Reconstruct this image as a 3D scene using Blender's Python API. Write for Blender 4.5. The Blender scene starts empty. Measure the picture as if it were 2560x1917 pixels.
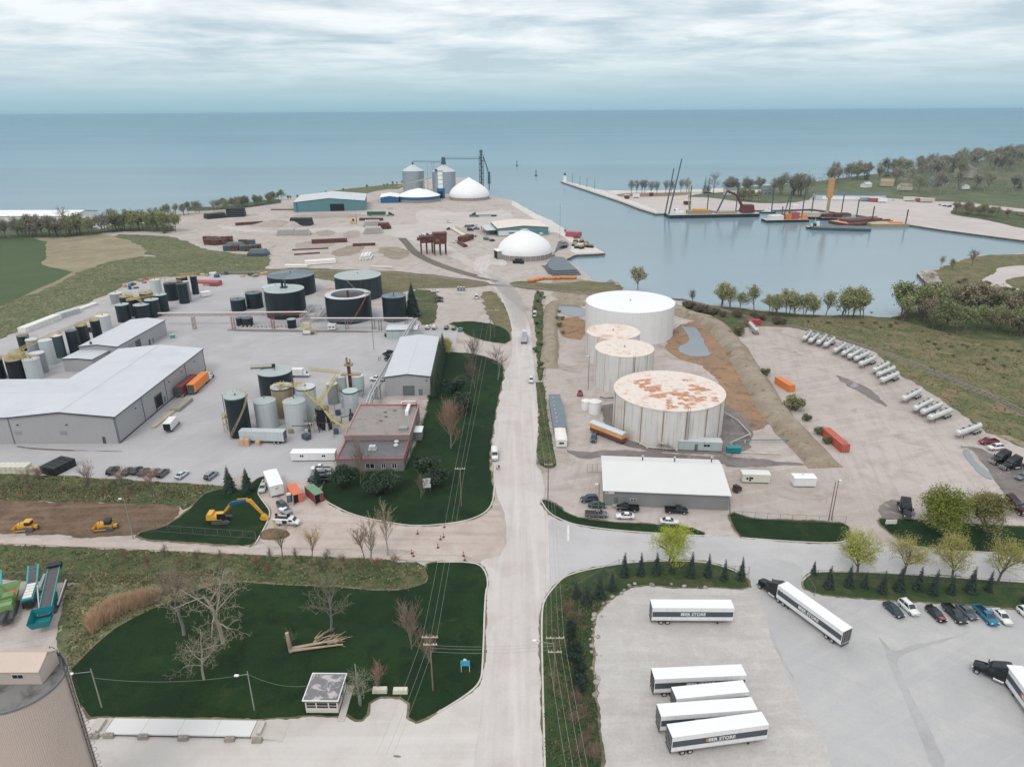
import bpy,math,random
from mathutils import Vector,Matrix,noise
from mathutils.geometry import tessellate_polygon
SC=bpy.context.scene
COL=SC.collection
RD=math.radians
# camera
CAM_H=95.0
cd=bpy.data.cameras.new('camera');cam=bpy.data.objects.new('camera',cd);COL.objects.link(cam)
cd.sensor_width=36.0;cd.lens=36.0*1740/2560;cd.clip_start=1.0;cd.clip_end=200000
PITCH=math.atan(679.5/1740)
cam.location=(0,0,CAM_H)
cam.rotation_euler=(Matrix.Rotation(RD(90)-PITCH,3,'X')@Matrix.Rotation(-0.00625,3,'Z')).to_euler()
SC.camera=cam
# sky, sun, exposure
SUN_EL,SUN_AZ=RD(52),RD(205)
wd=bpy.data.worlds.new('World');SC.world=wd;wd.use_nodes=True
nt=wd.node_tree;nt.nodes.clear()
def nd(t,typ,**kw):
 n=t.nodes.new(typ)
 for k,v in kw.items():
  if k.startswith('i_'):
   n.inputs[int(k[2:])if k[2:].isdigit()else k[2:].replace('_',' ')].default_value=v
  else:setattr(n,k,v)
 return n
def lk(t,a,b):t.links.new(a,b)
def mth(t,op,a,b=None,clamp=False):
 n=t.nodes.new('ShaderNodeMath');n.operation=op;n.use_clamp=clamp
 for i,x in enumerate((a,b)):
  if x is None:continue
  if isinstance(x,(int,float)):n.inputs[i].default_value=x
  else:t.links.new(x,n.inputs[i])
 return n.outputs[0]
def ramp(t,fac,stops,interp='LINEAR'):
 n=t.nodes.new('ShaderNodeValToRGB');e=n.color_ramp.elements;n.color_ramp.interpolation=interp
 while len(e)<len(stops):e.new(0.5)
 for i,(p,c)in enumerate(stops):
  e[i].position=p
  e[i].color=(c,c,c,1)if isinstance(c,(int,float))else(*c[:3],1)
 t.links.new(fac,n.inputs[0]);return n.outputs[0]
def mix(t,fac,a,b,mode='MIX'):
 n=t.nodes.new('ShaderNodeMix');n.data_type='RGBA';n.blend_type=mode
 for sock,x in((n.inputs[0],fac),(n.inputs[6],a),(n.inputs[7],b)):
  if isinstance(x,(int,float)):sock.default_value=x if sock==n.inputs[0]else(x,x,x,1)
  elif isinstance(x,(tuple,list)):sock.default_value=(*x[:3],1)
  else:t.links.new(x,sock)
 return n.outputs[2]
def nz(t,vec,scale,detail=4,rough=0.55,dist=0.0):
 n=nd(t,'ShaderNodeTexNoise');n.inputs['Scale'].default_value=scale;n.inputs['Detail'].default_value=detail
 n.inputs['Roughness'].default_value=rough;n.inputs['Distortion'].default_value=dist
 t.links.new(vec,n.inputs['Vector']);return n.outputs['Fac']
tc=nd(nt,'ShaderNodeTexCoord');sep=nd(nt,'ShaderNodeSeparateXYZ');lk(nt,tc.outputs['Generated'],sep.inputs[0])
zc=mth(nt,'MAXIMUM',sep.outputs[2],0.0)
den=mth(nt,'ADD',zc,0.075)
cmb=nd(nt,'ShaderNodeCombineXYZ')
lk(nt,mth(nt,'DIVIDE',sep.outputs[0],den),cmb.inputs[0]);lk(nt,mth(nt,'DIVIDE',sep.outputs[1],den),cmb.inputs[1])
warp=nd(nt,'ShaderNodeVectorMath',operation='MULTIPLY');lk(nt,cmb.outputs[0],warp.inputs[0]);warp.inputs[1].default_value=(0.85,1.0,1.0)
c1=nz(nt,warp.outputs[0],0.75,8,0.6,0.4)
c2=nz(nt,warp.outputs[0],2.2,5,0.6,0.3)
cl=mth(nt,'ADD',mth(nt,'MULTIPLY',c1,0.75),mth(nt,'MULTIPLY',c2,0.25))
grad=ramp(nt,zc,[(0.0,(0.30,0.49,0.60)),(0.018,(0.37,0.54,0.635)),(0.045,(0.52,0.645,0.70)),(0.08,(0.645,0.725,0.765)),(0.14,(0.71,0.765,0.795)),(0.4,(0.95,0.98,1.0)),(1.0,(1.12,1.12,1.1))])
gap=mix(nt,0.6,grad,(0.38,0.53,0.625))
bright=mix(nt,1.0,grad,(1.3,1.24,1.21),'MULTIPLY')
cm=ramp(nt,cl,[(0.40,0.0),(0.49,0.5),(0.58,1.0)])
cloud=mix(nt,cm,gap,bright)
low=ramp(nt,zc,[(0.0,0.0),(0.035,0.35),(0.075,1.0)])
cloud=mix(nt,low,grad,cloud)
sk=nd(nt,'ShaderNodeTexSky');sk.sky_type='NISHITA';sk.sun_disc=False;sk.sun_elevation=SUN_EL;sk.sun_rotation=SUN_AZ
c10=mix(nt,1.0,cloud,(10,10,10),'MULTIPLY')
tot=mix(nt,0.94,sk.outputs[0],c10)
bg=nd(nt,'ShaderNodeBackground');bg.inputs[1].default_value=0.1;lk(nt,tot,bg.inputs[0])
wo=nd(nt,'ShaderNodeOutputWorld');lk(nt,bg.outputs[0],wo.inputs[0])
sd=bpy.data.lights.new('sun','SUN');sd.energy=1.1;sd.angle=RD(22);sd.color=(1.0,0.965,0.92)
sun=bpy.data.objects.new('sun',sd);COL.objects.link(sun)
sdir=Vector((math.sin(SUN_AZ)*math.cos(SUN_EL),math.cos(SUN_AZ)*math.cos(SUN_EL),math.sin(SUN_EL)))
sun.rotation_euler=sdir.to_track_quat('Z','Y').to_euler();sun.location=(0,0,300)
VS=SC.view_settings;VS.view_transform='Standard';VS.look='None';VS.exposure=0.12;VS.gamma=1.0;VS.use_curve_mapping=False
SC.cycles.use_denoising=True;SC.cycles.max_bounces=6;SC.cycles.diffuse_bounces=2;SC.cycles.glossy_bounces=2
SC.cycles.transparent_max_bounces=4;SC.cycles.caustics_reflective=False;SC.cycles.caustics_refractive=False
# materials
MATS={}
def s2l(c):return tuple((x/255/12.92)if x<=10 else((x/255+0.055)/1.055)**2.4 for x in c)
def pbr(name,col,rough=0.6,metal=0.0,var=0.12,vs=0.8,streak=None,spot=None,objcol=False,bump=0.0,emit=None):
 """col linear RGB; var = tone noise; streak=(colour, amount) dirt running down; spot=(colour, scale, lo, hi)"""
 m=bpy.data.materials.new(name);m.use_nodes=True;t=m.node_tree
 b=t.nodes['Principled BSDF'];b.inputs['Roughness'].default_value=rough;b.inputs['Metallic'].default_value=metal
 tcn=nd(t,'ShaderNodeTexCoord');oi=nd(t,'ShaderNodeObjectInfo')
 off=nd(t,'ShaderNodeVectorMath',operation='ADD');lk(t,tcn.outputs['Object'],off.inputs[0])
 sc=nd(t,'ShaderNodeVectorMath',operation='SCALE');sc.inputs[0].default_value=(37,51,13);lk(t,oi.outputs['Random'],sc.inputs[3]);lk(t,sc.outputs[0],off.inputs[1])
 v=off.outputs[0]
 if objcol:base=oi.outputs['Color']
 else:
  rgb=nd(t,'ShaderNodeRGB');rgb.outputs[0].default_value=(*col,1);base=rgb.outputs[0]
 if var:
  n=nz(t,v,vs,5,0.6)
  f=ramp(t,n,[(0.3,1-var),(0.7,1+var)])
  base=mix(t,1.0,base,f,'MULTIPLY')
 if streak:
  mp=nd(t,'ShaderNodeMapping');mp.inputs['Scale'].default_value=(1.3,1.3,0.05);lk(t,v,mp.inputs[0])
  n=nz(t,mp.outputs[0],1.1,6,0.65)
  base=mix(t,mth(t,'MULTIPLY',ramp(t,n,[(0.5,0.0),(0.72,1.0)]),streak[1]),base,streak[0])
 if spot:
  n=nz(t,v,spot[1],6,0.62,0.6)
  base=mix(t,ramp(t,n,[(spot[2],0.0),(spot[3],1.0)]),base,spot[0])
 lk(t,base,b.inputs['Base Color'])
 if bump:
  n=nz(t,v,vs*6,4,0.6);bn=nd(t,'ShaderNodeBump');bn.inputs['Strength'].default_value=bump;bn.inputs['Distance'].default_value=0.08
  lk(t,n,bn.inputs['Height']);lk(t,bn.outputs[0],b.inputs['Normal'])
 MATS[name]=m;return m
def gmat(name,cols,big=0.02,mid=0.16,fine=2.4,rough=0.95,tracks=None,patch=None,clump=None,bump=0.25,con=0.14):
 """ground: cols = (main, other, third) linear; tracks=(angle, amount, colour); patch=(colour, scale, lo, hi); clump=(colour, scale, lo, hi)"""
 m=bpy.data.materials.new(name);m.use_nodes=True;t=m.node_tree
 b=t.nodes['Principled BSDF'];b.inputs['Roughness'].default_value=rough;b.inputs['Specular IOR Level'].default_value=0.15
 ge=nd(t,'ShaderNodeNewGeometry');v=ge.outputs['Position']
 n1=nz(t,v,big,5,0.6,0.5);n2=nz(t,v,mid,6,0.62,0.4);n3=nz(t,v,fine,5,0.65)
 base=mix(t,ramp(t,n1,[(0.38,0.0),(0.62,1.0)]),cols[0],cols[1])
 base=mix(t,ramp(t,n2,[(0.46,0.0),(0.66,0.85)]),base,cols[2])
 if patch:
  n=nz(t,v,patch[1],6,0.62,0.8);base=mix(t,ramp(t,n,[(patch[2],0.0),(patch[3],1.0)]),base,patch[0])
 if tracks:
  for k,(ang,amt,colr)in enumerate(tracks):
   vr=nd(t,'ShaderNodeVectorRotate',rotation_type='Z_AXIS');vr.inputs['Angle'].default_value=-RD(ang);lk(t,v,vr.inputs[0])
   mp=nd(t,'ShaderNodeMapping');mp.inputs['Scale'].default_value=(0.018,0.5,1);mp.inputs['Location'].default_value=(k*31,k*17,0)
   lk(t,vr.outputs[0],mp.inputs[0]);n=nz(t,mp.outputs[0],1.0,5,0.62,0.25)
   base=mix(t,mth(t,'MULTIPLY',ramp(t,n,[(0.5,0.0),(0.68,1.0)]),amt),base,colr)
 if clump:
  for(colr,scl,lo,hi)in clump:
   n=nz(t,v,scl,5,0.68,0.7);base=mix(t,ramp(t,n,[(lo,0.0),(hi,1.0)]),base,colr)
 f=ramp(t,n3,[(0.25,1-con),(0.75,1+con)])
 base=mix(t,1.0,base,f,'MULTIPLY')
 lk(t,base,b.inputs['Base Color'])
 if bump:
  bn=nd(t,'ShaderNodeBump');bn.inputs['Strength'].default_value=bump;bn.inputs['Distance'].default_value=0.25
  lk(t,n3,bn.inputs['Height']);lk(t,bn.outputs[0],b.inputs['Normal'])
 MATS[name]=m;return m
def M(n):return MATS[n]
# mesh builder
class MB:
 def __init__(s,T=None):s.v=[];s.f=[];s.k=[];s.s=[];s.mats=[];s.T=T
 def add(s,vs,fs,m,smooth=False):
  o=len(s.v)
  if s.T is not None:vs=[s.T@Vector(p)for p in vs]
  s.v.extend(tuple(p)for p in vs)
  if m not in s.mats:s.mats.append(m)
  k=s.mats.index(m)
  for f in fs:
   s.f.append(tuple(i+o for i in f));s.k.append(k);s.s.append(smooth)
  return s
 def box(s,x0,x1,y0,y1,z0,z1,m,tx=0,ty=0):
  a,b=min(x0,x1),max(x0,x1);c,d=min(y0,y1),max(y0,y1)
  vs=[(a,c,z0),(b,c,z0),(b,d,z0),(a,d,z0),(a+tx,c+ty,z1),(b-tx,c+ty,z1),(b-tx,d-ty,z1),(a+tx,d-ty,z1)]
  return s.add(vs,[(3,2,1,0),(4,5,6,7),(0,1,5,4),(1,2,6,5),(2,3,7,6),(3,0,4,7)],m)
 def prism(s,poly,z0,z1,m):
  n=len(poly);vs=[(p[0],p[1],z0)for p in poly]+[(p[0],p[1],z1)for p in poly]
  fs=[(i,(i+1)%n,n+(i+1)%n,n+i)for i in range(n)]+[tuple(range(n,2*n)),tuple(range(n-1,-1,-1))]
  return s.add(vs,fs,m)
 def extx(s,poly,x0,x1,m):       # profile in (y,z), run along x
  n=len(poly);vs=[(x0,p[0],p[1])for p in poly]+[(x1,p[0],p[1])for p in poly]
  fs=[(i,(i+1)%n,n+(i+1)%n,n+i)for i in range(n)]+[tuple(range(n,2*n)),tuple(range(n-1,-1,-1))]
  return s.add(vs,fs,m)
 def exty(s,poly,y0,y1,m):       # profile in (x,z), run along y
  n=len(poly);vs=[(p[0],y0,p[1])for p in poly]+[(p[0],y1,p[1])for p in poly]
  fs=[(n+i,n+(i+1)%n,(i+1)%n,i)for i in range(n)]+[tuple(range(n-1,-1,-1))[::-1],tuple(range(n,2*n))[::-1]]
  return s.add(vs,fs,m)
 def tube(s,p,q,r,r2=None,n=6,m=None,smooth=True,caps=True):
  p,q=Vector(p),Vector(q);d=q-p
  if d.length<1e-6:return s
  d.normalize();a=d.orthogonal().normalized();b=d.cross(a);r2=r if r2 is None else r2
  vs=[]
  for c,rr in((p,r),(q,r2)):
   for i in range(n):
    t=2*math.pi*i/n;vs.append(c+a*(rr*math.cos(t))+b*(rr*math.sin(t)))
  fs=[(i,(i+1)%n,n+(i+1)%n,n+i)for i in range(n)]
  s.add(vs,fs,m,smooth)
  if caps:s.add(vs,[tuple(range(n-1,-1,-1)),tuple(range(n,2*n))],m)
  return s
 def path(s,pts,r,m,n=5):
  for a,b in zip(pts,pts[1:]):s.tube(a,b,r,r,n,m)
  return s
 def lathe(s,prof,m,n=32,c=(0,0,0),smooth=True,axis='z',a0=0,a1=None):
  full=a1 is None;a1=2*math.pi if full else a1
  N=n if full else n+1;vs=[]
  for(r,z)in prof:
   for i in range(N):
    t=a0+(a1-a0)*i/n;x,y=r*math.cos(t),r*math.sin(t)
    vs.append((c[0]+x,c[1]+y,c[2]+z)if axis=='z' else((c[0]+z,c[1]+x,c[2]+y)if axis=='x' else(c[0]+y,c[1]+z,c[2]+x)))
  fs=[]
  for j in range(len(prof)-1):
   for i in range(n):
    k=(i+1)%N;fs.append((j*N+i,j*N+k,(j+1)*N+k,(j+1)*N+i))
  return s.add(vs,fs,m,smooth)
 def quad(s,a,b,c,d,m):return s.add([a,b,c,d],[(0,1,2,3)],m)
 def mesh(s,name):
  me=bpy.data.meshes.new(name);me.from_pydata(s.v,[],s.f)
  for m in s.mats:me.materials.append(m)
  me.polygons.foreach_set('material_index',s.k);me.polygons.foreach_set('use_smooth',s.s);me.update();return me
 def build(s,name,parent=None,loc=None,rz=0):
  o=bpy.data.objects.new(name,s.mesh(name));COL.objects.link(o)
  if parent is not None:o.parent=parent
  if loc is not None:o.location=loc
  if rz:o.rotation_euler=(0,0,rz)
  return o
def tag(o,label=None,cat=None,group=None,kind=None):
 for k,v in(('label',label),('category',cat),('group',group),('kind',kind)):
  if v:o[k]=v
 return o
def thing(name,label,cat,loc=(0,0,0),rz=0,group=None):
 o=bpy.data.objects.new(name,None);COL.objects.link(o);o.empty_display_size=0.5
 o.location=(loc[0],loc[1],loc[2]if len(loc)>2 else 0);o.rotation_euler=(0,0,rz)
 return tag(o,label,cat,group)
KIDS={}
def dup(root,loc,rz=0,label=None,group=None,scale=1.0,color=None,sz=None):
 r=root.copy();COL.objects.link(r);r.location=(loc[0],loc[1],loc[2]if len(loc)>2 else 0);r.rotation_euler=(0,0,rz)
 r.scale=(scale,scale,scale if sz is None else sz)
 if label:r['label']=label
 if group:r['group']=group
 def rec(a,b):
  for ch in KIDS.get(a.name)or[c for c in a.children]:
   c=ch.copy();COL.objects.link(c);c.parent=b
   if color is not None:c.color=(*color,1)
   rec(ch,c)
 rec(root,r);return r
FIRST=set()
def place(root,loc,rz=0,label=None,group=None,scale=1.0,color=None,sz=None):
 """the first time a prototype is used it is moved itself, later it is copied"""
 if root.name in FIRST:return dup(root,loc,rz,label,group,scale,color,sz)
 FIRST.add(root.name);root.location=(loc[0],loc[1],loc[2]if len(loc)>2 else 0);root.rotation_euler=(0,0,rz)
 root.scale=(scale,scale,scale if sz is None else sz)
 if label:root['label']=label
 if group:root['group']=group
 def rec(a):
  for c in a.children:
   if color is not None:c.color=(*color,1)
   rec(c)
 rec(root);return root
def chaikin(p,it,closed=True):
 for _ in range(it):
  q=[];n=len(p)
  for i in range(n if closed else n-1):
   a,b=p[i],p[(i+1)%n]
   q+=[(a[0]*.75+b[0]*.25,a[1]*.75+b[1]*.25),(a[0]*.25+b[0]*.75,a[1]*.25+b[1]*.75)]
  if not closed:q=[p[0]]+q+[p[-1]]
  p=q
 return p
def sheet(name,pts,m,z,amp=0.5,smooth=1,skirt=0.0,skm=None,step=None,kind='structure'):
 """a flat piece of ground with an uneven edge"""
 p=chaikin([(a[0],a[1])for a in pts],smooth)if smooth else[(a[0],a[1])for a in pts]
 q=[];n=len(p)
 for i in range(n):
  a,b=Vector(p[i]),Vector(p[(i+1)%n]);d=(b-a).length;far=max(1.0,(a.length+b.length)/2/150)
  st=(step or 0.9)*far;k=max(1,min(60,int(d/st)))if amp else 1
  nrm=Vector((-(b-a).y,(b-a).x)).normalized()if d>1e-6 else Vector((0,0))
  for j in range(k):
   c=a.lerp(b,j/k)
   if amp:
    e=noise.noise((c.x*.25/far,c.y*.25/far,z*9))*1.0+noise.noise((c.x*1.1/far,c.y*1.1/far,3.3))*.6
    c=c+nrm*e*amp*far
   q.append((c.x,c.y))
 if m.name in('lawn','lawn_worn')and not name.endswith('_edge'):
  ar=sum(p[i][0]*p[(i+1)%n][1]-p[(i+1)%n][0]*p[i][1]for i in range(n));g_=.45 if ar>0 else-.45;P2=[]
  for i in range(n):
   d=Vector((p[(i+1)%n][0]-p[i-1][0],p[(i+1)%n][1]-p[i-1][1]));d=d.normalized()if d.length>1e-6 else d;P2.append((p[i][0]+d.y*g_,p[i][1]-d.x*g_))
  sheet(name+'_edge',P2,MATS['worn_edge'],z-.012,amp=.55,smooth=0,step=.6)
 tris=tessellate_polygon([[Vector((a,b,0))for a,b in q]])
 mb=MB();vs=[(a,b,z)for a,b in q]
 up=[]
 for t in tris:
  A,B,C_=(Vector(vs[i])for i in t)
  up.append(tuple(t)if(B-A).cross(C_-A).z>0 else(t[0],t[2],t[1]))
 mb.add(vs,up,m)
 if skirt:
  N=len(q);mb.add(vs+[(a,b,z-skirt)for a,b in q],[(i,(i+1)%N,N+(i+1)%N,N+i)for i in range(N)],skm or m)
 return tag(mb.build(name),kind=kind)
def text_mesh(txt,size,m,bold=0.02):
 cu=bpy.data.curves.new('lettering','FONT');cu.body=txt;cu.size=size;cu.extrude=0.004;cu.offset=bold*size;cu.resolution_u=2
 cu.align_x='CENTER';cu.align_y='CENTER'
 o=bpy.data.objects.new('lettering',cu);COL.objects.link(o)
 dg=bpy.context.evaluated_depsgraph_get();me=bpy.data.meshes.new_from_object(o.evaluated_get(dg))
 bpy.data.objects.remove(o);me.materials.clear();me.materials.append(m);return me
# ground materials
def A(r,g,b,e=1.22):return tuple(x/e for x in s2l((r,g,b)))
gmat('gravel',(A(196,186,181),A(186,175,169),A(176,163,156)),tracks=[(20,.35,A(212,203,198)),(75,.3,A(160,148,140))],patch=(A(150,138,128),.045,.58,.72))
gmat('yard_asphalt',(A(186,184,186),A(178,176,179),A(192,189,190)),big=.012,mid=.07,tracks=[(3,.25,A(170,167,170)),(62,.2,A(200,197,197))],patch=(A(160,157,158),.03,.62,.78),bump=.1,con=.05)
gmat('road_dust',(A(205,197,194),A(211,204,202),A(196,186,182)),big=.03,mid=.12,tracks=[(90,.55,A(222,217,216)),(88,.35,A(186,178,176))],bump=.08,con=.05)
gmat('street_asphalt',(A(193,191,193),A(199,197,198),A(186,183,184)),big=.02,mid=.08,tracks=[(2,.3,A(203,200,200))],bump=.08,con=.05)
gmat('lot_surface',(A(190,189,190),A(182,181,182),A(198,196,195)),big=.02,mid=.09,tracks=[(28,.4,A(203,201,200)),(-35,.25,A(172,170,171))],bump=.12,con=.06)
gmat('lot_gravel',(A(197,193,190),A(188,183,181),A(205,201,197)),big=.05,mid=.3,tracks=[(5,.5,A(212,208,204)),(-4,.4,A(176,170,167))],bump=.3,con=.1)
gmat('drive_concrete',(A(214,209,205),A(207,201,197),A(200,193,188)),big=.03,mid=.15,tracks=[(0,.4,A(222,219,216))],bump=.08,con=.04)
gmat('lawn',(A(31,51,30),A(42,64,34),A(27,44,29)),big=.03,mid=.2,fine=3,clump=[(A(66,78,46),.09,.6,.8),(A(92,92,60),.5,.68,.8)],bump=.4,con=.25)
gmat('lawn_worn',(A(54,74,46),A(62,80,50),A(88,92,62)),big=.04,mid=.25,fine=3,clump=[(A(104,98,72),.12,.56,.72)],bump=.4,con=.25)
gmat('field',(A(84,98,68),A(88,102,71),A(80,94,66)),big=.01,mid=.04,bump=.05,con=.05)
gmat('dry_grass',(A(150,139,116),A(160,150,124),A(138,124,103)),big=.02,mid=.07,fine=.9,tracks=[(8,.4,A(172,164,136))],clump=[(A(112,112,80),.05,.58,.74)],bump=.5,con=.2)
gmat('weeds',(A(114,116,84),A(98,106,74),A(140,128,102)),big=.03,mid=.13,fine=1.1,clump=[(A(70,88,58),.45,.5,.6),(A(184,178,140),.6,.6,.68),(A(112,94,74),.22,.58,.7)],bump=.7,con=.3)
gmat('weeds_green',(A(90,98,66),A(78,90,60),A(116,110,82)),big=.03,mid=.13,fine=1.1,clump=[(A(58,78,48),.4,.5,.62),(A(150,142,108),.5,.62,.72),(A(116,92,74),.12,.58,.7)],bump=.7,con=.3)
gmat('rail_weeds',(A(124,116,90),A(112,108,82),A(142,130,106)),big=.03,mid=.1,fine=.8,tracks=[(2,.5,A(96,90,72))],clump=[(A(92,98,66),.2,.52,.64)],bump=.5,con=.25)
gmat('brown_soil',(A(116,96,80),A(132,112,94),A(98,78,66)),big=.05,mid=.2,fine=1.6,tracks=[(3,.6,A(148,126,104)),(5,.5,A(84,66,56))],clump=[(A(92,90,62),.1,.62,.74)],bump=.8,con=.25)
gmat('rust_soil',(A(160,130,106),A(148,126,108),A(174,136,104)),big=.04,mid=.12,fine=1.3,clump=[(A(122,106,88),.2,.52,.64),(A(136,124,92),.35,.6,.7)],bump=.5,con=.2)
gmat('berm_soil',(A(160,148,132),A(150,136,120),A(172,160,144)),big=.04,mid=.15,fine=1.5,clump=[(A(120,108,84),.25,.56,.68)],bump=.5,con=.18)
gmat('path_gravel',(A(196,182,174),A(202,190,182),A(184,168,158)),big=.04,mid=.2,bump=.3,con=.1,tracks=[(-2,.4,A(166,148,138))])
gmat('mud',(A(128,120,118),A(140,131,128),A(112,104,102)),big=.05,mid=.2,rough=.6,clump=[(A(188,178,174),.16,.6,.72)],bump=.3,con=.14)
gmat('coal_ground',(A(112,112,116),A(124,122,124),A(98,98,104)),mid=.2,con=.12)
gmat('pier_concrete',(A(214,210,206),A(222,218,214),A(200,194,190)),mid=.2,con=.06)
gmat('rubble',(A(176,168,160),A(152,142,134),A(196,190,184)),big=.1,mid=.4,fine=2,clump=[(A(84,82,70),.6,.56,.66)],bump=1.0,con=.3)
gmat('ballast',(A(128,120,110),A(116,108,98),A(140,130,118)),mid=.4,con=.2)
gmat('gravel_dark',(A(172,160,152),A(160,147,139),A(182,171,164)),con=.12)
gmat('far_gravel',(A(202,194,190),A(195,186,182),A(208,200,196)),big=.02,mid=.06,con=.05,tracks=[(-8,.3,A(186,177,172))])
gmat('hill_grass',(A(104,112,86),A(94,102,78),A(124,122,100)),big=.01,mid=.05,fine=.4,con=.15)
pbr('quay_side',A(96,94,92),.9,var=.3,vs=.3)
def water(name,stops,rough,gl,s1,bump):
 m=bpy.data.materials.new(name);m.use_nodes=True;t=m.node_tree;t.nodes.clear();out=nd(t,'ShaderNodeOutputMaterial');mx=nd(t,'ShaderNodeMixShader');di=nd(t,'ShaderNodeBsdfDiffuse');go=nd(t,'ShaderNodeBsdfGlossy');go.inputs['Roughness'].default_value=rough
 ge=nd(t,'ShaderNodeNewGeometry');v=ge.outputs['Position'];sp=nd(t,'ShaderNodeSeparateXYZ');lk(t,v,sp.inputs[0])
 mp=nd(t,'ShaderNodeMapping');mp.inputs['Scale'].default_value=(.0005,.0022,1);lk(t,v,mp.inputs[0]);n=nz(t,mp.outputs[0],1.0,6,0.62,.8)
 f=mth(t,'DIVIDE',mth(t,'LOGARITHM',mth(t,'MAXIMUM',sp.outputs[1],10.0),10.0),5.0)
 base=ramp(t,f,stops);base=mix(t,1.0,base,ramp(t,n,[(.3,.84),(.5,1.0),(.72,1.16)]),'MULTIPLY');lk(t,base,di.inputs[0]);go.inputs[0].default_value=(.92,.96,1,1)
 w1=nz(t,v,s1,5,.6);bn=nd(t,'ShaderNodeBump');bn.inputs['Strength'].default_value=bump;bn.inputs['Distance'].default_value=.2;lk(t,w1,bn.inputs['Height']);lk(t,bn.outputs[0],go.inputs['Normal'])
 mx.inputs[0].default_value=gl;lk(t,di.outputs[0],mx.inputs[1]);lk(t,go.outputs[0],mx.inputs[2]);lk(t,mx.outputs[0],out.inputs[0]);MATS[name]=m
water('lake_water',[(.5,(.2,.265,.3)),(.56,(.185,.262,.3)),(.6,(.172,.27,.315)),(.66,(.152,.262,.318)),(.76,(.125,.24,.305)),(.9,(.085,.2,.28))],.13,.3,.35,.5)  # body colour darkens along y: dimmer reflection of far water painted into it
water('pond_water',[(.4,(.15,.155,.16)),(.6,(.15,.155,.16))],.06,.3,1.2,.05)
gmat('worn_edge',(A(96,96,68),A(128,118,94),A(150,138,120)),big=.06,mid=.4,fine=3,bump=.4,con=.25)
gmat('rough_grass',(A(122,114,86),A(102,106,73),A(142,126,100)),big=.025,mid=.1,fine=.9,clump=[(A(86,98,62),.22,.5,.62),(A(176,164,128),.5,.62,.7),(A(146,114,96),.1,.58,.7)],bump=.5,con=.24)
gmat('asphalt_worn',(A(177,176,177),A(184,183,184),A(170,168,169)),big=.05,mid=.2,con=.06)
# water and land
mb=MB();L=90000
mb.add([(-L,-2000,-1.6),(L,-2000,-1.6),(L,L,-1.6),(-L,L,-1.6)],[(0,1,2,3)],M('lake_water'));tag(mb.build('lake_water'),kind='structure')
land=[(-1200,-60),(900,-60),(1500,300)]+[(438.81,505.13),(388.09,493.37),(361.68,489.89),(340.96,484.23),(323.76,482.61),(309.78,472.85),(299.25,463.22),(278.03,445.3),(268.19,438.49),(259.52,433.49),(252.3,426.94),(249.33,418.91),(244.66,403.51),(244.4,397.6),(245.91,393.17),(243.83,379.38),(240.42,370.33),(231.92,365.48),(211.17,350.38),(195.86,338.37),(187.6,329.64),(182.72,329.54),(178.08,331.72),(167.53,333.71),(163.44,332.27),(145.13,335.25),(130.15,342.1),(107.19,354.5),(92.37,358.62),(87.6,364.87),(77.92,379.7),(65.87,389.48),(61.81,398.1),(57.58,407.07),(49.23,412.56),(47.28,434.62),(38.2,479.38),(46.7,493.83),(67.78,498.84),(61.98,527.58),(53.98,575.43),(45.52,617.34),(37.43,664.55),(25.79,704.76),(15.91,754.62),(1.33,826.07),(-27.18,866.9),(-43.44,987.17),(-59.65,1083.75),(-70.79,1123.99),(-116.17,1127.2),(-158.33,1044.84),(-231.98,944.24),(-260.25,875.04),(-273.19,854.74),(-296.13,832.74),(-302.04,800.37),(-311.92,775.28),(-346.16,730.38),(-356.05,701.41),(-379.44,660.13),(-385.23,656.89),(-417.16,669.03),(-482.03,719.33),(-523.37,728.28),(-658.92,763.1),(-868.12,772.96)]+[(-1600,700)]
sheet('ground',land,M('gravel'),0.0,amp=.5,smooth=0,skirt=3.0,skm=M('quay_side'))
def gs(name,pts,m,z,**k):return sheet(name,pts,M(m),z,**k)
gs('field_margin',[(-480.48,581.19),(-421.43,579.02),(-383.53,580.35),(-364.91,597.14),(-346.53,599.55),(-291.61,557.92),(-257.16,499.4),(-271.96,435.31),(-268.36,354.89),(-268.48,301.26)],'dry_grass',.03,amp=.5)
gs('field',[(-470.6,580.83),(-420.62,577.83),(-381.8,577.56),(-340.92,510.92),(-328.25,493.17),(-321.97,472.8),(-291.88,451.49),(-281.76,445.83),(-271.59,359.63),(-266.01,311.82)],'field',.06,amp=.3)
gs('dry_grass',[(-378.27,571.87),(-367.89,585.49),(-348.15,584.75),(-286.44,547.34),(-259.7,499.48),(-273.63,477.12),(-278.49,460.11),(-275.71,440.54),(-291.88,451.49),(-321.97,472.8),(-328.25,493.17),(-344.2,515.55)],'dry_grass',.09,amp=.8)
gs('weeds',[(-266.01,311.82),(-273.24,362.04),(-270.73,401.17),(-280.47,442.33),(-279.58,462.07),(-276.91,483.3),(-260.55,499.51),(-221.48,489.77),(-178.08,484.26),(-167.14,488.04),(-163.3,466.09),(-162.09,437.27),(-197.76,433.19),(-224.17,427.38),(-232.24,414.99),(-229.5,402.97),(-227.97,373.12),(-231.72,350.57),(-232.27,315.69),(-232.98,303.09),(-234.9,270.92)],'weeds',.12,amp=.8)
gs('weeds',[(-344.8,596.37),(-293.42,591.55),(-269.82,573.44),(-232.22,525.74),(-210.02,511.09),(-182.41,496.98),(-178.08,498.92),(-167.96,488.07),(-172.62,468.22),(-219.72,485.58),(-257.2,490.91),(-288.28,547.4)],'weeds',.15,amp=.8)
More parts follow.
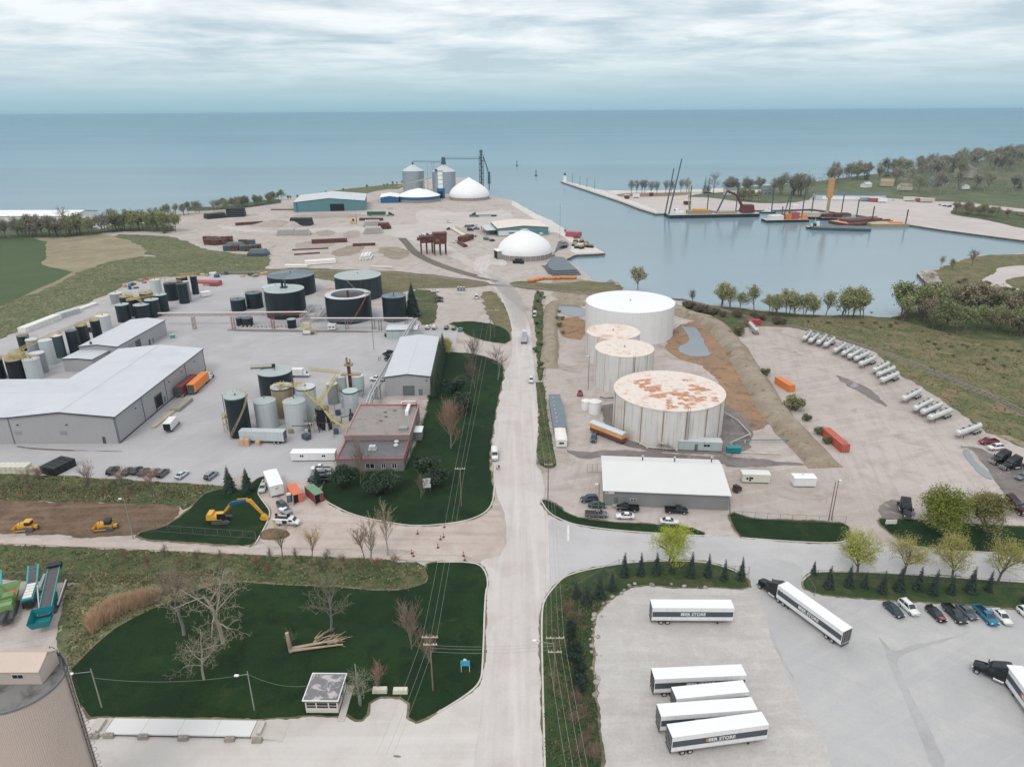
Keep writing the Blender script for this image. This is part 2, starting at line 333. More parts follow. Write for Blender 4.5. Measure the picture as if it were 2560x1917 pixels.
gs('woodland_floor',[(-564.51,578.66),(-727.87,757.05),(-580.47,741.17),(-518.38,720.97),(-452,693.47),(-405.93,668.55),(-382.18,653.33),(-361.05,618.77),(-372.32,667.13),(-312.3,650.44),(-294.74,616.17),(-293.29,608.5),(-348.85,609.37),(-351.47,590.7),(-367.89,585.49),(-381.8,577.56),(-421.43,579.02)],'weeds_green',.05,amp=.8)
gs('woodland_floor',[(-350.57,777.16),(-311.92,775.28),(-296.13,832.74),(-276,854.89),(-259.15,808.8),(-265.09,798.51),(-279.85,773.71),(-304.41,755.67),(-334.04,738.7)],'weeds_green',.05,amp=.8)
gs('shore_grass',[(-231.03,940.22),(-156.63,1044.72),(-142.89,954.58),(-168.53,956.12),(-189.86,856.01),(-230.1,929.89)],'weeds',.08,amp=.5)
gs('rail_bank',[(-192.9,453.89),(-167.1,452.01),(-129.46,453.13),(-113.03,447.94),(-84,445.37),(-69.69,439.66),(-46.6,430.6),(-31.41,420.42),(-21.17,413.87),(-14.77,410.62),(-14.35,397.25),(-57.08,394.16),(-62.84,383.31),(-71.51,373.07),(-78.55,383.71),(-123.24,429.48),(-160.69,433.17),(-186.67,437.98)],'rail_weeds',.06,amp=.6)
gs('rail_bank',[(-2.03,408.08),(7.73,413.92),(16.65,409.13),(28.11,404.26),(45.43,412.88),(50.3,409.68),(62.52,405.49),(66.53,389.46),(52.9,383.86),(60.7,370.55),(39.88,384.19),(20.42,387.43),(10.61,390.45),(2.69,396.2)],'rail_weeds',.06,amp=.6)
gs('worn_grass',[(-58.42,394.2),(-44.64,390.46),(-41.24,382.76),(-36.41,326.93),(-39.17,321.05),(-44.74,321.18),(-50.18,355.46)],'weeds_green',.09,amp=.5)
gs('verge',[(-17.4,385.68),(-9.89,388.22),(-4.96,359.84),(-2.75,348.15),(-1.22,332.92),(0.17,315.95),(-1.18,304.1),(-4.91,305.96),(-7.85,319.97),(-12.61,338.43),(-14.75,357.69)],'rail_weeds',.07,amp=.5)
gs('lawn',[(-32.59,325.88),(-13.98,325.47),(-1.59,313.59),(-0.51,290.81),(-10.78,294.33),(-20.13,304.86),(-22.77,313.08)],'lawn',.1,amp=.4)
gs('plant_yard',[(-159.09,175.58),(-145.92,175.62),(-127.14,174.02),(-114.52,172.52),(-97.24,170.33),(-80.64,168.19),(-76.37,174.04),(-71.7,170.01),(-69.34,170.63),(-68.51,172.07),(-57.52,169.83),(-51.39,171.06),(-49.91,173.7),(-52.23,182.15),(-52.98,196.92),(-53.23,198.86),(-53.39,225.16),(-45.48,231.44),(-30.76,230.11),(-28.34,226.86),(-36.54,299.95),(-24.91,291.3),(-24.83,312.22),(-37.62,315.27),(-44.44,317.31),(-53.21,336.64),(-79.69,362.07),(-108.56,377.83),(-109.13,420.95),(-126.56,441.32),(-156.86,425.49),(-177.49,437.71),(-201.69,433.31),(-227.32,411.81),(-222.91,370.48),(-226.85,371.1),(-231.07,349.47),(-231.33,310.15),(-232.4,302.25),(-234.37,270.23)],'yard_asphalt',.03,amp=.25,smooth=0)
gs('office_drive',[(-69.07,172.26),(-57.52,169.83),(-51.88,170.41),(-52.35,165.94),(-49.12,159.24),(-40.95,152.37),(-31.88,149.07),(-24.36,146.8),(-15.89,147.84),(-10.25,149.77),(-6.02,154.07),(-3.04,153.58),(-1.47,135.09),(-7.76,132.05),(-11.37,135.19),(-21.19,134.61),(-23.11,137.14),(-47.58,137.63),(-61.01,139.65),(-61.14,148.88),(-61.91,153.71),(-63.29,155.96),(-67.51,161.84),(-68.65,164.28),(-69.34,170.63)],'path_gravel',.05,amp=.25)
gs('main_road',[(-11.97,502.23),(0.48,453.64),(-19.06,463.52),(-7.74,388.63),(0.76,362.53),(8.13,333.14),(8.89,299.01),(8.77,242.5),(8.85,210.82),(7.3,188.71),(6.61,178.34),(8.43,174.16),(8.8,161.38),(7.3,158.45),(9.81,151.69),(10.69,138.08),(12.54,127.29),(9.28,124.09),(6.83,119.88),(5.69,115.87),(5.32,105.89),(5.12,97.12),(4.98,86.99),(4.81,79.17),(4.46,70.7),(-7.02,70.78),(-6.54,81.26),(-7.49,88.51),(-6.44,95.86),(-5.67,100.01),(-5.53,123.45),(-5.46,125.34),(-7.2,131.18),(-7.53,132.92),(-1.47,135.09),(-1.55,151.37),(-4.54,161.67),(-5.37,178.65),(-6.58,191.64),(-6.56,205.13),(-5.09,229.69),(-3.23,253.19),(-0.27,266.55),(0.51,289.16),(0.06,321.2),(-2.91,353.2),(-8.4,388.65),(-18.48,428.09),(-27.67,479.51)],'road_dust',.09,amp=.2)
gs('side_street',[(9,153.06),(12,149.41),(15.82,146.86),(21.29,144.86),(26.81,144.04),(40.5,142.4),(47.3,141.83),(56.94,140.91),(55.08,141.03),(66.5,139.33),(76.33,138.55),(85.96,137.57),(91.76,136.25),(93.96,135.97),(116.93,133.9),(127.43,132.91),(119.78,122.76),(110.01,123.83),(94.23,125.4),(78.46,126.94),(68.91,128.02),(65.76,127.15),(63.26,125.04),(58.2,122.5),(52.83,123.42),(53.26,129.51),(50.74,121.73),(50.93,124.47),(52.03,127.12),(47.93,129.67),(41.99,131.79),(30.27,132.18),(19.51,130.05),(12.56,127.52),(9.28,124.01),(7.09,120.17),(8.4,130.93)],'street_asphalt',.11,amp=.12)
gs('parking_lot',[(45.97,122.94),(51.63,124.47),(52.43,130.43),(56.16,133.2),(65.07,131.24),(62.26,123.69),(62.25,120.97),(65.73,119.52),(73.11,118.52),(87.89,117.08),(103.51,114.39),(116.11,113.58),(79.23,65.98),(55.19,66.14),(27.63,66.31),(31.25,112.16)],'lot_surface',.125,amp=.2)
gs('trailer_apron',[(12.43,70.65),(13.46,79.11),(14.16,88.1),(14.38,97.05),(15.43,108.98),(17.12,115.76),(20.65,119.37),(26.23,123.73),(35.97,122.65),(45.91,122.76),(50.3,121.74),(52.88,123.36),(50.2,109.47),(49.08,98.37),(49.57,89.88),(50.2,84.79),(49.27,78.85),(48.25,69.81)],'lot_gravel',.14,amp=.35)
gs('weighbridge_drive',[(-68.42,74.86),(-69.63,84.34),(-72.35,89.12),(-67.4,89.4),(-43.48,88.78),(-46.12,88.61),(-39.31,88.68),(-35.44,89.5),(-29.03,88.96),(-28.25,89.88),(-26.77,88.46),(-25.15,88.35),(-24.91,93.07),(-18.1,93.27),(-17.46,87.35),(-13.06,89.71),(-8.17,93.63),(-6.22,95.59),(-5.4,95.58),(-6.17,81.26),(-6.96,72.58),(-29.19,69.18),(-43.58,69.27)],'drive_concrete',.13,amp=.25)
mb=MB()
for a in([(13.38,146.99),(13.89,146.99),(13.36,140.17),(12.81,140.18)],[(40.5,136.01),(41.8,136.36),(41.83,136.04),(40.56,135.64)],[(39.26,134.92),(39.87,135.01),(41.09,133.44),(40.75,133.12)]):
 mb.add([(x,y,.135)for x,y in a],[(3,2,1,0)],pbr('road_paint',A(226,224,222),.8,var=.1))
tag(mb.build('road_marking'),kind='structure')
gs('lawn',[(-32.27,282.7),(-14.64,276.98),(-3.82,266.62),(-3.12,251.91),(-4.87,229.69),(-6.1,205.12),(-6.7,185.44),(-6.71,178.67),(-4.93,161.68),(-6.02,154.28),(-10.26,149.97),(-15.91,148.04),(-24.38,146.99),(-31.89,149.16),(-40.98,152.48),(-49.15,159.37),(-52.35,165.94),(-51.07,171.05),(-50.3,176.08),(-31.1,174.82),(-29.55,192.54),(-28.96,212.54),(-29.67,231.18),(-31.43,260.26)],'lawn',.15,amp=.3)
gs('lawn',[(-69.29,164.61),(-77.64,165.33),(-79.85,165.35),(-82.63,162.93),(-83.33,153.14),(-86.29,146.82),(-92.07,144.12),(-86.64,141.61),(-66.52,139.7),(-60.39,138.47),(-64.42,139.21),(-60.91,139.74),(-61.14,148.88),(-62.03,153.71),(-63.35,155.96),(-67.58,161.84),(-68.73,164.28),(-69.4,170.63),(-68.82,171.8),(-70.32,172.62),(-71.6,170.66),(-72.35,163.71)],'lawn',.15,amp=.3)
gs('bank',[(-158.89,175.32),(-145.68,175.26),(-126.93,173.67),(-114.34,172.18),(-97.1,170.01),(-80.84,167.88),(-77.32,165.32),(-82.5,162.62),(-84.41,154.26),(-87.42,157.68),(-135.57,160.46),(-148.24,161.02)],'weeds_green',.07,amp=.5)
gs('brown_soil',[(-148.38,161.21),(-135.74,160.71),(-110.28,159.11),(-87.24,157.96),(-85.01,154.27),(-84.94,148.88),(-88.43,145.32),(-92.53,143.37),(-101.33,143.08),(-124.99,144.98),(-136.76,145.61)],'brown_soil',.1,amp=.7)
gs('gravel_path',[(-136.11,144.74),(-124.2,143.82),(-94.61,140.96),(-60.07,137.54),(-61.11,137.55),(-48.58,137.32),(-21.18,134.54),(-11.34,134.65),(-10.64,131.99),(-22.55,132.78),(-46.88,135.02),(-59.34,135.39),(-81.93,137.45),(-122.13,140.78),(-133.61,141.39)],'path_gravel',.12,amp=.2)
gs('ditch_bank',[(-133.48,141.2),(-121.8,140.3),(-81.8,137.16),(-59.28,135.2),(-46.82,134.8),(-23.06,132.65),(-19.13,130.44),(-17.91,126.27),(-19.64,121.72),(-21.17,122.05),(-26.02,121.53),(-34.96,123.04),(-43.93,124.03),(-52.74,124.23),(-55.82,125.04),(-68.4,124.57),(-86.27,125.15),(-97.53,125.45),(-112.86,127.22),(-123.6,127.95)],'weeds_green',.08,amp=.5)
gs('lawn',[(-81.22,99.51),(-80.75,102.39),(-80.14,107.58),(-78.43,112.48),(-72.02,118.77),(-67.7,122.89),(-61.26,125.59),(-52.83,124.51),(-34.99,123.16),(-26.05,121.71),(-21.32,123.21),(-18.07,125.46),(-20.01,131.31),(-17.21,132.06),(-8.15,131.96),(-6.06,128.2),(-5.46,123.75),(-6.03,121.52),(-5.77,100.01),(-6.05,96.4),(-8.18,93.76),(-13.06,89.76),(-17.43,87.39),(-18.07,93.32),(-24.92,93.12),(-25.16,88.4),(-26.78,88.51),(-28.27,89.97),(-29.04,89),(-35.45,89.54),(-39.33,88.73),(-46.13,88.65),(-43.5,88.85),(-67.43,89.45),(-72.97,89.34)],'lawn',.16,amp=.25)
gs('weeds',[(-97.42,125.26),(-86.27,125.15),(-67.06,124.96),(-56.09,125.84),(-52.45,124.12),(-61.11,125.19),(-67.53,122.5),(-71.94,118.59),(-78.34,112.31),(-80.05,107.42),(-80.67,102.25),(-81.14,99.37),(-83.88,101.83),(-86.94,105.46),(-88.92,107.98),(-94.57,120.48)],'weeds',.13,amp=.4)
gs('lawn',[(7.44,158.34),(8.69,159.01),(11.25,156.12),(14.45,151.09),(21.72,148.35),(35.82,146.94),(42.49,146.15),(47.34,141.99),(40.55,142.65),(26.85,144.3),(15.83,146.97),(12.01,149.61),(9.01,153.34)],'lawn',.17,amp=.15)
gs('lawn',[(54.66,152.81),(59.64,149.23),(65.36,148.74),(77.17,147.63),(82.4,146.73),(80.96,142.34),(79.04,139.82),(76.07,138.65),(66.54,139.43),(55.11,141.13),(54.64,141.32),(54.06,144.9)],'lawn',.17,amp=.2)
gs('lawn',[(90.94,148.91),(90.19,145.51),(91.49,139.68),(94.16,136.07),(117.02,134.04),(127.53,133.05),(135.29,143.35),(124.27,144.58),(104.08,147.61),(93.76,148.87)],'lawn',.17,amp=.25)
gs('roadside_strip',[(9.09,244.27),(12.14,244.22),(11.55,214.12),(12.22,191.38),(12.2,188.64),(12.66,178.97),(11.5,176.32),(8.54,176.77),(6.97,184.15),(8.76,203.59),(9.19,242.49)],'weeds_green',.13,amp=.4)
gs('roadside_strip',[(13.42,384.88),(18.72,386.05),(15.63,366.65),(15.93,337.78),(14.95,303.76),(15.82,313.21),(11.81,246.66),(9.57,245.47),(11.47,313.31),(10.1,341.64),(11.2,354.71)],'weeds_green',.13,amp=.5)
gs('hedge_strip',[(5.73,115.8),(6.93,119.8),(9.38,123.94),(12.53,127.12),(13.07,127.51),(19.49,129.87),(30.24,132),(41.95,131.63),(46.73,130.02),(51.01,126.31),(50.3,121.74),(43.4,122.66),(35.93,122.46),(26.3,124.13),(20.92,119.56),(17.07,115.76),(15.27,108.98),(14.28,97.05),(14.06,88.1),(13.42,79.11),(12.43,70.65),(4.49,70.7),(4.79,79.17),(5.16,97.12)],'lawn_worn',.18,amp=.3)
gs('hedge_strip',[(62.16,123.9),(65.35,127.04),(68.1,127.72),(79.95,127.16),(90.29,126),(100.42,124.77),(109.7,123.38),(122.98,122.45),(116.41,113.97),(103.82,114.84),(88.02,117.3),(73.2,118.71),(65.81,119.71),(62.17,121.09)],'lawn_worn',.18,amp=.3)
gs('basin_soil',[(21.78,330.76),(37,334.58),(33,295.11),(23.48,298.71),(21.79,313.09)],'rust_soil',.06,amp=.6)
gs('basin_soil',[(68.86,294.55),(78.14,315.84),(89.29,327.33),(93.92,319.28),(92.46,290.75),(89.75,255.64),(86.15,223.1),(85.4,209.4),(78.63,200.54),(65.94,197.35),(73.68,227.51),(78.91,255.84),(64.9,275.66)],'rust_soil',.06,amp=.8)
gs('basin_soil',[(21.52,420.59),(41.32,420.03),(52.5,395.67),(41.17,364.15),(23.51,359.72)],'berm_soil',.05,amp=.6)
def ridge(name,P,w,h,m):
 P=chaikin([p[:2]for p in P],2,False);mb=MB();K=8;vs=[]
 for i,p in enumerate(P):
  a,b=P[max(0,i-1)],P[min(len(P)-1,i+1)];d=Vector((b[0]-a[0],b[1]-a[1])).normalized();e=min(1,i/2,(len(P)-1-i)/2)
  for k in range(K+1):u=k/K*2-1;q=noise.noise((p[0]*.15,p[1]*.15,k*.4));vs.append((p[0]-d.y*u*w*(1+.2*q),p[1]+d.x*u*w*(1+.2*q),.05+h*e*max(0,min(1,(1-abs(u))*2))*(1+.25*q)))
 N=K+1;mb.add(vs,[(i*N+k,i*N+k+1,(i+1)*N+k+1,(i+1)*N+k)[::-1]for i in range(len(P)-1)for k in range(K)],M(m),True);return tag(mb.build(name),kind='structure')
ridge('berm',[(79.8,358.35),(85.88,334.05),(95.6,325.59),(97.23,298.73),(93.27,258.18),(88.74,218.98),(88.42,195.36),(89.46,175.69)],5.2,2.2,'berm_soil');ridge('berm',[(39.21,356.38),(27.93,360.69),(21.63,358.45),(19.15,334.99),(17.86,305.85),(16.04,276.39),(14.67,259.42)],3.6,1.5,'berm_soil')
gs('tank_pad',[(30.56,228.55),(73.26,223.63),(78.33,207),(70.65,183.28),(46.83,185.1),(33.76,189.9),(30.12,199.8)],'mud',.08,amp=.8)
gs('dark_track',[(14.65,188.61),(21.42,186.21),(30.04,188.39),(46.83,185.1),(70.18,181.81),(91.73,176.3),(80.74,177.85),(61.85,176),(60.83,179.76),(27.32,183.49),(20.91,181.02)],'mud',.07,amp=.6)
gs('pond',[(24.67,360.02),(38.74,351.73),(36.74,332.06),(28.32,334.34),(24.54,342.36)],'pond_water',.14,amp=.2)
gs('pond',[(79.86,319.58),(82.4,313.46),(86.22,314.88),(85.87,303.19),(83.06,278.33),(82.57,273.53),(75.61,271.89),(70.84,276.11),(70.81,284.78),(78.61,292.34),(79.99,303.31)],'pond_water',.14,amp=.3)
gs('puddle',[(134.66,186.47),(136.39,186.44),(134.54,181.73),(133.46,177.03),(133.59,173.26),(132.99,169.48),(131.15,168.09),(130.29,171.98),(131.77,177.83),(132.51,181.76)],'pond_water',.12,amp=.15)
gs('puddle',[(124.73,239.33),(127.56,239.89),(127.34,237.56),(124.54,236.1)],'pond_water',.12,amp=.1)
gs('mud',[(134.05,188.34),(137.9,187.78),(135.74,177.78),(132.35,167.52),(128.24,155.67),(126.96,148.49),(136.52,144.99),(157.59,172.95),(145.94,176.09),(141.08,183.25),(140.38,188.09)],'mud',.06,amp=.6)
gs('mud',[(124.01,251.59),(127.98,246.49),(130.44,236.91),(130.29,228),(128.73,217.66),(126.9,222.77),(125.28,231.36),(122.69,240.55)],'mud',.05,amp=.8)
gs('mud',[(92.92,154.24),(98.02,158.56),(101.63,157.24),(102.26,153.51),(98.19,145.98),(91.85,146.34),(91.86,149.48)],'mud',.05,amp=.6)
gs('rough_ground',[(87.17,358.75),(106.79,353.05),(129.24,339.47),(162.9,331.06),(177.6,330.73),(187.25,328.44),(199.88,340.46),(212.3,349.16),(231.09,364.04),(240.27,369.01),(245.27,380.73),(246.57,393.15),(245.68,398.67),(252.48,422.05),(268.63,436.67),(298.91,461.36),(322.53,480.63),(360.28,487.85),(418.56,490.25),(168.37,175.51),(153.22,186.69),(151.06,195.52),(148.52,198.93),(149.92,211.5),(150.47,220.34),(151.08,236.56),(148.45,248.62),(151.59,273.07),(151.6,279.1),(147.82,290.25),(139.76,310.55),(128.83,314.54),(112.32,315.82),(111.08,329.74),(100.54,290.58),(102.77,327.03),(93.04,342.51)],'rough_grass',.08,amp=.8)
gs('scrub_floor',[(92.05,357.23),(106.68,352.66),(128.96,338.66),(144.3,333.15),(163.28,330.62),(177.39,330.3),(186.48,328.03),(202.78,340.39),(229.78,361.77),(245.05,372.8),(282.31,374.45),(306.87,373.82),(250.35,298.3),(208,289.03),(196.83,304.73),(186.56,325.99),(167.99,334.72),(142.69,329.02),(126.48,331.46),(99.64,300.42),(93.89,318.14),(88.72,343.07)],'weeds_green',.11,amp=.8)
gs('gravel_loop',[(277.9,405.61),(290.33,417.74),(300.75,427.27),(312.9,444.25),(347.76,448.58),(327.2,419.92),(311.66,417.14),(296.88,410.59),(289.05,401.67),(284.47,387.95),(287.35,381.78),(286.29,371.74),(280.45,381.96),(274.13,392.41)],'far_gravel',.14,amp=.4)
gs('dry_track',[(150.92,195.52),(154.32,196.3),(156.7,191.74),(157.77,185.86),(155.9,183.23),(153.47,187.06),(153.19,190.6),(151.7,193.43)],'berm_soil',.13,amp=.4)
gs('coal_yard',[(31.13,502.18),(38.83,562.08),(46.25,528.13),(30.75,503.11),(31.24,483.71),(43.1,421.53),(23.93,422.07),(19.65,456.76),(18.16,457.83),(23.13,457.68)],'coal_ground',.05,amp=.4)
gs('quay_apron',[(1.31,821.4),(15.83,750.69),(25.68,701.6),(37.28,661.72),(45.35,614.87),(53.78,573.27),(61.78,525.75),(67.21,499.61),(45.9,498.65),(42.82,507.19),(47.07,538.02),(39.55,587.66),(33.13,593.92),(20.94,676.86),(1.21,774.93)],'pier_concrete',.08,amp=.1,smooth=0)
gs('access_road',[(-270.53,652.13),(-220.88,609.99),(-163.57,621.89),(-104.75,638.27),(-82.41,644.31),(-99.04,714.85),(-91.46,750.34),(-46.4,712.44),(1.14,745.89),(0.86,620.49),(-57.29,622.83),(-58.79,573.96),(-43.39,521.6),(-23.52,465.5),(0.37,407.18),(-15.06,419.96),(-28.01,461.96),(-60.81,522.19),(-90.26,575.13),(-128.53,600.19),(-215.62,594.55),(-262.29,631.1)],'far_gravel',.04,amp=.6)
for k,p in enumerate(([(-170.36,540.64),(-155.94,560.95),(-142.12,549.87),(-134.22,539.37),(-144.34,529.86),(-158.97,525.55)],[(-131.83,510.68),(-124.12,534.05),(-112.68,543.67),(-107.97,523.81),(-116.09,496.9),(-125.1,492.92)],[(-141.76,588.65),(-135.13,612.96),(-126.09,588.06),(-129.03,565.41)],[(-223.89,650.19),(-222.35,679.72),(-204.41,656.54),(-206.62,628.85)],[(-220.52,703.56),(-187.56,718.9),(-145.26,712.55),(-136.29,695.57),(-179.34,685.63),(-213.4,687.13)],[(-104.49,533.36),(-78.26,522.79),(-70.33,495.42),(-80.21,479.07),(-94.44,496.2)],[(-168.51,601.74),(-157.54,613.84),(-147.07,594.82),(-152.59,577.46)])):
 gs('bare_patch',p,'berm_soil' if k%2 else 'gravel_dark',.055+k*.004,amp=1.2)
FAR=[(477.72,442.88),(396.02,539.84),(382.55,561.89),(363.5,593.26),(348.37,627.83),(337.6,676.92),(321.16,708.17),(309.59,731.09),(261.34,722.48),(259.26,722.58),(232.52,723.84),(191.22,710.05),(143.08,701.15),(133.68,739.53),(123.37,799.89),(105.75,883.54),(72.36,1045.52),(78.27,1057.62),(115.68,930.51),(134.55,915.25),(163.77,913.53),(225.25,923.97),(282.81,942.58),(351.84,984.89),(407.67,1005.91),(462.17,1019.54),(538.47,1040.92),(662.21,1110.35),(864.99,1221.96),(1233.61,1377.53)]+[(1500,1500)]
sheet('far_shore',FAR,M('far_gravel'),0.0,amp=0,smooth=0,skirt=3,skm=M('quay_side'))
gs('breakwater_deck',[(143.92,705.47),(134.95,746.88),(124.47,807.31),(107.16,889.77),(74.42,1050.97),(78,1053.86),(115.15,926.11),(134.54,821.36),(145.8,752.92),(149.84,711.97)],'pier_concrete',.25,amp=0,smooth=0)
gs('beach',[(120.78,923.33),(163.28,910.7),(224.57,921.07),(281.07,936.57),(264.92,880.75),(218.83,896.65),(142,868.7),(127.14,863.06)],'pier_concrete',.12,amp=.3)
gs('reed_bank',[(129.85,882.17),(173.33,885.98),(214.5,890.45),(224.22,883.08),(207.11,858.61),(166.3,848.65),(127.61,847.03)],'rust_soil',.25,amp=.3)
gs('far_grass',[(204.32,846.56),(224.5,839.69),(237.38,827.29),(249.3,804.18),(278.12,771.14),(326.76,789.38),(362.94,856.33),(400.7,847.85),(429.25,822.52),(462.88,787.45),(490.94,780.89),(508.6,740.07),(540.16,685.57),(626.43,681.62),(1233.61,1377.53),(864.99,1221.96),(656.67,1100.76),(534.24,1032.44),(458.35,1010.82),(349.03,976.73),(278.65,928.18),(245.7,888.65)],'hill_grass',.1,amp=.3)
gs('far_scrub',[(477.79,761.08),(485.39,722.66),(503.11,695.6),(527.77,654.66),(468.49,577.05),(433.06,593.71),(435.01,643.9),(426.04,678.45),(426.61,690.77)],'weeds_green',.16,amp=.5)
FOOT=[(360.78,875.27),(403.52,854.06),(438.67,828.02),(472.92,805.32),(498.44,793.37),(533.89,778.67),(553.72,719.38),(579.52,652.39)]
TOPL=[(405.95,989.31),(478.09,1018.48),(544.96,1037.33),(628.78,1082.58),(697.88,1125.25),(795.8,1178.4),(955.32,1267.41),(1192.9,1381.35)]
HH=[3,7,11,15,18,22,27,30]
def rise(s,t):
 """point on the rise: s 0..1 along it, t 0..1 from its foot to the bluff"""
 f=s*7;i=min(6,int(f));u=f-i
 lerp=lambda P:(P[i][0]*(1-u)+P[i+1][0]*u,P[i][1]*(1-u)+P[i+1][1]*u)
 a,b=lerp(FOOT),lerp(TOPL);h=HH[i]*(1-u)+HH[i+1]*u
 tt=min(1,t/.55);k=tt*tt*(3-2*tt)
 if t>.94:k*=max(0,(1-t)/.06)
 x,y=a[0]+(b[0]-a[0])*t,a[1]+(b[1]-a[1])*t
 return(x,y,.2+h*k+noise.noise((x*.02,y*.02,0))*1.2*k)
mb=MB();NS,NT=56,30
mb.add([rise(i/NS,j/NT)for j in range(NT+1)for i in range(NS+1)],[(j*(NS+1)+i,j*(NS+1)+i+1,(j+1)*(NS+1)+i+1,(j+1)*(NS+1)+i)for j in range(NT)for i in range(NS)],M('hill_grass'),True)
tag(mb.build('wooded_hill'),kind='structure')
for nm,p,m_,z in(('tyre_wear',[(70.5,107.89),(70.26,104.51),(69.1,100.35),(68.22,96.43),(67.18,91.09),(66.23,84.67),(64.23,78.22),(67.11,78.2),(68.06,84.66),(68.88,90.27),(69.53,94.68),(70.04,98.2),(70.56,100.96),(74.45,103.49),(84.15,106.39),(89.43,109.11),(87.37,107.74),(81.77,106.41),(74.91,104.8),(71.24,103.19),(70.92,105.83)],'asphalt_worn',.145),('tyre_wear',[(49.96,109.47),(49.5,104.69),(49.52,99.59),(49.98,96.58),(50.37,96.72),(50.09,100.52),(50.08,105.02),(50.45,109.47)],'asphalt_worn',.15),('oil_stain',[(-19.4,81.25),(-18.52,81.56),(-17.72,81.13),(-18.23,80.82)],'mud',.145),('yard_crack',[(-152.46,193.05),(-146.04,191.37),(-134.63,190.05),(-118.25,189.05),(-117.96,188.49),(-134.17,189.27),(-145.43,190.42),(-152.18,192.08)],'mud',.04),('yard_crack',[(-133.92,315.46),(-133.18,316.42),(-58.79,311.1),(-58.48,309.26),(-107.17,310.29),(-133.01,313.06)],'mud',.04)):
 gs(nm,p,m_,z,amp=.25)
def kerb(P,w=.16,h=.13,z=.1):
 P=chaikin([p[:2]for p in P],2,False);mb=MB();vs=[]
 for i,p in enumerate(P):
  a,b=P[max(0,i-1)],P[min(len(P)-1,i+1)];d=Vector((b[0]-a[0],b[1]-a[1])).normalized()
  for u,zz in((-w,z),(-w,z+h),(w,z+h),(w,z)):vs.append((p[0]-d.y*u,p[1]+d.x*u,zz))
 mb.add(vs,[(i*4+k,i*4+k+1,(i+1)*4+k+1,(i+1)*4+k)for i in range(len(P)-1)for k in range(3)],M('kerb'));tag(mb.build('kerb'),kind='structure')
gmat('kerb',(A(216,212,206),A(206,201,195),A(196,190,184)),mid=.5,con=.08)
for P in([(4.49,72.5),(4.75,79.17),(5.16,97.12),(5.71,115.87),(6.9,119.88),(9.35,124.01),(11.5,127.04),(19.51,130.05),(30.27,132.18),(41.99,131.79),(46.78,130.19),(50.82,126.52)],[(7.4,158.57),(8.98,152.79),(12,149.41),(15.81,146.75),(26.82,144.09),(40.51,142.45),(47.43,141.78)],[(54.58,141.13),(55.04,140.91),(66.46,139.21),(76.13,138.44),(79.64,139.96)],[(91.58,139.57),(94.04,135.86),(116.9,133.85),(127.39,132.87)],[(62.46,124.54),(65.42,127.22),(68.16,127.87),(80.02,127.29),(90.36,126.12),(100.5,124.89),(109.79,123.52),(123.08,122.58)],[(-5.21,178.65),(-4.81,161.67),(-5.95,154.07),(-10.19,149.77),(-15.89,147.84),(-24.36,146.8),(-31.85,148.91),(-40.92,152.22),(-49.25,159.12)],[(-60.93,139.42),(-61.08,148.71),(-61.88,153.62),(-63.23,155.96),(-67.47,161.71),(-68.71,164.28),(-69.38,170.76)],[(-17.17,132.15),(-8.1,132.05),(-5.98,128.29),(-5.39,123.75),(-5.97,121.52),(-5.68,100.01),(-5.99,96.35),(-8.13,93.63),(-13.02,89.63)]):kerb(P)
# materials for built things
pbr('white_paint',A(240,240,240),.45,var=.03,vs=.3,streak=(A(176,166,156),.25))
pbr('clean_white',A(246,246,246),.5,var=.02)
pbr('white_tank_old',A(228,225,222),.5,var=.04,vs=.25,streak=(A(150,130,108),.6),spot=(A(214,192,168),.1,.58,.8))
pbr('rust_roof',A(234,220,210),.6,var=.05,vs=.4,spot=(A(212,158,128),.2,.48,.7))
pbr('rust_plate',A(196,132,98),.8,var=.2,vs=.7,spot=(A(226,200,182),.9,.5,.62))
pbr('pale_roof_plate',A(232,220,210),.6,var=.05,vs=.7,spot=(A(205,150,118),.5,.55,.72))
pbr('dark_tank',A(22,34,40,1.3),.45,var=.2,vs=.3,streak=(A(34,52,58),.5))
pbr('dark_tank_worn',A(30,44,50,1.3),.5,var=.2,vs=.3,streak=(A(92,106,110),.6))
pbr('teal_tank',A(64,84,88),.45,var=.1,streak=(A(90,110,112),.5))
pbr('black_tank',A(20,22,30,1.3),.35,var=.15)
pbr('tank_roof',A(172,182,182),.5,var=.06,vs=.3,spot=(A(150,152,148),.3,.56,.74))
pbr('slate_roof',A(92,106,116),.5,var=.1,vs=.4)
pbr('pale_tank',A(200,208,210),.5,var=.04,streak=(A(168,168,164),.4))
pbr('mint_tank',A(186,200,198),.5,var=.04,streak=(A(160,165,160),.4))
pbr('stained_tank',A(168,150,122),.6,var=.15,streak=(A(122,100,72),.6))
pbr('grey_tank',A(150,154,158),.5,var=.06)
pbr('metal_wall',A(174,174,176),.5,var=.03,vs=.2,streak=(A(160,160,162),.3))
pbr('metal_wall_grey',A(140,141,142),.5,var=.03,vs=.2,streak=(A(128,128,128),.3))
pbr('metal_roof',A(208,210,216),.42,var=.03,vs=.12,spot=(A(196,198,204),.06,.5,.7))
pbr('pale_roof',A(204,208,212),.45,var=.03,vs=.2)
pbr('white_roof',A(226,226,225),.5,var=.02,vs=.2)
pbr('beige_cladding',A(206,190,180),.55,var=.03,vs=.3)
pbr('beige_roof',A(208,190,176),.55,var=.04)
pbr('trim_dark',A(74,76,80),.5,var=.1)
pbr('trim_grey',A(120,122,126),.5,var=.1)
pbr('trim_rose',A(196,150,146),.6,var=.15,vs=1.2)
pbr('trim_red',A(178,88,92),.55,var=.1)
pbr('office_wall',A(136,134,132),.8,var=.05)
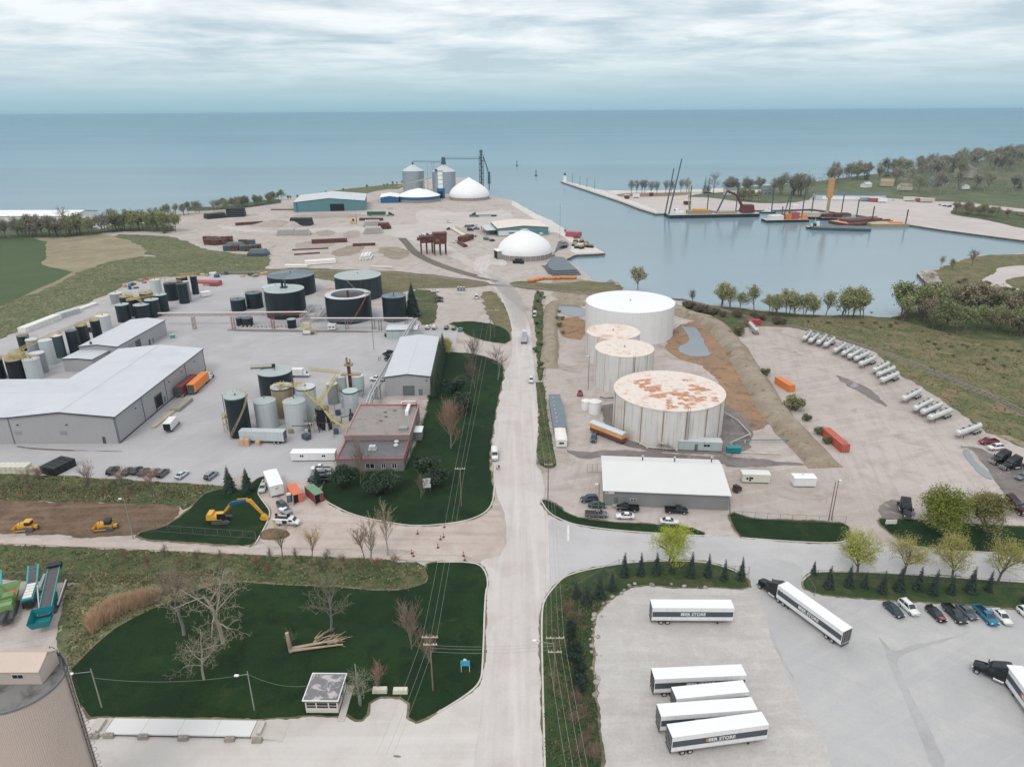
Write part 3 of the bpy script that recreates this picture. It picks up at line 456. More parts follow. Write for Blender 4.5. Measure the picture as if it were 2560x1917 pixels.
pbr('roof_gravel',A(154,146,143),.95,var=.1,vs=.5,spot=(A(120,112,108),.35,.58,.72))
pbr('roof_membrane',A(106,107,111),.8,var=.08,vs=.4,spot=(A(140,140,142),.2,.58,.74))
pbr('silo_top',A(128,126,124),.9,var=.12,vs=.5,spot=(A(86,84,84),.35,.5,.64))
pbr('glass_dark',A(40,46,52,1.3),.12,var=0)
pbr('glass_car',A(52,64,70,1.3),.08,var=0)
pbr('door_grey',A(104,112,114),.5,var=.06)
pbr('opening_dark',A(24,26,30,1.3),.9,var=0)
pbr('teal_wall',A(96,140,146),.55,var=.05,vs=.15)
pbr('blue_band',A(30,100,148),.5,var=.08)
pbr('corrugated_steel',A(168,182,188),.35,.35,var=.05,vs=.1)
pbr('steel_dark',A(72,90,98),.5,var=.15)
pbr('steel_light',A(196,190,186),.4,var=.12,vs=1.5)
pbr('pipe_silver',A(208,206,206),.35,.2,var=.08,vs=1.5)
pbr('pipe_grey',A(150,152,156),.45,var=.15)
pbr('red_steel',A(158,92,80),.6,var=.15,spot=(A(196,160,150),.8,.55,.7))
pbr('yellow_steel',A(204,184,112),.55,var=.15)
pbr('yellow_faded',A(176,166,132),.6,var=.2)
pbr('rust_steel',A(92,56,46),.8,var=.3,vs=.8,spot=(A(150,104,84),.5,.55,.7))
pbr('concrete',A(198,192,186),.9,var=.06,vs=.8)
pbr('concrete_dirty',A(160,152,144),.9,var=.12,vs=.6)
pbr('wood_pole',A(130,112,98),.9,var=.12)
pbr('wood_pale',A(190,176,156),.85,var=.12)
pbr('pole_green',A(150,160,150),.7,var=.06)
pbr('wire',A(168,172,164),.6,var=0)
pbr('paint',(1,1,1),.28,var=0,objcol=True)
pbr('flat_paint',(1,1,1),.55,var=.08,objcol=True,vs=.7)
pbr('rubber',A(34,34,36,1.3),.8,var=.1)
pbr('rim',A(190,192,196),.35,.4,var=0)
pbr('black_plastic',A(30,32,36,1.3),.5,var=.1)
pbr('chrome',A(214,216,220),.18,.8,var=0)
pbr('lamp_white',A(236,238,240),.2,var=0)
pbr('lamp_red',A(150,30,30),.25,var=0)
pbr('aluminium',A(222,221,219),.3,.25,var=.06,vs=.4,streak=(A(160,156,152),.35))
pbr('dark_stripe',A(76,84,92),.45,var=.04)
pbr('letter_white',A(236,236,236),.5,var=0)
pbr('letter_orange2',A(220,138,74),.5,var=.06)
pbr('crane_tan',A(208,158,100),.6,var=.1)
pbr('trim_maroon',A(104,44,46),.6,var=.2)
pbr('blue_sign',A(70,176,208),.5,var=.04)
pbr('letter_orange',A(232,140,70),.5,var=0)
pbr('machine_yellow',A(228,172,66),.45,var=.1,vs=1.2)
pbr('machine_teal',A(20,132,140),.4,var=.08,vs=1)
pbr('machine_teal_light',A(70,168,166),.45,var=.1)
pbr('machine_green',A(128,160,108),.5,var=.1)
pbr('machine_blue',A(28,96,140),.45,var=.05)
pbr('belt',A(92,88,92),.8,var=.1)
pbr('track_grey',A(92,92,92),.7,var=.2)
pbr('cardboard',A(206,174,142),.85,var=.06)
pbr('bag_white',A(236,234,230),.75,var=.04)
pbr('bag_cream',A(222,218,202),.75,var=.05)
pbr('bark',A(112,102,94),.95,var=.15,vs=1.5)
pbr('bark_pale',A(176,166,152),.95,var=.15,vs=1.5)
pbr('bark_grey',A(126,122,118),.95,var=.12)
pbr('twig',(1,1,1),.95,var=.12,objcol=True,vs=.4)
pbr('leaf',(1,1,1),.8,var=.28,objcol=True,vs=.5)
pbr('needles',(1,1,1),.85,var=.3,objcol=True,vs=.7)
pbr('dead_wood',A(180,160,140),.9,var=.15)
def C(r,g,b):return A(r,g,b)
# tanks
def tank(name,label,at,side,roof,cat='tank',group=None,n=40,cone=.06,rim=None,rail=False,ladder=None,seams=0,stair=None,legs=0,segs=0,opentop=False,band=True):
 x,y,r,h=at;t=thing(name,label,cat,(x,y,0),0,group)
 z0=legs
 m=MB();m.lathe([(r,z0),(r,h)],M(side),n)
 if legs:m.lathe([(.3,z0-.9*r),(r,z0)],M(side),n)
 m.build('shell',t)
 if opentop:
  m=MB();m.lathe([(r*.74,h-2.2),(r*.74,h)],M('grey_tank'),n);m.lathe([(.01,h-2.2),(r*.74,h-2.2)],M('roof_gravel'),n);m.build('pit',t)
  m=MB();m.lathe([(r*.74,h+.01),(r+.05,h+.01),(r+.05,h-.15)],M(roof),n);m.build('rim',t)
  m=MB()
  for i in range(14):
   yy=-r*.7+r*1.4*i/13;w=math.sqrt(max(0,(r*.74)**2-yy*yy));m.box(-w,w,yy-.06,yy+.06,h-2.15,h-1.9,M('trim_grey'))
  m.build('grating',t)
  m=MB();m.box(-.6,r,-.5,.5,h+.1,h+.35,M('rust_steel'));m.tube((0,0,h-2),(0,0,h+1.6),.5,n=8,m=M('rust_steel'));m.path([(-.6,.5,h+1.2),(r,.5,h+1.2)],.06,M('yellow_faded'));m.build('bridge',t)
 elif segs:
  for k in range(segs):
   m=MB();m.lathe([(r+.1,h-.02),(.25,h+r*cone)],M(('slate_roof','slate_roof2')[k%2]if 'slate_roof2' in MATS else roof),12,a0=2*math.pi*k/segs,a1=2*math.pi*(k+1)/segs,smooth=False);m.build('roof_plate',t)
  m=MB();m.tube((0,0,h+r*cone-.1),(0,0,h+r*cone+.9),.3,n=8,m=M('trim_dark'));m.build('vent',t)
 else:
  m=MB();m.lathe([(r+.06,h-.12),(r+.06,h+.02),(r*.5,h+r*cone*.55),(.02,h+r*cone)],M(roof),n,smooth=False);m.build('roof',t)
  if r>2.8:
   m=MB();m.tube((0,0,h+r*cone-.05),(0,0,h+r*cone+.5),.22,n=8,m=M('trim_grey'));m.lathe([(.01,h+r*cone+.55),(.38,h+r*cone+.5)],M('trim_grey'),8);m.build('vent',t)
 if rim:
  m=MB();m.lathe([(r+.02,h-.55),(r+.12,h-.5),(r+.12,h-.25),(r+.02,h-.2)],M(rim),n);m.build('rim_band',t)
 if seams:
  m=MB()
  for k in range(seams):
   a=2*math.pi*k/seams+.2;m.tube(((r+.02)*math.cos(a),(r+.02)*math.sin(a),.1),((r+.02)*math.cos(a),(r+.02)*math.sin(a),h-.2),.07,n=4,m=M('stained_tank'))
  m.build('downpipes',t)['kind']='stuff'
 if rail:
  a0,a1=(rail if isinstance(rail,tuple)else(0,360));k=max(6,int(abs(a1-a0)/360*r*6))
  P=[((r-.1)*math.cos(RD(a0+(a1-a0)*i/k)),(r-.1)*math.sin(RD(a0+(a1-a0)*i/k)),h)for i in range(k+1)]
  m=MB()
  for zz in(.55,1.1):m.path([(p[0],p[1],p[2]+zz)for p in P],.06,M('yellow_steel'),4)
  for p in P:m.tube(p,(p[0],p[1],p[2]+1.1),.05,n=4,m=M('yellow_steel'))
  m.build('handrail',t)
 if ladder is not None:
  a=RD(ladder);ca,sa=math.cos(a),math.sin(a);m=MB()
  for d in(-.3,.3):m.tube(((r+.2)*ca-d*sa,(r+.2)*sa+d*ca,.2),((r+.2)*ca-d*sa,(r+.2)*sa+d*ca,h+.9),.05,n=4,m=M('trim_grey'))
  for k in range(int(h/.6)):m.tube(((r+.2)*ca+.3*sa,(r+.2)*sa-.3*ca,.4+k*.6),((r+.2)*ca-.3*sa,(r+.2)*sa+.3*ca,.4+k*.6),.03,n=3,m=M('trim_grey'))
  m.build('ladder',t)
 if stair is not None:
  a0,a1,mt=stair;k=24;m=MB()
  for i in range(k):
   b0,b1=RD(a0+(a1-a0)*i/k),RD(a0+(a1-a0)*(i+1)/k);zz=h*(i+.5)/k
   m.add([((r+.05)*math.cos(b0),(r+.05)*math.sin(b0),zz),((r+1.0)*math.cos(b0),(r+1.0)*math.sin(b0),zz),((r+1.0)*math.cos(b1),(r+1.0)*math.sin(b1),zz+.12),((r+.05)*math.cos(b1),(r+.05)*math.sin(b1),zz+.12)],[(0,1,2,3)],M(mt))
  for zo in(.1,.6,1.1):m.path([((r+1)*math.cos(RD(a0+(a1-a0)*i/k)),(r+1)*math.sin(RD(a0+(a1-a0)*i/k)),h*i/k+zo)for i in range(k+1)],.06,M(mt),4)
  for i in range(0,k+1,3):
   b=RD(a0+(a1-a0)*i/k);m.tube(((r+1)*math.cos(b),(r+1)*math.sin(b),h*i/k),((r+1)*math.cos(b),(r+1)*math.sin(b),h*i/k+1.1),.05,n=4,m=M(mt))
  m.build('stair',t)
 if legs:
  for k in range(4):
   a=RD(45+90*k);m=MB();m.tube((r*.9*math.cos(a),r*.9*math.sin(a),0),(r*.9*math.cos(a),r*.9*math.sin(a),z0+.4),.14,n=6,m=M('trim_grey'));m.build('leg',t)
 return t
pbr('slate_roof2',A(112,124,134),.5,var=.1,vs=.4)
T1=tank('storage_tank','largest white storage tank, clean flat white roof, beside the harbour',(53.78,306.96,19.9,14.69),'white_paint','clean_white',group='white storage tanks',n=72,cone=.02)
T2=tank('storage_tank','white storage tank with peach rusty roof in front of the largest tank',(41.14,270.26,10.74,11.87),'white_tank_old','rust_roof',group='white storage tanks',n=56,cone=.03,seams=10)
T3=tank('storage_tank','white storage tank with brown drips down its front, third from the harbour',(41.31,242.16,10.66,14.22),'white_tank_old','pale_roof_plate',group='white storage tanks',n=56,cone=.03,seams=12,ladder=-80)
T4=thing('storage_tank','wide stained white tank with a patchwork of rust plates on its roof','tank',(49.86,204.93,0),0,'white storage tanks')
r4,h4=17.26,12.6
m=MB();m.lathe([(r4,0),(r4,h4)],M('white_tank_old'),80);m.build('shell',T4)
m=MB();m.lathe([(r4+.12,h4-.3),(r4+.12,h4+.02),(.05,h4+.35)],M('pale_roof_plate'),80,smooth=False);m.build('roof',T4)
rr=random.Random(4)
SH={}
for i in range(-8,9):            # roof plates laid in rows, some of them rusted through
 for j in range(-10,11):
  px,py=i*2.02+(1.0 if j%2 else 0),j*1.62
  ca,sa=math.cos(.35),math.sin(.35);qx,qy=px*ca-py*sa,px*sa+py*ca
  d=math.hypot(qx,qy)
  if d>r4-1.5:continue
  band=abs(px+4.5)<2.6 and py<10 or(py<-2.5 and-9<px<12 and py>-13)or(abs(px-9)<1.3 and py<6)
  if not band and rr.random()>.16:continue
  if band and rr.random()<.25:continue
  kind='rust_plate' if(band and rr.random()<.78)else 'rust_roof'
  if kind not in SH:SH[kind]=MB().box(-.94,.94,-.73,.73,0,.05,M(kind)).mesh('roof_plate')
  o=bpy.data.objects.new('roof_plate',SH[kind]);COL.objects.link(o);o.parent=T4;o.location=(qx,qy,h4+.36*(1-d/r4)+.01);o.rotation_euler=(0,0,.35)
for k in range(16):
 a=2*math.pi*k/16+.1;m=MB();m.box(r4-.02,r4+.14,-.16,.16,.1,h4-.3,M('stained_tank'));m.build('shell_rib',T4,rz=a)
m=MB()
for d in(-.35,.35):m.tube((r4+.4,d,0),(r4+.4,d,h4+1),.06,n=4,m=M('trim_grey'))
for k in range(18):m.tube((r4+.4,-.35,.5+k*.65),(r4+.4,.35,.5+k*.65),.04,n=3,m=M('trim_grey'))
m.build('ladder',T4,rz=RD(-83))
m=MB();m.box(-1.4,1.4,-18.6,-17.3,2.2,2.35,M('steel_light'));m.path([(-1.4,-18.6,3.4),(1.4,-18.6,3.4)],.06,M('steel_light'));m.path([(-1.4,-18.6,2.9),(1.4,-18.6,2.9)],.05,M('steel_light'))
for x in(-1.4,-.5,.5,1.4):m.tube((x,-18.6,0),(x,-18.6,3.4),.07,n=4,m=M('steel_light'))
for k in range(9):m.box(1.5+k*.35,1.8+k*.35,-18.5,-17.5,2.1-k*.24,2.18-k*.24,M('pipe_grey'))
m.build('access_stair',T4,rz=RD(-16))
DG='dark tanks of the tank farm'
tank('storage_tank','dark green tank with pale flat roof and black agitator behind the pipe gantry',(-113.46,340.81,9.67,13.38),'dark_tank','tank_roof',group=DG,n=56)
tank('storage_tank','dark tank with wedge patterned slate roof at the back of the tank farm',(-124.31,387.74,12.87,10.38),'dark_tank','slate_roof',group=DG,n=48,segs=4,cone=.08)
tank('storage_tank','streaked dark tank with pale roof and a stair winding round it',(-84.44,378.09,12.62,11.94),'dark_tank_worn','tank_roof',group=DG,n=56,stair=(-60,-105,'stained_tank'))
tank('storage_tank','open topped dark tank with wide pale rim and a rusty bridge inside',(-80.2,333.56,10.99,12.43),'dark_tank','pale_roof',group=DG,n=56,opentop=True,stair=(-78,-30,'red_steel'))
tank('storage_tank','narrow dark tank with slate roof beside the tall dark spruce',(-57.25,331.01,5.76,12.08),'dark_tank','slate_roof',group=DG,n=40,segs=6)
tank('storage_tank','pale mint tank half hidden behind the dark tank with the agitator',(-121.5,352,6.6,12.0),'mint_tank','mint_tank',group=DG,n=44)
tank('storage_tank','small dark tank left of the gantry, in front of its twin',(-140.95,349.56,3.68,6.1),'dark_tank','slate_roof',group=DG,n=32,rail=(90,200))
tank('storage_tank','small dark tank left of the gantry, behind its twin',(-134.6,355.5,4.2,8.0),'dark_tank','slate_roof',group=DG,n=32,rail=(60,220))
for k,(t,l)in enumerate((((-130.48,322.54,1.82,3.86),'low dark tank under the gantry, left of the pair'),((-126.43,321.71,2.52,3.94),'low dark tank under the gantry, right of the pair'),((-104.22,317.98,2.08,4.29),'slim black tank with a pale dome standing before the pipe manifold'))):
 tank('storage_tank',l,t,'black_tank' if k==2 else 'dark_tank','tank_roof' if k==2 else 'slate_roof',group=DG,n=28)
ag=thing('agitator','black motor and mixer standing on the pale roof of a dark tank','agitator',(-113.46,340.8,13.95));mb=MB();mb.box(-1.6,1.6,-1.2,1.2,0,.5,M('black_plastic'));mb.build('base',ag);mb=MB();mb.tube((-.7,0,.5),(-.7,0,4.2),.55,n=10,m=M('black_plastic'));mb.build('motor',ag);mb=MB();mb.tube((.8,0,.5),(.8,0,3.4),.4,n=10,m=M('steel_dark'));mb.path([(.8,0,3.4),(-.7,0,3.9)],.25,M('steel_dark'));mb.build('gearbox',ag)
BG='tanks of the batch plant'
tank('mixing_tank','wide dark tank with pale roof at the back of the batch plant',(-84.92,233.94,5.95,9.14),'dark_tank','tank_roof',group=BG,n=48)
tank('mixing_tank','tall dark tank with a spiral stair at the front left of the batch plant',(-86.1,200.3,3.3,13.3),'dark_tank','tank_roof',group=BG,n=40,stair=(-120,-10,'yellow_faded'),rail=(0,120),rim='trim_dark')
tank('mixing_tank','white cone roofed tank above the parked trailer, left of the two',(-79.5,206.2,3.45,9.2),'pale_tank','tank_roof',group=BG,cone=.28,n=40)
tank('mixing_tank','white cone roofed tank above the parked trailer, right of the two',(-69.5,204.6,3.45,9.7),'pale_tank','tank_roof',group=BG,cone=.28,n=40)
tank('mixing_tank','white tank with stained front and black roof ring behind the two white tanks',(-76.8,215.6,3.5,10.4),'stained_tank','pale_roof',group=BG,rim='trim_dark',rail=(-150,20),n=40)
tank('mixing_tank','tall white tank with black roof ring and yellow walkway, right rear of batch plant',(-68.4,214.2,3.2,10.8),'pale_tank','pale_roof',group=BG,rim='trim_dark',rail=(120,260),n=40)
tank('mixing_tank','black tank on legs below the yellow stair of the batch plant',(-60.7,203.9,2.15,7.5),'black_tank','black_tank',group=BG,n=32,legs=1.6,rail=(150,390))
tank('mixing_tank','white upright tank with black ring beside the flat roofed office',(-54.5,217.3,2.5,8.0),'pale_tank','mint_tank',group=BG,n=36,rim='trim_dark')
tank('hopper_tank','pale mint silo on legs, left of the pair under the brown mast',(-60.8,231.0,1.9,8.0),'mint_tank','pale_roof',group=BG,n=28,legs=3.2)
tank('hopper_tank','pale mint silo on legs, right of the pair under the brown mast',(-54.9,231.6,2.15,8.0),'mint_tank','pale_roof',group=BG,n=28,legs=3.2)
tank('mixing_tank','grey tank between the yellow stair tower and the mint silos',(-62.7,225.6,1.9,7.4),'grey_tank','pale_roof',group=BG,n=28)
tank('mixing_tank','small white tank behind the tall dark stair tank',(-90.3,208.5,2.2,11.2),'grey_tank','tank_roof',group=BG,n=28)
for(t,sd_,rf,lab,kw)in(
 ((-190.37,330.98,3.13,8.5),'dark_tank','tank_roof','dark tank with pale roof, leftmost of the front row behind the shed',{}),
 ((-182.79,334.44,3.73,7.53),'dark_tank','tank_roof','dark tank with pale roof, second in the front row behind the shed',{}),
 ((-179.84,339.21,3.35,8.77),'dark_tank','tank_roof','dark tank with pale roof, third in the front row behind the shed',{}),
 ((-180.19,348.91,3.29,8.86),'dark_tank','tank_roof','tallest dark tank with pale roof at the right of the front row',{}),
 ((-196.5,347,3.2,8.6),'dark_tank','yellow_faded','dark tank with yellow rails at the left of the second row',dict(rail=True)),
 ((-190.0,341.5,3.1,8.7),'dark_tank','stained_tank','dark tank with brown roof in the second row',dict(rail=(0,180))),
 ((-189.5,353.5,3.2,8.7),'dark_tank','stained_tank','dark tank with brown roof behind the tallest front tank',dict(rail=(20,200))),
 ((-200.5,386.0,2.9,8.2),'pale_tank','rust_roof','white tank with orange rails at the left of the far dark tanks',dict(rail=True)),
 ((-185.58,372.48,3.35,9.28),'dark_tank','dark_tank_worn','dark tank with orange walkway, left of the far tall tanks',dict(rail=(0,180))),
 ((-175.99,365.57,2.66,10.66),'dark_tank','dark_tank_worn','dark tank with pink pipe on top, middle of the far tall tanks',{}),
 ((-178.17,385.16,1.8,10.39),'dark_tank','stained_tank','slim dark tank at the right end of the far tall tanks',dict(rail=(0,180))),
 ((-184.0,383.5,3.0,10.2),'dark_tank','stained_tank','dark tank at the back of the far tall tanks',dict(rail=(0,180))),
 ((-176.3,371.0,1.6,10.6),'grey_tank','pale_roof','narrow pale grey tank among the far tall tanks',{}),
 ((-212.5,366,3.0,5.5),'grey_tank','pale_roof','grey box-like tank beside the lumber heaps',{}),
 ((-210.6,287.0,2.3,6.5),'dark_tank','slate_roof','dark blue tank with yellow rails behind the grey tanks',dict(rail=True)),
 ((-203.0,281.5,2.5,6.6),'grey_tank','pale_roof','light grey tank behind the tall pale tank',dict(rail=(0,180))),
 ((-188.5,268.5,2.5,10.2),'pale_tank','pale_roof','tall pale tank in front of the light grey tank',{}),
 ((-189.8,277.5,2.35,9.4),'teal_tank','rust_roof','grey green tank beside the tall pale tank',dict(rail=(0,180))),
 ((-185.3,281.0,2.25,10.5),'dark_tank','slate_roof','dark blue tank beside the grey green tank',{}),
 ((-186.0,289.5,2.3,10.2),'dark_tank','yellow_faded','dark tank under a yellow walkway near the chimney shed',dict(rail=True,ladder=-20)),
 ((-185.0,298.0,2.0,10.0),'dark_tank','yellow_faded','slim dark tank at the end of the yellow walkway',dict(rail=True)),
 ((-196.8,314.03,2.24,2.69),'dark_tank','stained_tank','short dark tank between the yellow walkway and the white tank',{}),
 ((-192.17,316.48,3.05,6.96),'pale_tank','rust_roof','white tank with orange rail behind the middle shed',dict(rail=(0,180))),
 ((-190.7,251.9,3.0,7.9),'black_tank','stained_tank','black tank with yellow rail at the left edge of the yard',dict(rail=True)),
 ((-184.0,251.7,2.9,8.1),'pale_tank','pale_roof','white tank with yellow ring rail near the big warehouse',dict(rail=True)),
 ((-198.5,251.5,3.0,7.8),'black_tank','yellow_faded','black tank with yellow rail cut by the left edge of the photo',dict(rail=True)),
 ((-195.0,260.0,2.8,7.5),'stained_tank','yellow_faded','beige tank under yellow platforms at the left edge',dict(rail=True)),
 ((-186.5,259.0,2.7,8.0),'grey_tank','pale_roof','grey roofed tank behind the white ringed tank',{})):
 tank('storage_tank',lab,t,sd_,rf,group='tanks along the left edge of the plant',n=32,**kw)
# buildings
def gable(name,label,c,rz,w,l,eave,ridge,wall,roof,cat='building',group=None,ov=.25,trim='trim_dark',apex=0.0,seam=0,base=None,gut=True):
 """ridge along local y; apex = sideways shift of the ridge"""
 t=thing(name,label,cat,(c[0],c[1],c[2]if len(c)>2 else 0),rz,group);a,b=w/2,l/2
 m=MB();m.exty([(-a,0),(a,0),(a,eave),(apex,ridge),(-a,eave)],-b,b,M(wall));m.build('wall',t)
 th=.14
 for sgn in(-1,1):
  dx=sgn*a-apex;sl=(eave-ridge)/abs(dx);ex=sgn*(a+ov);ez=ridge+sl*abs(ex-apex)
  m=MB();m.exty([(apex,ridge+.02),(ex,ez+.02),(ex,ez+.02+th),(apex,ridge+.02+th)][::1 if sgn<0 else-1],-b-ov,b+ov,M(roof));m.build('roof_slope',t)
  if gut:m=MB();m.box(ex-.02,ex+.14*sgn,-b-ov,b+ov,ez-.14,ez+.06,M(trim));m.build('gutter',t)
  for e in(-1,1):
   m=MB();y0,y1=sorted((e*(b+ov+.02),e*(b+ov+.14)))
   m.exty([(apex,ridge-.14),(ex,ez-.14),(ex,ez+.2),(apex,ridge+.2)][::1 if sgn<0 else-1],y0,y1,M(trim));m.build('verge_trim',t)
 m=MB();m.exty([(apex-.3,ridge+.12),(apex+.3,ridge+.12),(apex+.05,ridge+.24),(apex-.05,ridge+.24)],-b-ov,b+ov,M(roof));m.build('ridge_cap',t)
 if base:
  m=MB();m.box(-a-.03,a+.03,-b-.03,b+.03,0,base[0],M(base[1]));m.build('plinth',t)
 return t
def panel(t,name,side,w,l,u0,u1,z0,z1,m,d=.06,frame=None):
 """flat fitting on one wall: side f/b = front/back gable (along x), l/r = long walls (along y)"""
 a,b=w/2,l/2;q=MB()
 if side=='f':q.box(u0,u1,-b-d,-b+.05,z0,z1,M(m))
 if side=='b':q.box(u0,u1,b-.05,b+d,z0,z1,M(m))
 if side=='r':q.box(a-.05,a+d,u0,u1,z0,z1,M(m))
 if side=='l':q.box(-a-d,-a+.05,u0,u1,z0,z1,M(m))
 o=q.build(name,t)
 if frame:
  q=MB();f=.12;dd=d+.05
  for(p0,p1,q0,q1)in((u0-f,u1+f,z1,z1+f),(u0-f,u0,z0,z1),(u1,u1+f,z0,z1)):
   if side=='f':q.box(p0,p1,-b-dd,-b+.04,q0,q1,M(frame))
   if side=='b':q.box(p0,p1,b-.04,b+dd,q0,q1,M(frame))
   if side=='r':q.box(a-.04,a+dd,p0,p1,q0,q1,M(frame))
   if side=='l':q.box(-a-dd,-a+.04,p0,p1,q0,q1,M(frame))
  q.build('frame',o)
 return o
WH=thing('warehouse','big L shaped grey metal warehouse with pale ridged roof at the left edge','warehouse',(-121.5,194.3,0))
EV,RG,WW,LL=9.0,10.6,32.8,65.4
m=MB();m.exty([(-WW,0),(0,0),(0,EV),(-WW/2,RG),(-WW,EV)],0,LL,M('metal_wall'));m.build('wall',WH)
m=MB();m.extx([(0.05,0),(32.3,0),(32.3,EV-.05),(16.2,RG-.08),(.05,EV-.05)],-125,-WW+.1,M('metal_wall'));m.build('wall',WH)
def slope(p,name='roof_slope',th=.14):   # p: four corner points
 q=MB();q.add(list(p)+[(a[0],a[1],a[2]-th)for a in p],[(0,1,2,3),(7,6,5,4),(0,4,5,1),(1,5,6,2),(2,6,7,3),(3,7,4,0)],M('metal_roof'));return q.build(name,WH)
o_=.35;hz=.16
slope([(o_,-o_,EV+hz-.03),(o_,LL+o_,EV+hz-.03),(-WW/2,LL+o_,RG+hz),(-WW/2,-o_,RG+hz)])
slope([(-WW/2,-o_,RG+hz),(-WW/2,16.2,RG+hz),(-WW,0,EV+hz),(-WW,-o_,EV+hz)])
slope([(-WW/2,16.2,RG+hz),(-WW/2,LL+o_,RG+hz),(-WW-o_,LL+o_,EV+hz-.03),(-WW-o_,32.4,EV+hz-.03)])
slope([(-WW/2,16.2,RG+hz),(-WW-o_,32.4+o_,EV+hz-.03),(-125,32.4+o_,EV+hz-.03),(-125,16.2,RG+hz)])
slope([(-WW/2,16.2,RG+hz),(-125,16.2,RG+hz),(-125,-.3,EV+hz-.03),(-WW,-.3,EV+hz)])
m=MB();m.exty([(-WW/2-.35,RG+hz),(-WW/2+.35,RG+hz),(-WW/2,RG+hz+.16)],-o_,LL+o_,M('metal_roof'));m.build('ridge_cap',WH)
m=MB();m.extx([(15.85,RG+hz),(16.55,RG+hz),(16.2,RG+hz+.16)],-125,-WW/2-.2,M('metal_roof'));m.build('ridge_cap',WH)
m=MB();m.box(o_,o_+.18,-o_,LL+o_,EV-.16,EV+.12,M('trim_dark'));m.build('gutter',WH)
m=MB();m.exty([(-WW/2,RG-.1),(o_+.1,EV-.22),(o_+.1,EV+.18),(-WW/2,RG+.3)],-o_-.15,-o_-.02,M('trim_dark'));m.build('verge_trim',WH)
m=MB();m.exty([(-WW/2,RG-.1),(-WW/2,RG+.3),(-WW,EV+.2),(-WW,EV-.2)],-o_-.15,-o_-.02,M('trim_dark'));m.build('verge_trim',WH)
m=MB();m.box(-125,-WW-.1,-.42,-.3,EV-.18,EV+.14,M('trim_dark'));m.build('gutter',WH)
for y in(0.2,16.4,32.6,48.9,65.2):m=MB();m.box(.01,.16,y-.1,y+.1,.1,EV-.2,M('trim_grey'));m.build('downspout',WH)
for x in(-.2,-WW+.3,-64):m=MB();m.box(x-.1,x+.1,-.16,-.01,.1,EV-.2,M('trim_grey'));m.build('downspout',WH)
m=MB();m.box(-.04,.06,0,LL,.02,.5,M('trim_dark'));m.build('plinth',WH)
m=MB();m.box(.0,.1,24.5,28.6,1.1,5.2,M('opening_dark'));d_=m.build('loading_door',WH)
m=MB();m.box(.1,.3,24.2,24.5,.8,5.4,M('trim_dark'));m.box(.1,.3,28.6,28.9,.8,5.4,M('trim_dark'));m.box(.1,.5,24.2,28.9,5.2,5.5,M('trim_dark'));m.build('frame',d_)
m=MB();m.box(0,.08,30.2,31.2,1.0,3.1,M('door_grey'));m.build('door',WH)
m=MB();m.box(-5.1,-4.2,-.08,.05,.1,2.3,M('trim_dark'));m.build('door',WH)
for x in(-30.5,-16.6):m=MB();m.box(x-1.1,x+1.1,-.05,.05,3.1,4.4,M('trim_grey2')if 'trim_grey2' in MATS else M('grey_tank'));m.build('wall_vent',WH)
for y in(12,35.5,46,57):m=MB();m.box(.02,.3,y-.25,y+.25,6.6,6.85,M('black_plastic'));m.build('wall_lamp',WH)
for x in(-30,-15):m=MB();m.box(x-.25,x+.25,-.3,-.02,6.4,6.65,M('black_plastic'));m.build('wall_lamp',WH)
B=gable('shed','grey metal shed with green roller door and shallow roof behind the warehouse',(-167.7,289,0),RD(-2.2),15.8,39.0,6.9,7.75,'metal_wall','pale_roof',group='grey metal sheds')
panel(B,'roller_door','r',15.8,39,-6.5,-2.6,.1,5.0,'teal_tank',frame='trim_grey');panel(B,'door','r',15.8,39,3.5,4.6,.1,2.3,'trim_dark',frame='trim_grey');panel(B,'door','r',15.8,39,6.5,7.6,.1,2.3,'trim_grey');panel(B,'wall_panel','r',15.8,39,-12,-7.5,.1,5.2,'grey_tank')
B=gable('shed','small grey shed with dark chimney between the tanks and the warehouse',(-170.6,266.3,0),RD(-5),12.2,14.6,5.2,5.5,'metal_wall','pale_roof',group='grey metal sheds')
m=MB();m.tube((-1.5,4.4,5.2),(-1.5,4.4,8.4),.42,n=12,m=M('rust_steel'));m.lathe([(.5,0),(.5,.2)],M('rust_steel'),12,(-1.5,4.4,8.4));m.build('chimney',B)
B=gable('long_building','long grey building with pale rusted-edge roof beside the cedar hedge',(-37.9,255.2,0),RD(1.6),16.0,47.0,7.3,8.3,'metal_wall','pale_roof')
panel(B,'roller_door','f',16,47,-1.7,2.1,.1,3.7,'door_grey',frame='trim_dark');panel(B,'door','f',16,47,3.9,4.9,.1,2.3,'trim_grey',frame='trim_dark');m=MB();m.box(6.5,6.9,-23.75,-23.5,5.6,5.9,M('black_plastic'));m.build('wall_lamp',B)
OF=thing('office_building','flat roofed grey office with rose trim, low front block and higher back block','building',(-40.3,175.2,0))
m=MB();m.box(-9.5,9.5,0,12.0,0,3.7,M('office_wall'));m.build('wall',OF)
m=MB();m.box(-9.7,9.8,12.02,34.8,0,5.5,M('office_wall'));m.build('wall',OF)
m=MB();m.box(-9.2,9.2,.3,12.0,3.7,3.78,M('roof_membrane'));m.build('flat_roof',OF)
m=MB();m.box(-9.4,9.5,12.3,34.5,5.5,5.58,M('roof_gravel'));m.build('flat_roof',OF)
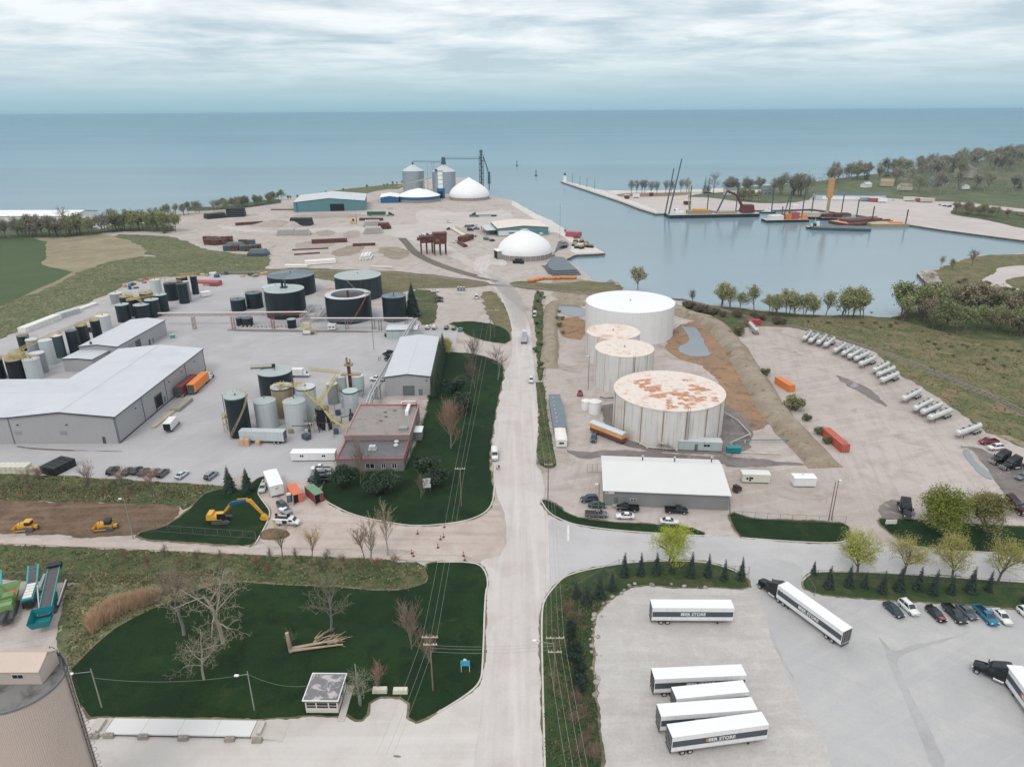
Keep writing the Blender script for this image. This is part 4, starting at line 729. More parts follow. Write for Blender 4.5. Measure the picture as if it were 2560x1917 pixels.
for(x0,x1,y0,y1,z,mt)in((-9.55,9.55,-.06,.3,3.7,'trim_red'),(-9.55,-9.2,.3,12,3.7,'trim_red'),(9.2,9.55,.3,12,3.7,'trim_red'),(-9.75,9.85,11.96,12.3,5.5,'trim_rose'),(-9.75,-9.4,12.3,34.5,5.5,'trim_rose'),(9.5,9.85,12.3,34.5,5.5,'trim_rose'),(-9.75,9.85,34.5,34.85,5.5,'trim_red')):
 m=MB();m.box(x0,x1,y0,y1,z,z+.42,M(mt));m.build('parapet',OF)
m=MB();m.box(-9.2,9.2,11.9,12.0,3.9,4.1,M('trim_red'));m.build('flashing',OF)
for x0,x1 in((-1.3,1.2),(3.2,4.4),(6.2,7.5)):
 m=MB();m.box(x0,x1,-.05,.05,1.1,2.4,M('glass_dark'));w_=m.build('window',OF)
 m=MB()
 for a in(x0,(x0+x1)/2,x1):m.box(a-.05,a+.05,-.09,.04,1.05,2.45,M('clean_white'))
 m.box(x0-.05,x1+.05,-.1,.04,1.0,1.1,M('clean_white'));m.build('window_frame',w_)
for k in range(4):m=MB();m.box(9.48,9.56,2+k*2.4,3.2+k*2.4,1.1,2.3,M('glass_dark'));m.build('window',OF)
for k in range(3):m=MB();m.box(9.78,9.86,15+k*6,16.4+k*6,1.2,2.6,M('glass_dark'));m.build('window',OF)
m=MB();m.box(9.86,12.4,19.5,24.0,2.9,3.1,M('clean_white'));m.box(9.9,12.2,19.7,23.8,0,2.9,M('office_wall'));m.build('porch',OF)
m=MB();m.box(-1.6,.8,5.6,7.6,3.8,4.0,M('steel_light'));m.box(-1.3,.5,5.8,7.4,4.0,4.9,M('pale_tank'));m.build('rooftop_unit',OF)
for x,y in((6.2,8.2),(6.0,10.6)):
 m=MB();m.tube((x,y,3.7),(x,y,4.2),.45,n=12,m=M('pale_tank'));m.lathe([(.75,.0),(.6,.35),(.02,.5)],M('pale_tank'),12,(x,y,4.2));m.build('roof_vent',OF)
m=MB();m.tube((-5.6,8.6,3.7),(-5.6,8.6,4.5),.2,n=8,m=M('pipe_grey'));m.build('roof_pipe',OF)
for x,y in((0.5,25.5),(-.6,22.5),(2.6,30.4),(-.3,29)):m=MB();m.tube((x,y,5.5),(x,y,5.8),.5,n=10,m=M('roof_membrane'));m.build('roof_vent',OF)
m=MB();m.box(6.0,8.6,15.2,17.2,5.6,6.4,M('grey_tank'));m.build('rooftop_unit',OF)
m=MB();m.box(6.4,7.4,26.5,33.8,6.3,7.0,M('clean_white'));m.box(4.2,9.0,33.2,34.4,6.6,7.2,M('clean_white'));m.tube((6.9,26.8,5.5),(6.9,26.8,6.3),.6,n=8,m=M('clean_white'));m.build('roof_duct',OF)
m=MB()
for x in(5.0,9.3):m.box(x-.12,x+.12,31.8,32.1,5.5,8.0,M('trim_red'))
m.box(4.9,9.4,31.8,32.1,7.6,7.9,M('trim_red'));m.build('duct_frame',OF)
WS=thing('workshop','white roofed grey workshop with parked pickups along its front','building',(23.5,156.3,0),RD(-5.3))
w_,l_=31.4,17.2
m=MB();m.extx([(0,0),(l_,0),(l_,5.3),(13.2,6.0),(0,4.7)],0,w_,M('metal_wall_grey'));m.build('wall',WS)
for P in([(-.4,-.5,4.72),(w_+.4,-.5,4.72),(w_+.4,13.2,6.12),(-.4,13.2,6.12)],[(-.4,13.2,6.12),(w_+.4,13.2,6.12),(w_+.4,l_+.4,5.35),(-.4,l_+.4,5.35)]):
 q=MB();q.add(P+[(a[0],a[1],a[2]-.12)for a in P],[(0,1,2,3),(7,6,5,4),(0,4,5,1),(1,5,6,2),(2,6,7,3),(3,7,4,0)],M('white_roof'));q.build('roof_slope',WS)
q=MB();q.box(-.4,w_+.4,-.6,-.46,4.5,4.76,M('clean_white'));q.build('gutter',WS)
for x,y in((10.8,14.6),(19.4,14.5),(29.4,15.2)):
 q=MB();q.tube((x,y,5.6),(x,y,7.1),.16,n=8,m=M('steel_dark'));q.lathe([(.34,0),(.3,.3),(.02,.42)],M('steel_light'),10,(x,y,7.1));q.build('roof_stack',WS)
q=MB();q.box(.3,2.6,-.06,-.0,3.4,4.3,M('clean_white'));s_=q.build('sign_board',WS);q=MB();q.box(.3,2.6,-.075,-.01,3.4,3.52,M('trim_red'));q.box(.6,1.1,-.075,-.05,3.75,4.05,M('trim_dark'));q.build('sign_stripe',s_)
q=MB();q.box(6.7,8.3,-.06,0,1.75,2.35,M('clean_white'));wn=q.build('window',WS)
for x in(6.8,7.55):q=MB();q.box(x,x+.65,-.08,-.02,1.83,2.27,M('glass_dark'));q.build('pane',wn)
q=MB();q.box(2.6,3.6,-.06,0,.5,2.5,M('door_grey'));q.build('door',WS)
q=MB();q.box(2.2,3.9,-1.3,-.07,.4,.5,M('steel_light'));q.path([(2.2,-1.3,1.4),(3.9,-1.3,1.4)],.04,M('yellow_faded'));
for x in(2.2,3.9):q.tube((x,-1.3,0),(x,-1.3,1.4),.05,n=4,m=M('yellow_faded'))
q.build('door_step',WS)
SX,SY,SR,SH_=-63.0,68.9,5.25,28.0
SL=thing('grain_silo','beige ribbed silo with flat roof filling the lower left corner','silo',(SX,SY,0))
m=MB();vs=[];N=560
prof=[0,SH_]
for z in prof:
 for i in range(N):a=2*math.pi*i/N;r=SR+(.025 if i%4 in(1,2)else-.025);vs.append((r*math.cos(a),r*math.sin(a),z))
m.add(vs,[(i,(i+1)%N,N+(i+1)%N,N+i)for i in range(N)],M('beige_cladding'));m.build('ribbed_wall',SL)
m=MB();m.lathe([(SR-.1,SH_-.25),(.02,SH_-.2)],M('silo_top'),64,smooth=False);m.build('flat_roof',SL)
m=MB();m.lathe([(SR-.12,SH_-.3),(SR-.12,SH_+.04),(SR+.1,SH_+.04),(SR+.1,SH_-.3)],M('trim_grey'),96,smooth=False);m.build('rim',SL)
m=MB();a0=RD(14)
for d in(-.35,.35):m.tube(((SR+.25)*math.cos(a0+d/SR),(SR+.25)*math.sin(a0+d/SR),0),((SR+.25)*math.cos(a0+d/SR),(SR+.25)*math.sin(a0+d/SR),SH_+1.1),.05,n=4,m=M('trim_dark'))
for k in range(int(SH_/.4)):m.tube(((SR+.25)*math.cos(a0-.35/SR),(SR+.25)*math.sin(a0-.35/SR),.4+k*.4),((SR+.25)*math.cos(a0+.35/SR),(SR+.25)*math.sin(a0+.35/SR),.4+k*.4),.03,n=3,m=M('trim_dark'))
for k in range(int(SH_/1.2)):
 z=2.4+k*1.2;c=Vector(((SR+.25)*math.cos(a0),(SR+.25)*math.sin(a0),z));e=Vector((math.cos(a0),math.sin(a0),0));f=Vector((-math.sin(a0),math.cos(a0),0))
 m.path([c+f*.38,c+f*.42+e*.5,c+e*.8,c-f*.42+e*.5,c-f*.38],.03,M('trim_dark'),3)
m.build('caged_ladder',SL)
m=MB()
for k in range(7):
 a=RD(28+k*8);m.tube(((SR-.3)*math.cos(a),(SR-.3)*math.sin(a),SH_),((SR-.3)*math.cos(a),(SR-.3)*math.sin(a),SH_+1.1),.04,n=4,m=M('trim_dark'))
for z in(.55,1.1):m.path([((SR-.3)*math.cos(RD(28+k*8)),(SR-.3)*math.sin(RD(28+k*8)),SH_+z)for k in range(7)],.04,M('trim_dark'),4)
m.build('handrail',SL)
def cells():pass
PH=[(-68.38,67.67),(-59.76,68.45),(-59.75,71.21),(-60.28,72.04)]
hx1,hy0=PH[1][0],PH[1][1];hx0=hx1-6.2;hy1=hy0+3.6
m=MB();m.extx([(hy0-SY,SH_-.2),(hy1-SY,SH_-.2),(hy1-SY,SH_+2.0),((hy0+hy1)/2-SY+.2,SH_+2.9),(hy0-SY,SH_+2.0)],hx0-SX,hx1-SX,M('beige_cladding'));ph=m.build('rooftop_hut',SL)
my=(hy0+hy1)/2-SY+.2
for(ya,za,yb,zb)in((hy0-SY-.25,SH_+1.88,my,SH_+2.96),(hy1-SY+.25,SH_+1.88,my,SH_+2.96)):
 q=MB();P=[(hx0-SX-.2,ya,za),(hx1-SX+.2,ya,za),(hx1-SX+.2,yb,zb),(hx0-SX-.2,yb,zb)]
 q.add(P+[(a[0],a[1],a[2]+.09)for a in P],[(0,1,2,3),(7,6,5,4),(0,4,5,1),(1,5,6,2),(2,6,7,3),(3,7,4,0)],M('beige_roof'));q.build('hut_roof',ph)
q=MB();q.extx([(my-.3,SH_+2.9),(my+.3,SH_+2.9),(my,SH_+3.14)],hx0-SX-.2,hx1-SX+.2,M('beige_roof'));q.build('ridge_cap',ph)
wx=hx1-SX-2.75
q=MB();q.box(wx-.75,wx+.75,hy0-SY-.06,hy0-SY+.03,SH_+.75,SH_+1.45,M('white_roof'));q.build('window_frame',ph)
q=MB();q.box(wx-.66,wx-.03,hy0-SY-.08,hy0-SY,SH_+.83,SH_+1.37,M('glass_dark'));q.box(wx+.03,wx+.66,hy0-SY-.08,hy0-SY,SH_+.83,SH_+1.37,M('glass_dark'));q.build('window',ph)
HT=thing('weigh_house','little cream hut with flat peeling roof and wide windows on the lawn edge','hut',(-32.5,92.6,0),RD(-1))
m=MB();m.box(-2.75,2.75,-2.75,2.9,.1,1.15,M('bag_cream'));m.box(-2.75,2.75,-2.75,2.9,2.35,2.75,M('bag_cream'))
for x in(-2.75,-1.0,1.1,2.55):
 for y in(-2.75,2.7):m.box(x,x+.2,y,y+.2,1.15,2.35,M('bag_cream'))
for y in(-2.55,-.6,1.2):
 for x in(-2.75,2.55):m.box(x,x+.2,y,y+.3,1.15,2.35,M('bag_cream'))
m.build('wall',HT)
for x0,x1 in((-2.5,-1.0),(-.8,1.1),(1.3,2.55)):
 m=MB();m.box(x0,x1,-2.68,-2.62,1.15,2.35,M('glass_dark'));w2=m.build('window',HT)
 m=MB();m.box(x0,x1,-2.72,-2.6,1.62,1.68,M('clean_white'));m.build('glazing_bar',w2)
for x in(-2.68,2.62):m=MB();m.box(x,x+.06,-2.5,2.7,1.15,2.35,M('glass_dark'));m.build('window',HT)
m=MB();m.box(-3.05,3.05,-3.05,3.2,2.75,3.0,M('trim_dark'),0);m.build('flat_roof',HT)
m=MB();m.box(-2.9,2.9,-2.9,3.05,3.0,3.03,pbr('peeling_roof',A(128,126,128),.9,var=.1,spot=(A(196,188,190),.55,.5,.58)));m.build('roof_felt',HT)
for(x0,x1,y0,y1)in((-3.08,3.08,-3.08,-2.92),(-3.08,3.08,3.07,3.23),(-3.08,-2.92,-2.92,3.07),(2.92,3.08,-2.92,3.07)):m=MB();m.box(x0,x1,y0,y1,2.98,3.1,M('clean_white'));m.build('roof_edge',HT)
m=MB();m.box(2.76,2.82,.2,1.1,.1,2.2,M('grey_tank'));m.build('door',HT)
m=MB();m.box(2.9,4.1,-4.6,3.2,.02,.24,M('concrete'));tag(m.build('walkway',None,(-32.5,92.6,0)),kind='structure')
WB=thing('weighbridge','long pale truck weighbridge with ramps along the concrete drive','weighbridge',(-55.0,86.6,0),RD(-1.6))
for i in range(4):m=MB();m.box(-12.1+i*6.06,-12.1+i*6.06+6.02,-1.55,1.55,.45,.72,M('white_roof'));m.build('deck_plate',WB)
m=MB();m.box(-12.1,12.1,-1.5,1.5,.14,.44,M('trim_dark'));m.build('steel_frame',WB)
for e in(-1,1):
 m=MB();m.add([(e*12.2,-1.6,.0),(e*12.2,1.6,0),(e*12.2,1.6,.7),(e*12.2,-1.6,.7),(e*17.5 if e>0 else e*15.4,-2.0,.16),(e*17.5 if e>0 else e*15.4,2.0,.16)],[(3,2,5,4),(0,3,4),(1,5,2),(0,1,2,3)],M('concrete'));m.build('ramp',WB)
 m=MB();m.box(e*13.4-.3,e*13.4+.3,-1.3,1.1,.55,1.1,M('concrete'));m.build('ramp_kerb',WB)
m=MB();m.box(-12.1,13,1.75,1.86,.5,.62,M('yellow_faded'))
for i in range(7):m.box(-12+i*4.1,-11.88+i*4.1,1.76,1.85,.13,.5,M('trim_grey'))
m.build('guide_rail',WB)
BLK=None
for k,(x,y,lab)in enumerate([(*(-68.66,85.13),'concrete block nearest the silo ladder'),(*(-66.24,85.22),'concrete block by the weighbridge, second from the silo'),(*(-60.51,84.95),'concrete block by the weighbridge, third from the silo'),(*(-53.86,84.67),'concrete block by the weighbridge, fourth from the silo'),(*(-46.19,84.39),'concrete block by the weighbridge, fifth from the silo'),(*(-41.67,84.14),'concrete block at the right ramp of the weighbridge')]):
 if BLK is None:
  BLK=MB();BLK.box(-.85,.85,-.4,.4,0,.7,M('concrete_dirty'),.12,.08);BLK.box(-.25,.25,-.12,.12,.7,.82,M('concrete_dirty'));BLK=BLK.mesh('block')
 o=bpy.data.objects.new('concrete_block',BLK);COL.objects.link(o);o.location=(x,y,.13);o.rotation_euler=(0,0,RD(-3+k));tag(o,lab,'block','concrete blocks along the weighbridge')
def cabin(name,label,c,rz,l,w,h,wall,roof,cat='cabin',group=None,lift=.35,wins=(),door=None,ribs=0,vents=()):
 t=thing(name,label,cat,(c[0],c[1],0),rz,group);a,b=l/2,w/2
 m=MB();m.box(-a,a,-b,b,lift,h-.1,M(wall));m.build('wall',t)
 m=MB();m.extx([(-b-.1,h-.1),(b+.1,h-.1),(b+.1,h),(0,h+.12),(-b-.1,h)],-a-.1,a+.1,M(roof));m.build('roof',t)
 if lift:m=MB();m.box(-a+.3,a-.3,-b+.2,b-.2,0,lift,M('trim_dark'));m.build('skirting',t)
 for(u,ww,z0,z1)in wins:
  m=MB();m.box(u-ww/2,u+ww/2,-b-.04,-b+.03,z0,z1,M('glass_dark'));o=m.build('window',t)
  m=MB();m.box(u-.04,u+.04,-b-.06,-b+.02,z0,z1,M('clean_white'));m.box(u-ww/2-.06,u+ww/2+.06,-b-.06,-b+.02,z0-.08,z0,M('clean_white'));m.build('window_frame',o)
 if door is not None:m=MB();m.box(door-.45,door+.45,-b-.05,-b+.03,lift,lift+2.05,M('door_grey'));m.build('door',t)
 if ribs:
  m=MB()
  for k in range(ribs):m.box(-a+(k+.5)*l/ribs-.12,-a+(k+.5)*l/ribs+.12,-b-.11,b+.11,h+.0,h+.14,M('rust_roof'))
  m.build('roof_ribs',t)
 for(u,v)in vents:m=MB();m.tube((u,v,h),(u,v,h+.4),.22,n=8,m=M('pale_tank'));m.build('roof_vent',t)
 return t
cabin('site_office','white site office cabin with two small windows beside the office',(-58.3,183.0),0,12.8,2.9,2.75,'white_paint','clean_white',wins=((-3.2,1.0,1.5,2.1),(3.2,1.0,1.5,2.1)))
cabin('site_office','small white cabin with red striped roof beside the road strip',(14.85,193.6),RD(90),8.6,3.3,2.7,'white_paint','clean_white',ribs=9)
m=MB();m.box(-.7,.7,-.04,.04,1.3,1.9,M('glass_dark'));o=tag(m.build('window'),None);o.parent=bpy.data.objects['site_office.001'];o.location=(-4.3,0,0);o.rotation_euler=(0,0,RD(90))
B=cabin('long_shed','long low blue grey roofed shed parallel to the road',(14.9,212.0),RD(90.5),27,4.0,2.7,'metal_wall_grey','slate_roof2',vents=[(-10+k*3.3,.7)for k in range(7)])
B=cabin('site_office','pale blue office cabin at the foot of the rusted tank',(56.2,188.0),RD(-5.5),12.6,3.2,3.2,'mint_tank','pale_roof',wins=((1.9,1.7,1.6,2.4),),door=-1.2)
cabin('equipment_box','beige equipment container with round vents behind the workshop',(66.5,168.4),RD(-4.5),7.4,2.7,2.75,'bag_cream','white_roof',wins=())
for x,z in((-2.4,1.5),(-1.6,1.7),(-1.1,1.6),(-1.6,1.0)):m=MB();m.tube((66.5+x-.1,168.4-1.2-x*.08,z),(66.5+x-.1,168.4-1.45-x*.08,z),.3,n=12,m=M('opening_dark'));o=m.build('vent');o.parent=bpy.data.objects['equipment_box'];o.matrix_parent_inverse=Matrix.Translation((66.5,168.4,0)).inverted()if False else(Matrix.Translation((66.5,168.4,0))@Matrix.Rotation(RD(-4.5),4,'Z')).inverted()
cabin('equipment_box','white equipment container with roof vent standing right of the beige one',(78.9,166.2),RD(-1.5),5.9,2.8,2.75,'white_paint','clean_white',vents=((-.2,.4),))
def container(label,c,rz,l,col,roofcol=None,opened=False,group='shipping containers',white_door=False):
 t=thing('shipping_container',label,'container',(c[0],c[1],0),rz,group);b,h=1.22,2.6;N=int(l/.3)
 pr=[]
 for k in range(N+1):x=-l/2+l*k/N;pr.append((x,.04 if k%2 else 0))
 m=MB()
 for s_ in(-1,1):
  vs=[(x,s_*(b-d),.12)for x,d in pr]+[(x,s_*(b-d),h-.08)for x,d in pr];n=len(pr)
  m.add(vs,[(i,i+1,n+i+1,n+i)if s_<0 else(i+1,i,n+i,n+i+1)for i in range(n-1)],M('flat_paint'))
 m.box(l/2-.06,l/2,-b,b,.12,h-.08,M('flat_paint'))
 if not opened:m.box(-l/2,-l/2+.06,-b,b,.12,h-.08,M('flat_paint'))
 o=m.build('side_wall',t);o.color=(*col,1)
 m=MB();m.box(-l/2,l/2,-b-.02,b+.02,h-.1,h,M('flat_paint'));o=m.build('roof',t);o.color=(*(roofcol or col),1)
 m=MB();m.box(-l/2-.02,l/2+.02,-b-.03,b+.03,0,.14,M('flat_paint'))
 for x in(-l/2,l/2):
  for y in(-b,b):m.box(x-.05,x+.05,y-.05,y+.05,0,h+.01,M('flat_paint'))
 o=m.build('frame',t);o.color=(*[q*.8 for q in col],1)
 for s_ in(-1,1):
  m=MB();m.box(-l/2-.08,-l/2-.02,0 if s_>0 else-b,b if s_>0 else 0,.16,h-.12,M('flat_paint'))
  o=m.build('door',t);o.color=(*col,1)
  q=MB();
  for y in(.3,.85):q.tube((-l/2-.12,s_*y,.2),(-l/2-.12,s_*y,h-.15),.03,n=4,m=M('steel_light'))
  q.build('lock_bar',o)
  if opened and s_>0:o.location=(-l/2,b,0);o.rotation_euler=(0,0,RD(-112));o.location=(-l/2-.55*0,b,0);o.data.transform(Matrix.Translation((l/2,-b,0)));[c_.data.transform(Matrix.Translation((l/2,-b,0)))for c_ in o.children]
  if opened and s_>0 and white_door:o.color=(*A(206,208,212),1)
 if opened:
  m=MB();m.box(-l/2+.1,-l/2+.16,-b+.05,b-.05,.15,h-.12,M('opening_dark'));m.build('dark_interior',t)
 return t
OR_,MR_=A(198,92,66),A(140,52,48)
container('orange shipping container with one door swung open beside the blue toilet',(-57.6,161.1),RD(122),6.1,A(226,118,88),opened=True,white_door=True)
container('maroon shipping container with pale green roof standing open',(-52.4,160.9),RD(130),6.1,A(136,52,52),A(110,150,122),opened=True)
container('rust red shipping container at the edge of the tanker lot',(98.4,191.2),RD(-85.5)+math.pi,12.2,A(190,92,72))
container('orange container half hidden by the round bush at the tanker lot',(100.0,237.5),RD(-78),9.0,A(222,130,66))
container('red container behind the silver tanker at the top of the lot',(114.68,317.69),RD(0),6.1,A(176,60,62))
BT=cabin('mobile_cabin','tall white windowless trailer cabin beside the orange container',(-64.6,165.8),RD(118),9.6,3.4,3.5,'white_paint','clean_white',lift=.6)
m=MB();m.box(-4.82,-4.78,-.3,.4,2.4,2.65,M('trim_dark'));m.build('wall_vent',BT)
m=MB();m.path([(-4.8,.6,.5),(-6.2,0,.5),(-4.8,-.6,.5)],.07,M('trim_dark'));m.build('tow_bar',BT)
PT=thing('portable_toilet','blue portable toilet with cream roof by the orange container','toilet',(-58.6,159.24),RD(20))
m=MB();m.box(-.58,.58,-.58,.58,.1,2.1,M('machine_blue'));m.build('cubicle',PT);m=MB();m.box(-.6,.6,-.6,.6,2.1,2.38,M('bag_cream'),.12,.12);m.build('roof',PT);m=MB();m.box(-.4,.4,-.62,-.56,.2,1.95,M('teal_wall'));m.build('door',PT);m=MB();m.box(-.62,.62,-.62,.62,0,.1,M('trim_dark'));m.build('skid',PT)
for k,dx in enumerate((0,1.35,2.7)):
 p=(-30.3,389.22);o=dup(PT,(p[0]+dx*1.2,p[1],0),0,('teal portable toilet at the left of the three by the far gate','pink doored portable toilet in the middle of the three by the far gate','teal portable toilet at the right of the three by the far gate')[k],'portable toilets by the far gate')
B=gable('shed','small pale shed under the pipe rack with cars parked before it',(-49.5,304.0,0),RD(90),8.4,13.8,4.0,4.5,'mint_tank','pale_roof',group='grey metal sheds');panel(B,'door','r',8.4,13.8,-1,0,0.1,2.2,'door_grey')
cabin('control_cabin','tiny white control cabin with two windows beside the dark tanks',(-84.28,314.2),0,3.6,2.6,2.8,'white_paint','clean_white',wins=((-.8,.9,1.2,2.0),(.8,.9,1.2,2.0)))
cabin('site_office','white office box at the end of the far tank row',(-170.42,379.39),RD(40),5.0,3.0,2.8,'white_paint','clean_white')
cabin('equipment_box','green electrical box standing alone on the asphalt',(-154.22,302.79),RD(10),1.8,1.4,1.6,'machine_teal_light','mint_tank',lift=0)
cabin('equipment_box','pale blue box at the end of the long pipe in the tank basin',(87.49,190.73),RD(-4),2.9,2.0,1.9,'mint_tank','pale_tank',lift=0)
cabin('generator','teal generator box beside the pale blue office cabin',(65.78,185.6),RD(-4),4.1,1.7,1.9,'machine_teal','machine_teal',cat='generator')
m=MB();m.extx([(-2.2,0),(2.2,0),(2.2,2.3),(.9,3.0),(-.9,3.0),(-2.2,2.3)],-7.2,7.2,M('trim_red'))
RC=thing('covered_stack','long stack under a bright red tarpaulin by the far tanks','stack',(-179.52,406.8),RD(-6));m.build('tarpaulin',RC);m=MB();m.box(-7.0,-2.4,-2.6,-2.25,0,1.3,M('bag_cream'));m.box(-2.0,1.2,-2.6,-2.25,0,1.0,M('wood_pale'));m.box(2.0,6.6,-2.5,-2.25,0,.8,M('trim_dark'));m.build('stacked_goods',RC)
# far terminal buildings
B=gable('warehouse','large teal warehouse with pale roof and dark doorway near the lake',(-192.5,769,0),RD(9.3),71.5,68,9.8,13.1,'teal_wall','pale_roof',cat='warehouse',trim='teal_wall',ov=.4)
panel(B,'doorway','f',71.5,68,0.5,14.5,.1,7.2,'opening_dark',d=.3,frame='teal_tank');panel(B,'corner_panel','f',71.5,68,-33.2,-32,.1,9,'blue_band')
B=gable('warehouse','teal shed with rusty patched roof on the quay behind the near dome',(6.5,596,0),RD(10),42,40,6.3,8.0,'teal_wall','rust_roof2' if 'rust_roof2' in MATS else 'pale_roof_plate',cat='warehouse',trim='trim_dark')
m=MB();m.box(-21-9,-21.1,-14,15,4.2,4.5,M('pale_roof'));m.build('lean_to_roof',B)
for y in(-14,-4,6,15):m=MB();m.tube((-29.6,y,0),(-29.6,y,4.3),.25,n=6,m=M('trim_grey'));m.build('lean_to_post',B)
panel(B,'banner','f',42,40,-20.5,2,.6,4.4,'white_roof',d=.2);panel(B,'banner_print','f',42,40,-12,-3,1.9,3.0,'dark_stripe',d=.26);panel(B,'opening','l',42,40,-16,-4,.1,5.2,'opening_dark')
def dome(name,label,c,r,zb,h,label2=None,flat=0,wallm='concrete_dirty',n=64,sharp=.8,door=None):
 t=thing(name,label,'dome',(c[0],c[1],0));pr=[]
 for k in range(15):
  u=k/14;ang=u*math.pi/2;rad=r*(math.cos(ang)*(1-sharp)+(1-u)*sharp*(1+.42*math.sin(math.pi*(1-u))*(1-u)**.1*.9))
  pr.append((max(rad,flat if flat else .02),zb+(h-zb)*(math.sin(ang)*(1-sharp)+u*sharp)))
 pr.sort(key=lambda q:q[1])
 m=MB();m.lathe(pr,M('clean_white'),n);
 if flat:m.lathe([(flat,h),(.02,h+.3)],M('clean_white'),n)
 m.build('shell',t)
 m=MB();m.lathe([(r-.3,0),(r-.3,zb+.1)],M(wallm),n);m.build('ring_wall',t)
 m=MB()
 for k in range(n//2):a=2*math.pi*k/(n//2);m.box(r-.4,r+.1,-.3,.3,0,zb,M('concrete'))if False else m.tube((r*math.cos(a),r*math.sin(a),0),(r*math.cos(a),r*math.sin(a),zb),.3,n=4,m=M('concrete'))
 m.build('buttresses',t)['kind']='stuff'
 if flat:m=MB();m.lathe([(flat+.1,h+.02),(flat+.1,h+.25),(flat-.4,h+.3)],M('trim_grey'),12);m.build('cap',t)
 if door is not None:m=MB();m.box(r-3,r+2.4,-4,4,0,5.6,M('concrete_dirty'));m.box(r+2.4,r+2.5,-3.2,3.2,.1,5,M('opening_dark'));m.box(r-3,r+2.8,-4.3,4.3,5.6,6,M('clean_white'));m.build('portal',t,rz=door)
 return t
dome('storage_dome','white pointed dome on a concrete ring, beside the steel bins',(-48.6,838,0),23.2,3.2,24.5,sharp=.75)
dome('storage_dome','white salt dome with flat cap beside the harbour road',(9.5,489,0),19.0,3.4,18.6,flat=3.2,sharp=.45,door=RD(200))
t=thing('round_store','low round blue banded store with white cone roof','building',(*(-111.69,847.28)[:2],0));rx=(*(-105.64,799.14),)
t.location=(rx[0],rx[1]+24,0);m=MB();m.lathe([(24,0),(24,3.0)],M('concrete_dirty'),64);m.build('ring_wall',t);m=MB();m.lathe([(24.2,3.0),(24.2,6.4)],M('blue_band'),64);m.build('blue_band',t);m=MB();m.lathe([(24.7,6.3),(12,11.5),(.02,14)],M('clean_white'),64);m.build('cone_roof',t)
B=gable('store_annex','blue sided annex with white roof at the left of the round store',(rx[0]-33,rx[1]+22,0),RD(8),20,36,6.2,7.6,'blue_band','clean_white',trim='clean_white')
for(l,b_,lab)in(("A:318,320 680,320",23.6,'corrugated steel grain bin with cone roof, left of the two'),("A:838,330 1225,330",23.0,'corrugated steel grain bin with cone roof, right of the two')):
 pass
for k,(at,lab)in enumerate((((-124.12,921.88,13.51,26),'corrugated steel grain bin with cone roof, left of the two'),((-83.88,909.82,14.21,26),'corrugated steel grain bin with cone roof, right of the two'))):
 x,y,r,h=at;t=thing('grain_bin',lab,'silo',(x,y,0),0,'steel grain bins');N=26;pr=[]
 for i in range(N+1):pr+=[(r+(.08 if i%2 else-.08),h*i/N)]
 m=MB();m.lathe(pr,M('corrugated_steel'),56,smooth=False);m.build('wall',t);m=MB();m.lathe([(r+.5,h-.3),(r*.5,h+r*.3),(1.2,h+r*.52)],M('pale_roof'),56);m.build('cone_roof',t)
 m=MB()
 for i in range(28):a=2*math.pi*i/28;m.tube((r*1.005*math.cos(a),r*1.005*math.sin(a),0),(r*1.005*math.cos(a),r*1.005*math.sin(a),h),.14,n=4,m=M('corrugated_steel'))
 m.build('stiffeners',t)['kind']='stuff'
 m=MB();m.tube((0,0,h+r*.5),(0,0,h+r*.5+3),1.2,n=10,m=M('steel_dark'));m.build('cap',t)
 if k:BIN2=(x,y,h,r)
 else:BIN1=(x,y,h,r)
cv=thing('grain_conveyor','overhead steel conveyor bridge linking the two grain bins to the elevator','conveyor',(BIN1[0],BIN1[1],0))
dx,dy=BIN2[0]-BIN1[0],BIN2[1]-BIN1[1];zt_=BIN1[2]+BIN1[3]*.52+3;EL=(-70.33,1094.43);ex,ey=-72-BIN1[0],BIN1[1]+30-BIN1[1]
m=MB();m.box(0,dx,-.7,.7,zt_,zt_+.3,M('steel_dark'));m.path([(0,-.7,zt_+1.4),(dx,-.7,zt_+1.4)],.15,M('steel_dark'));m.path([(0,.7,zt_+1.4),(dx,.7,zt_+1.4)],.15,M('steel_dark'))
for k in range(16):m.tube((dx*k/15,-.7,zt_),(dx*k/15,-.7,zt_+1.4),.12,n=4,m=M('steel_dark'))
m.build('walkway',cv,rz=math.atan2(dy,dx));m=MB();m.box(dx,dx+48,dy-.8,dy+.8,zt_+4,zt_+4.6,M('steel_dark'));m.path([(dx,dy,zt_+6),(dx+48,dy,zt_+6)],.2,M('steel_dark'));m.build('upper_walkway',cv)
for x,z in((dx*.47,zt_),(dx*.62,zt_),(dx*.68,zt_+1)):m=MB();m.tube((x,dy*.5,0),(x,dy*.5,z),.5,n=4,m=M('steel_light'));m.build('support_post',cv)
m=MB();m.box(dx-3,dx+3,dy-1.5,dy+1.5,zt_-2,zt_+6.5,M('steel_dark'),1);m.build('head_house',cv)
el=thing('bucket_elevator','tall dark steel bucket elevator tower behind the pointed dome','elevator',(BIN2[0]+47,BIN2[1]+4,0));ht=zt_+13
for x,y in((-2.6,-2),(2.6,-2),(-2.6,2),(2.6,2)):m=MB();m.tube((x,y,0),(x,y,ht-4),.35,n=4,m=M('steel_dark'));m.build('tower_post',el)
m=MB()
for k in range(12):
 z0,z1=(ht-4)*k/12,(ht-4)*(k+1)/12;s_=1 if k%2 else-1
 for y in(-2,2):m.tube((-2.6*s_,y,z0),(2.6*s_,y,z1),.18,n=4,m=M('steel_dark'));m.tube((-2.6,y,z1),(2.6,y,z1),.18,n=4,m=M('steel_dark'))
m.build('bracing',el)
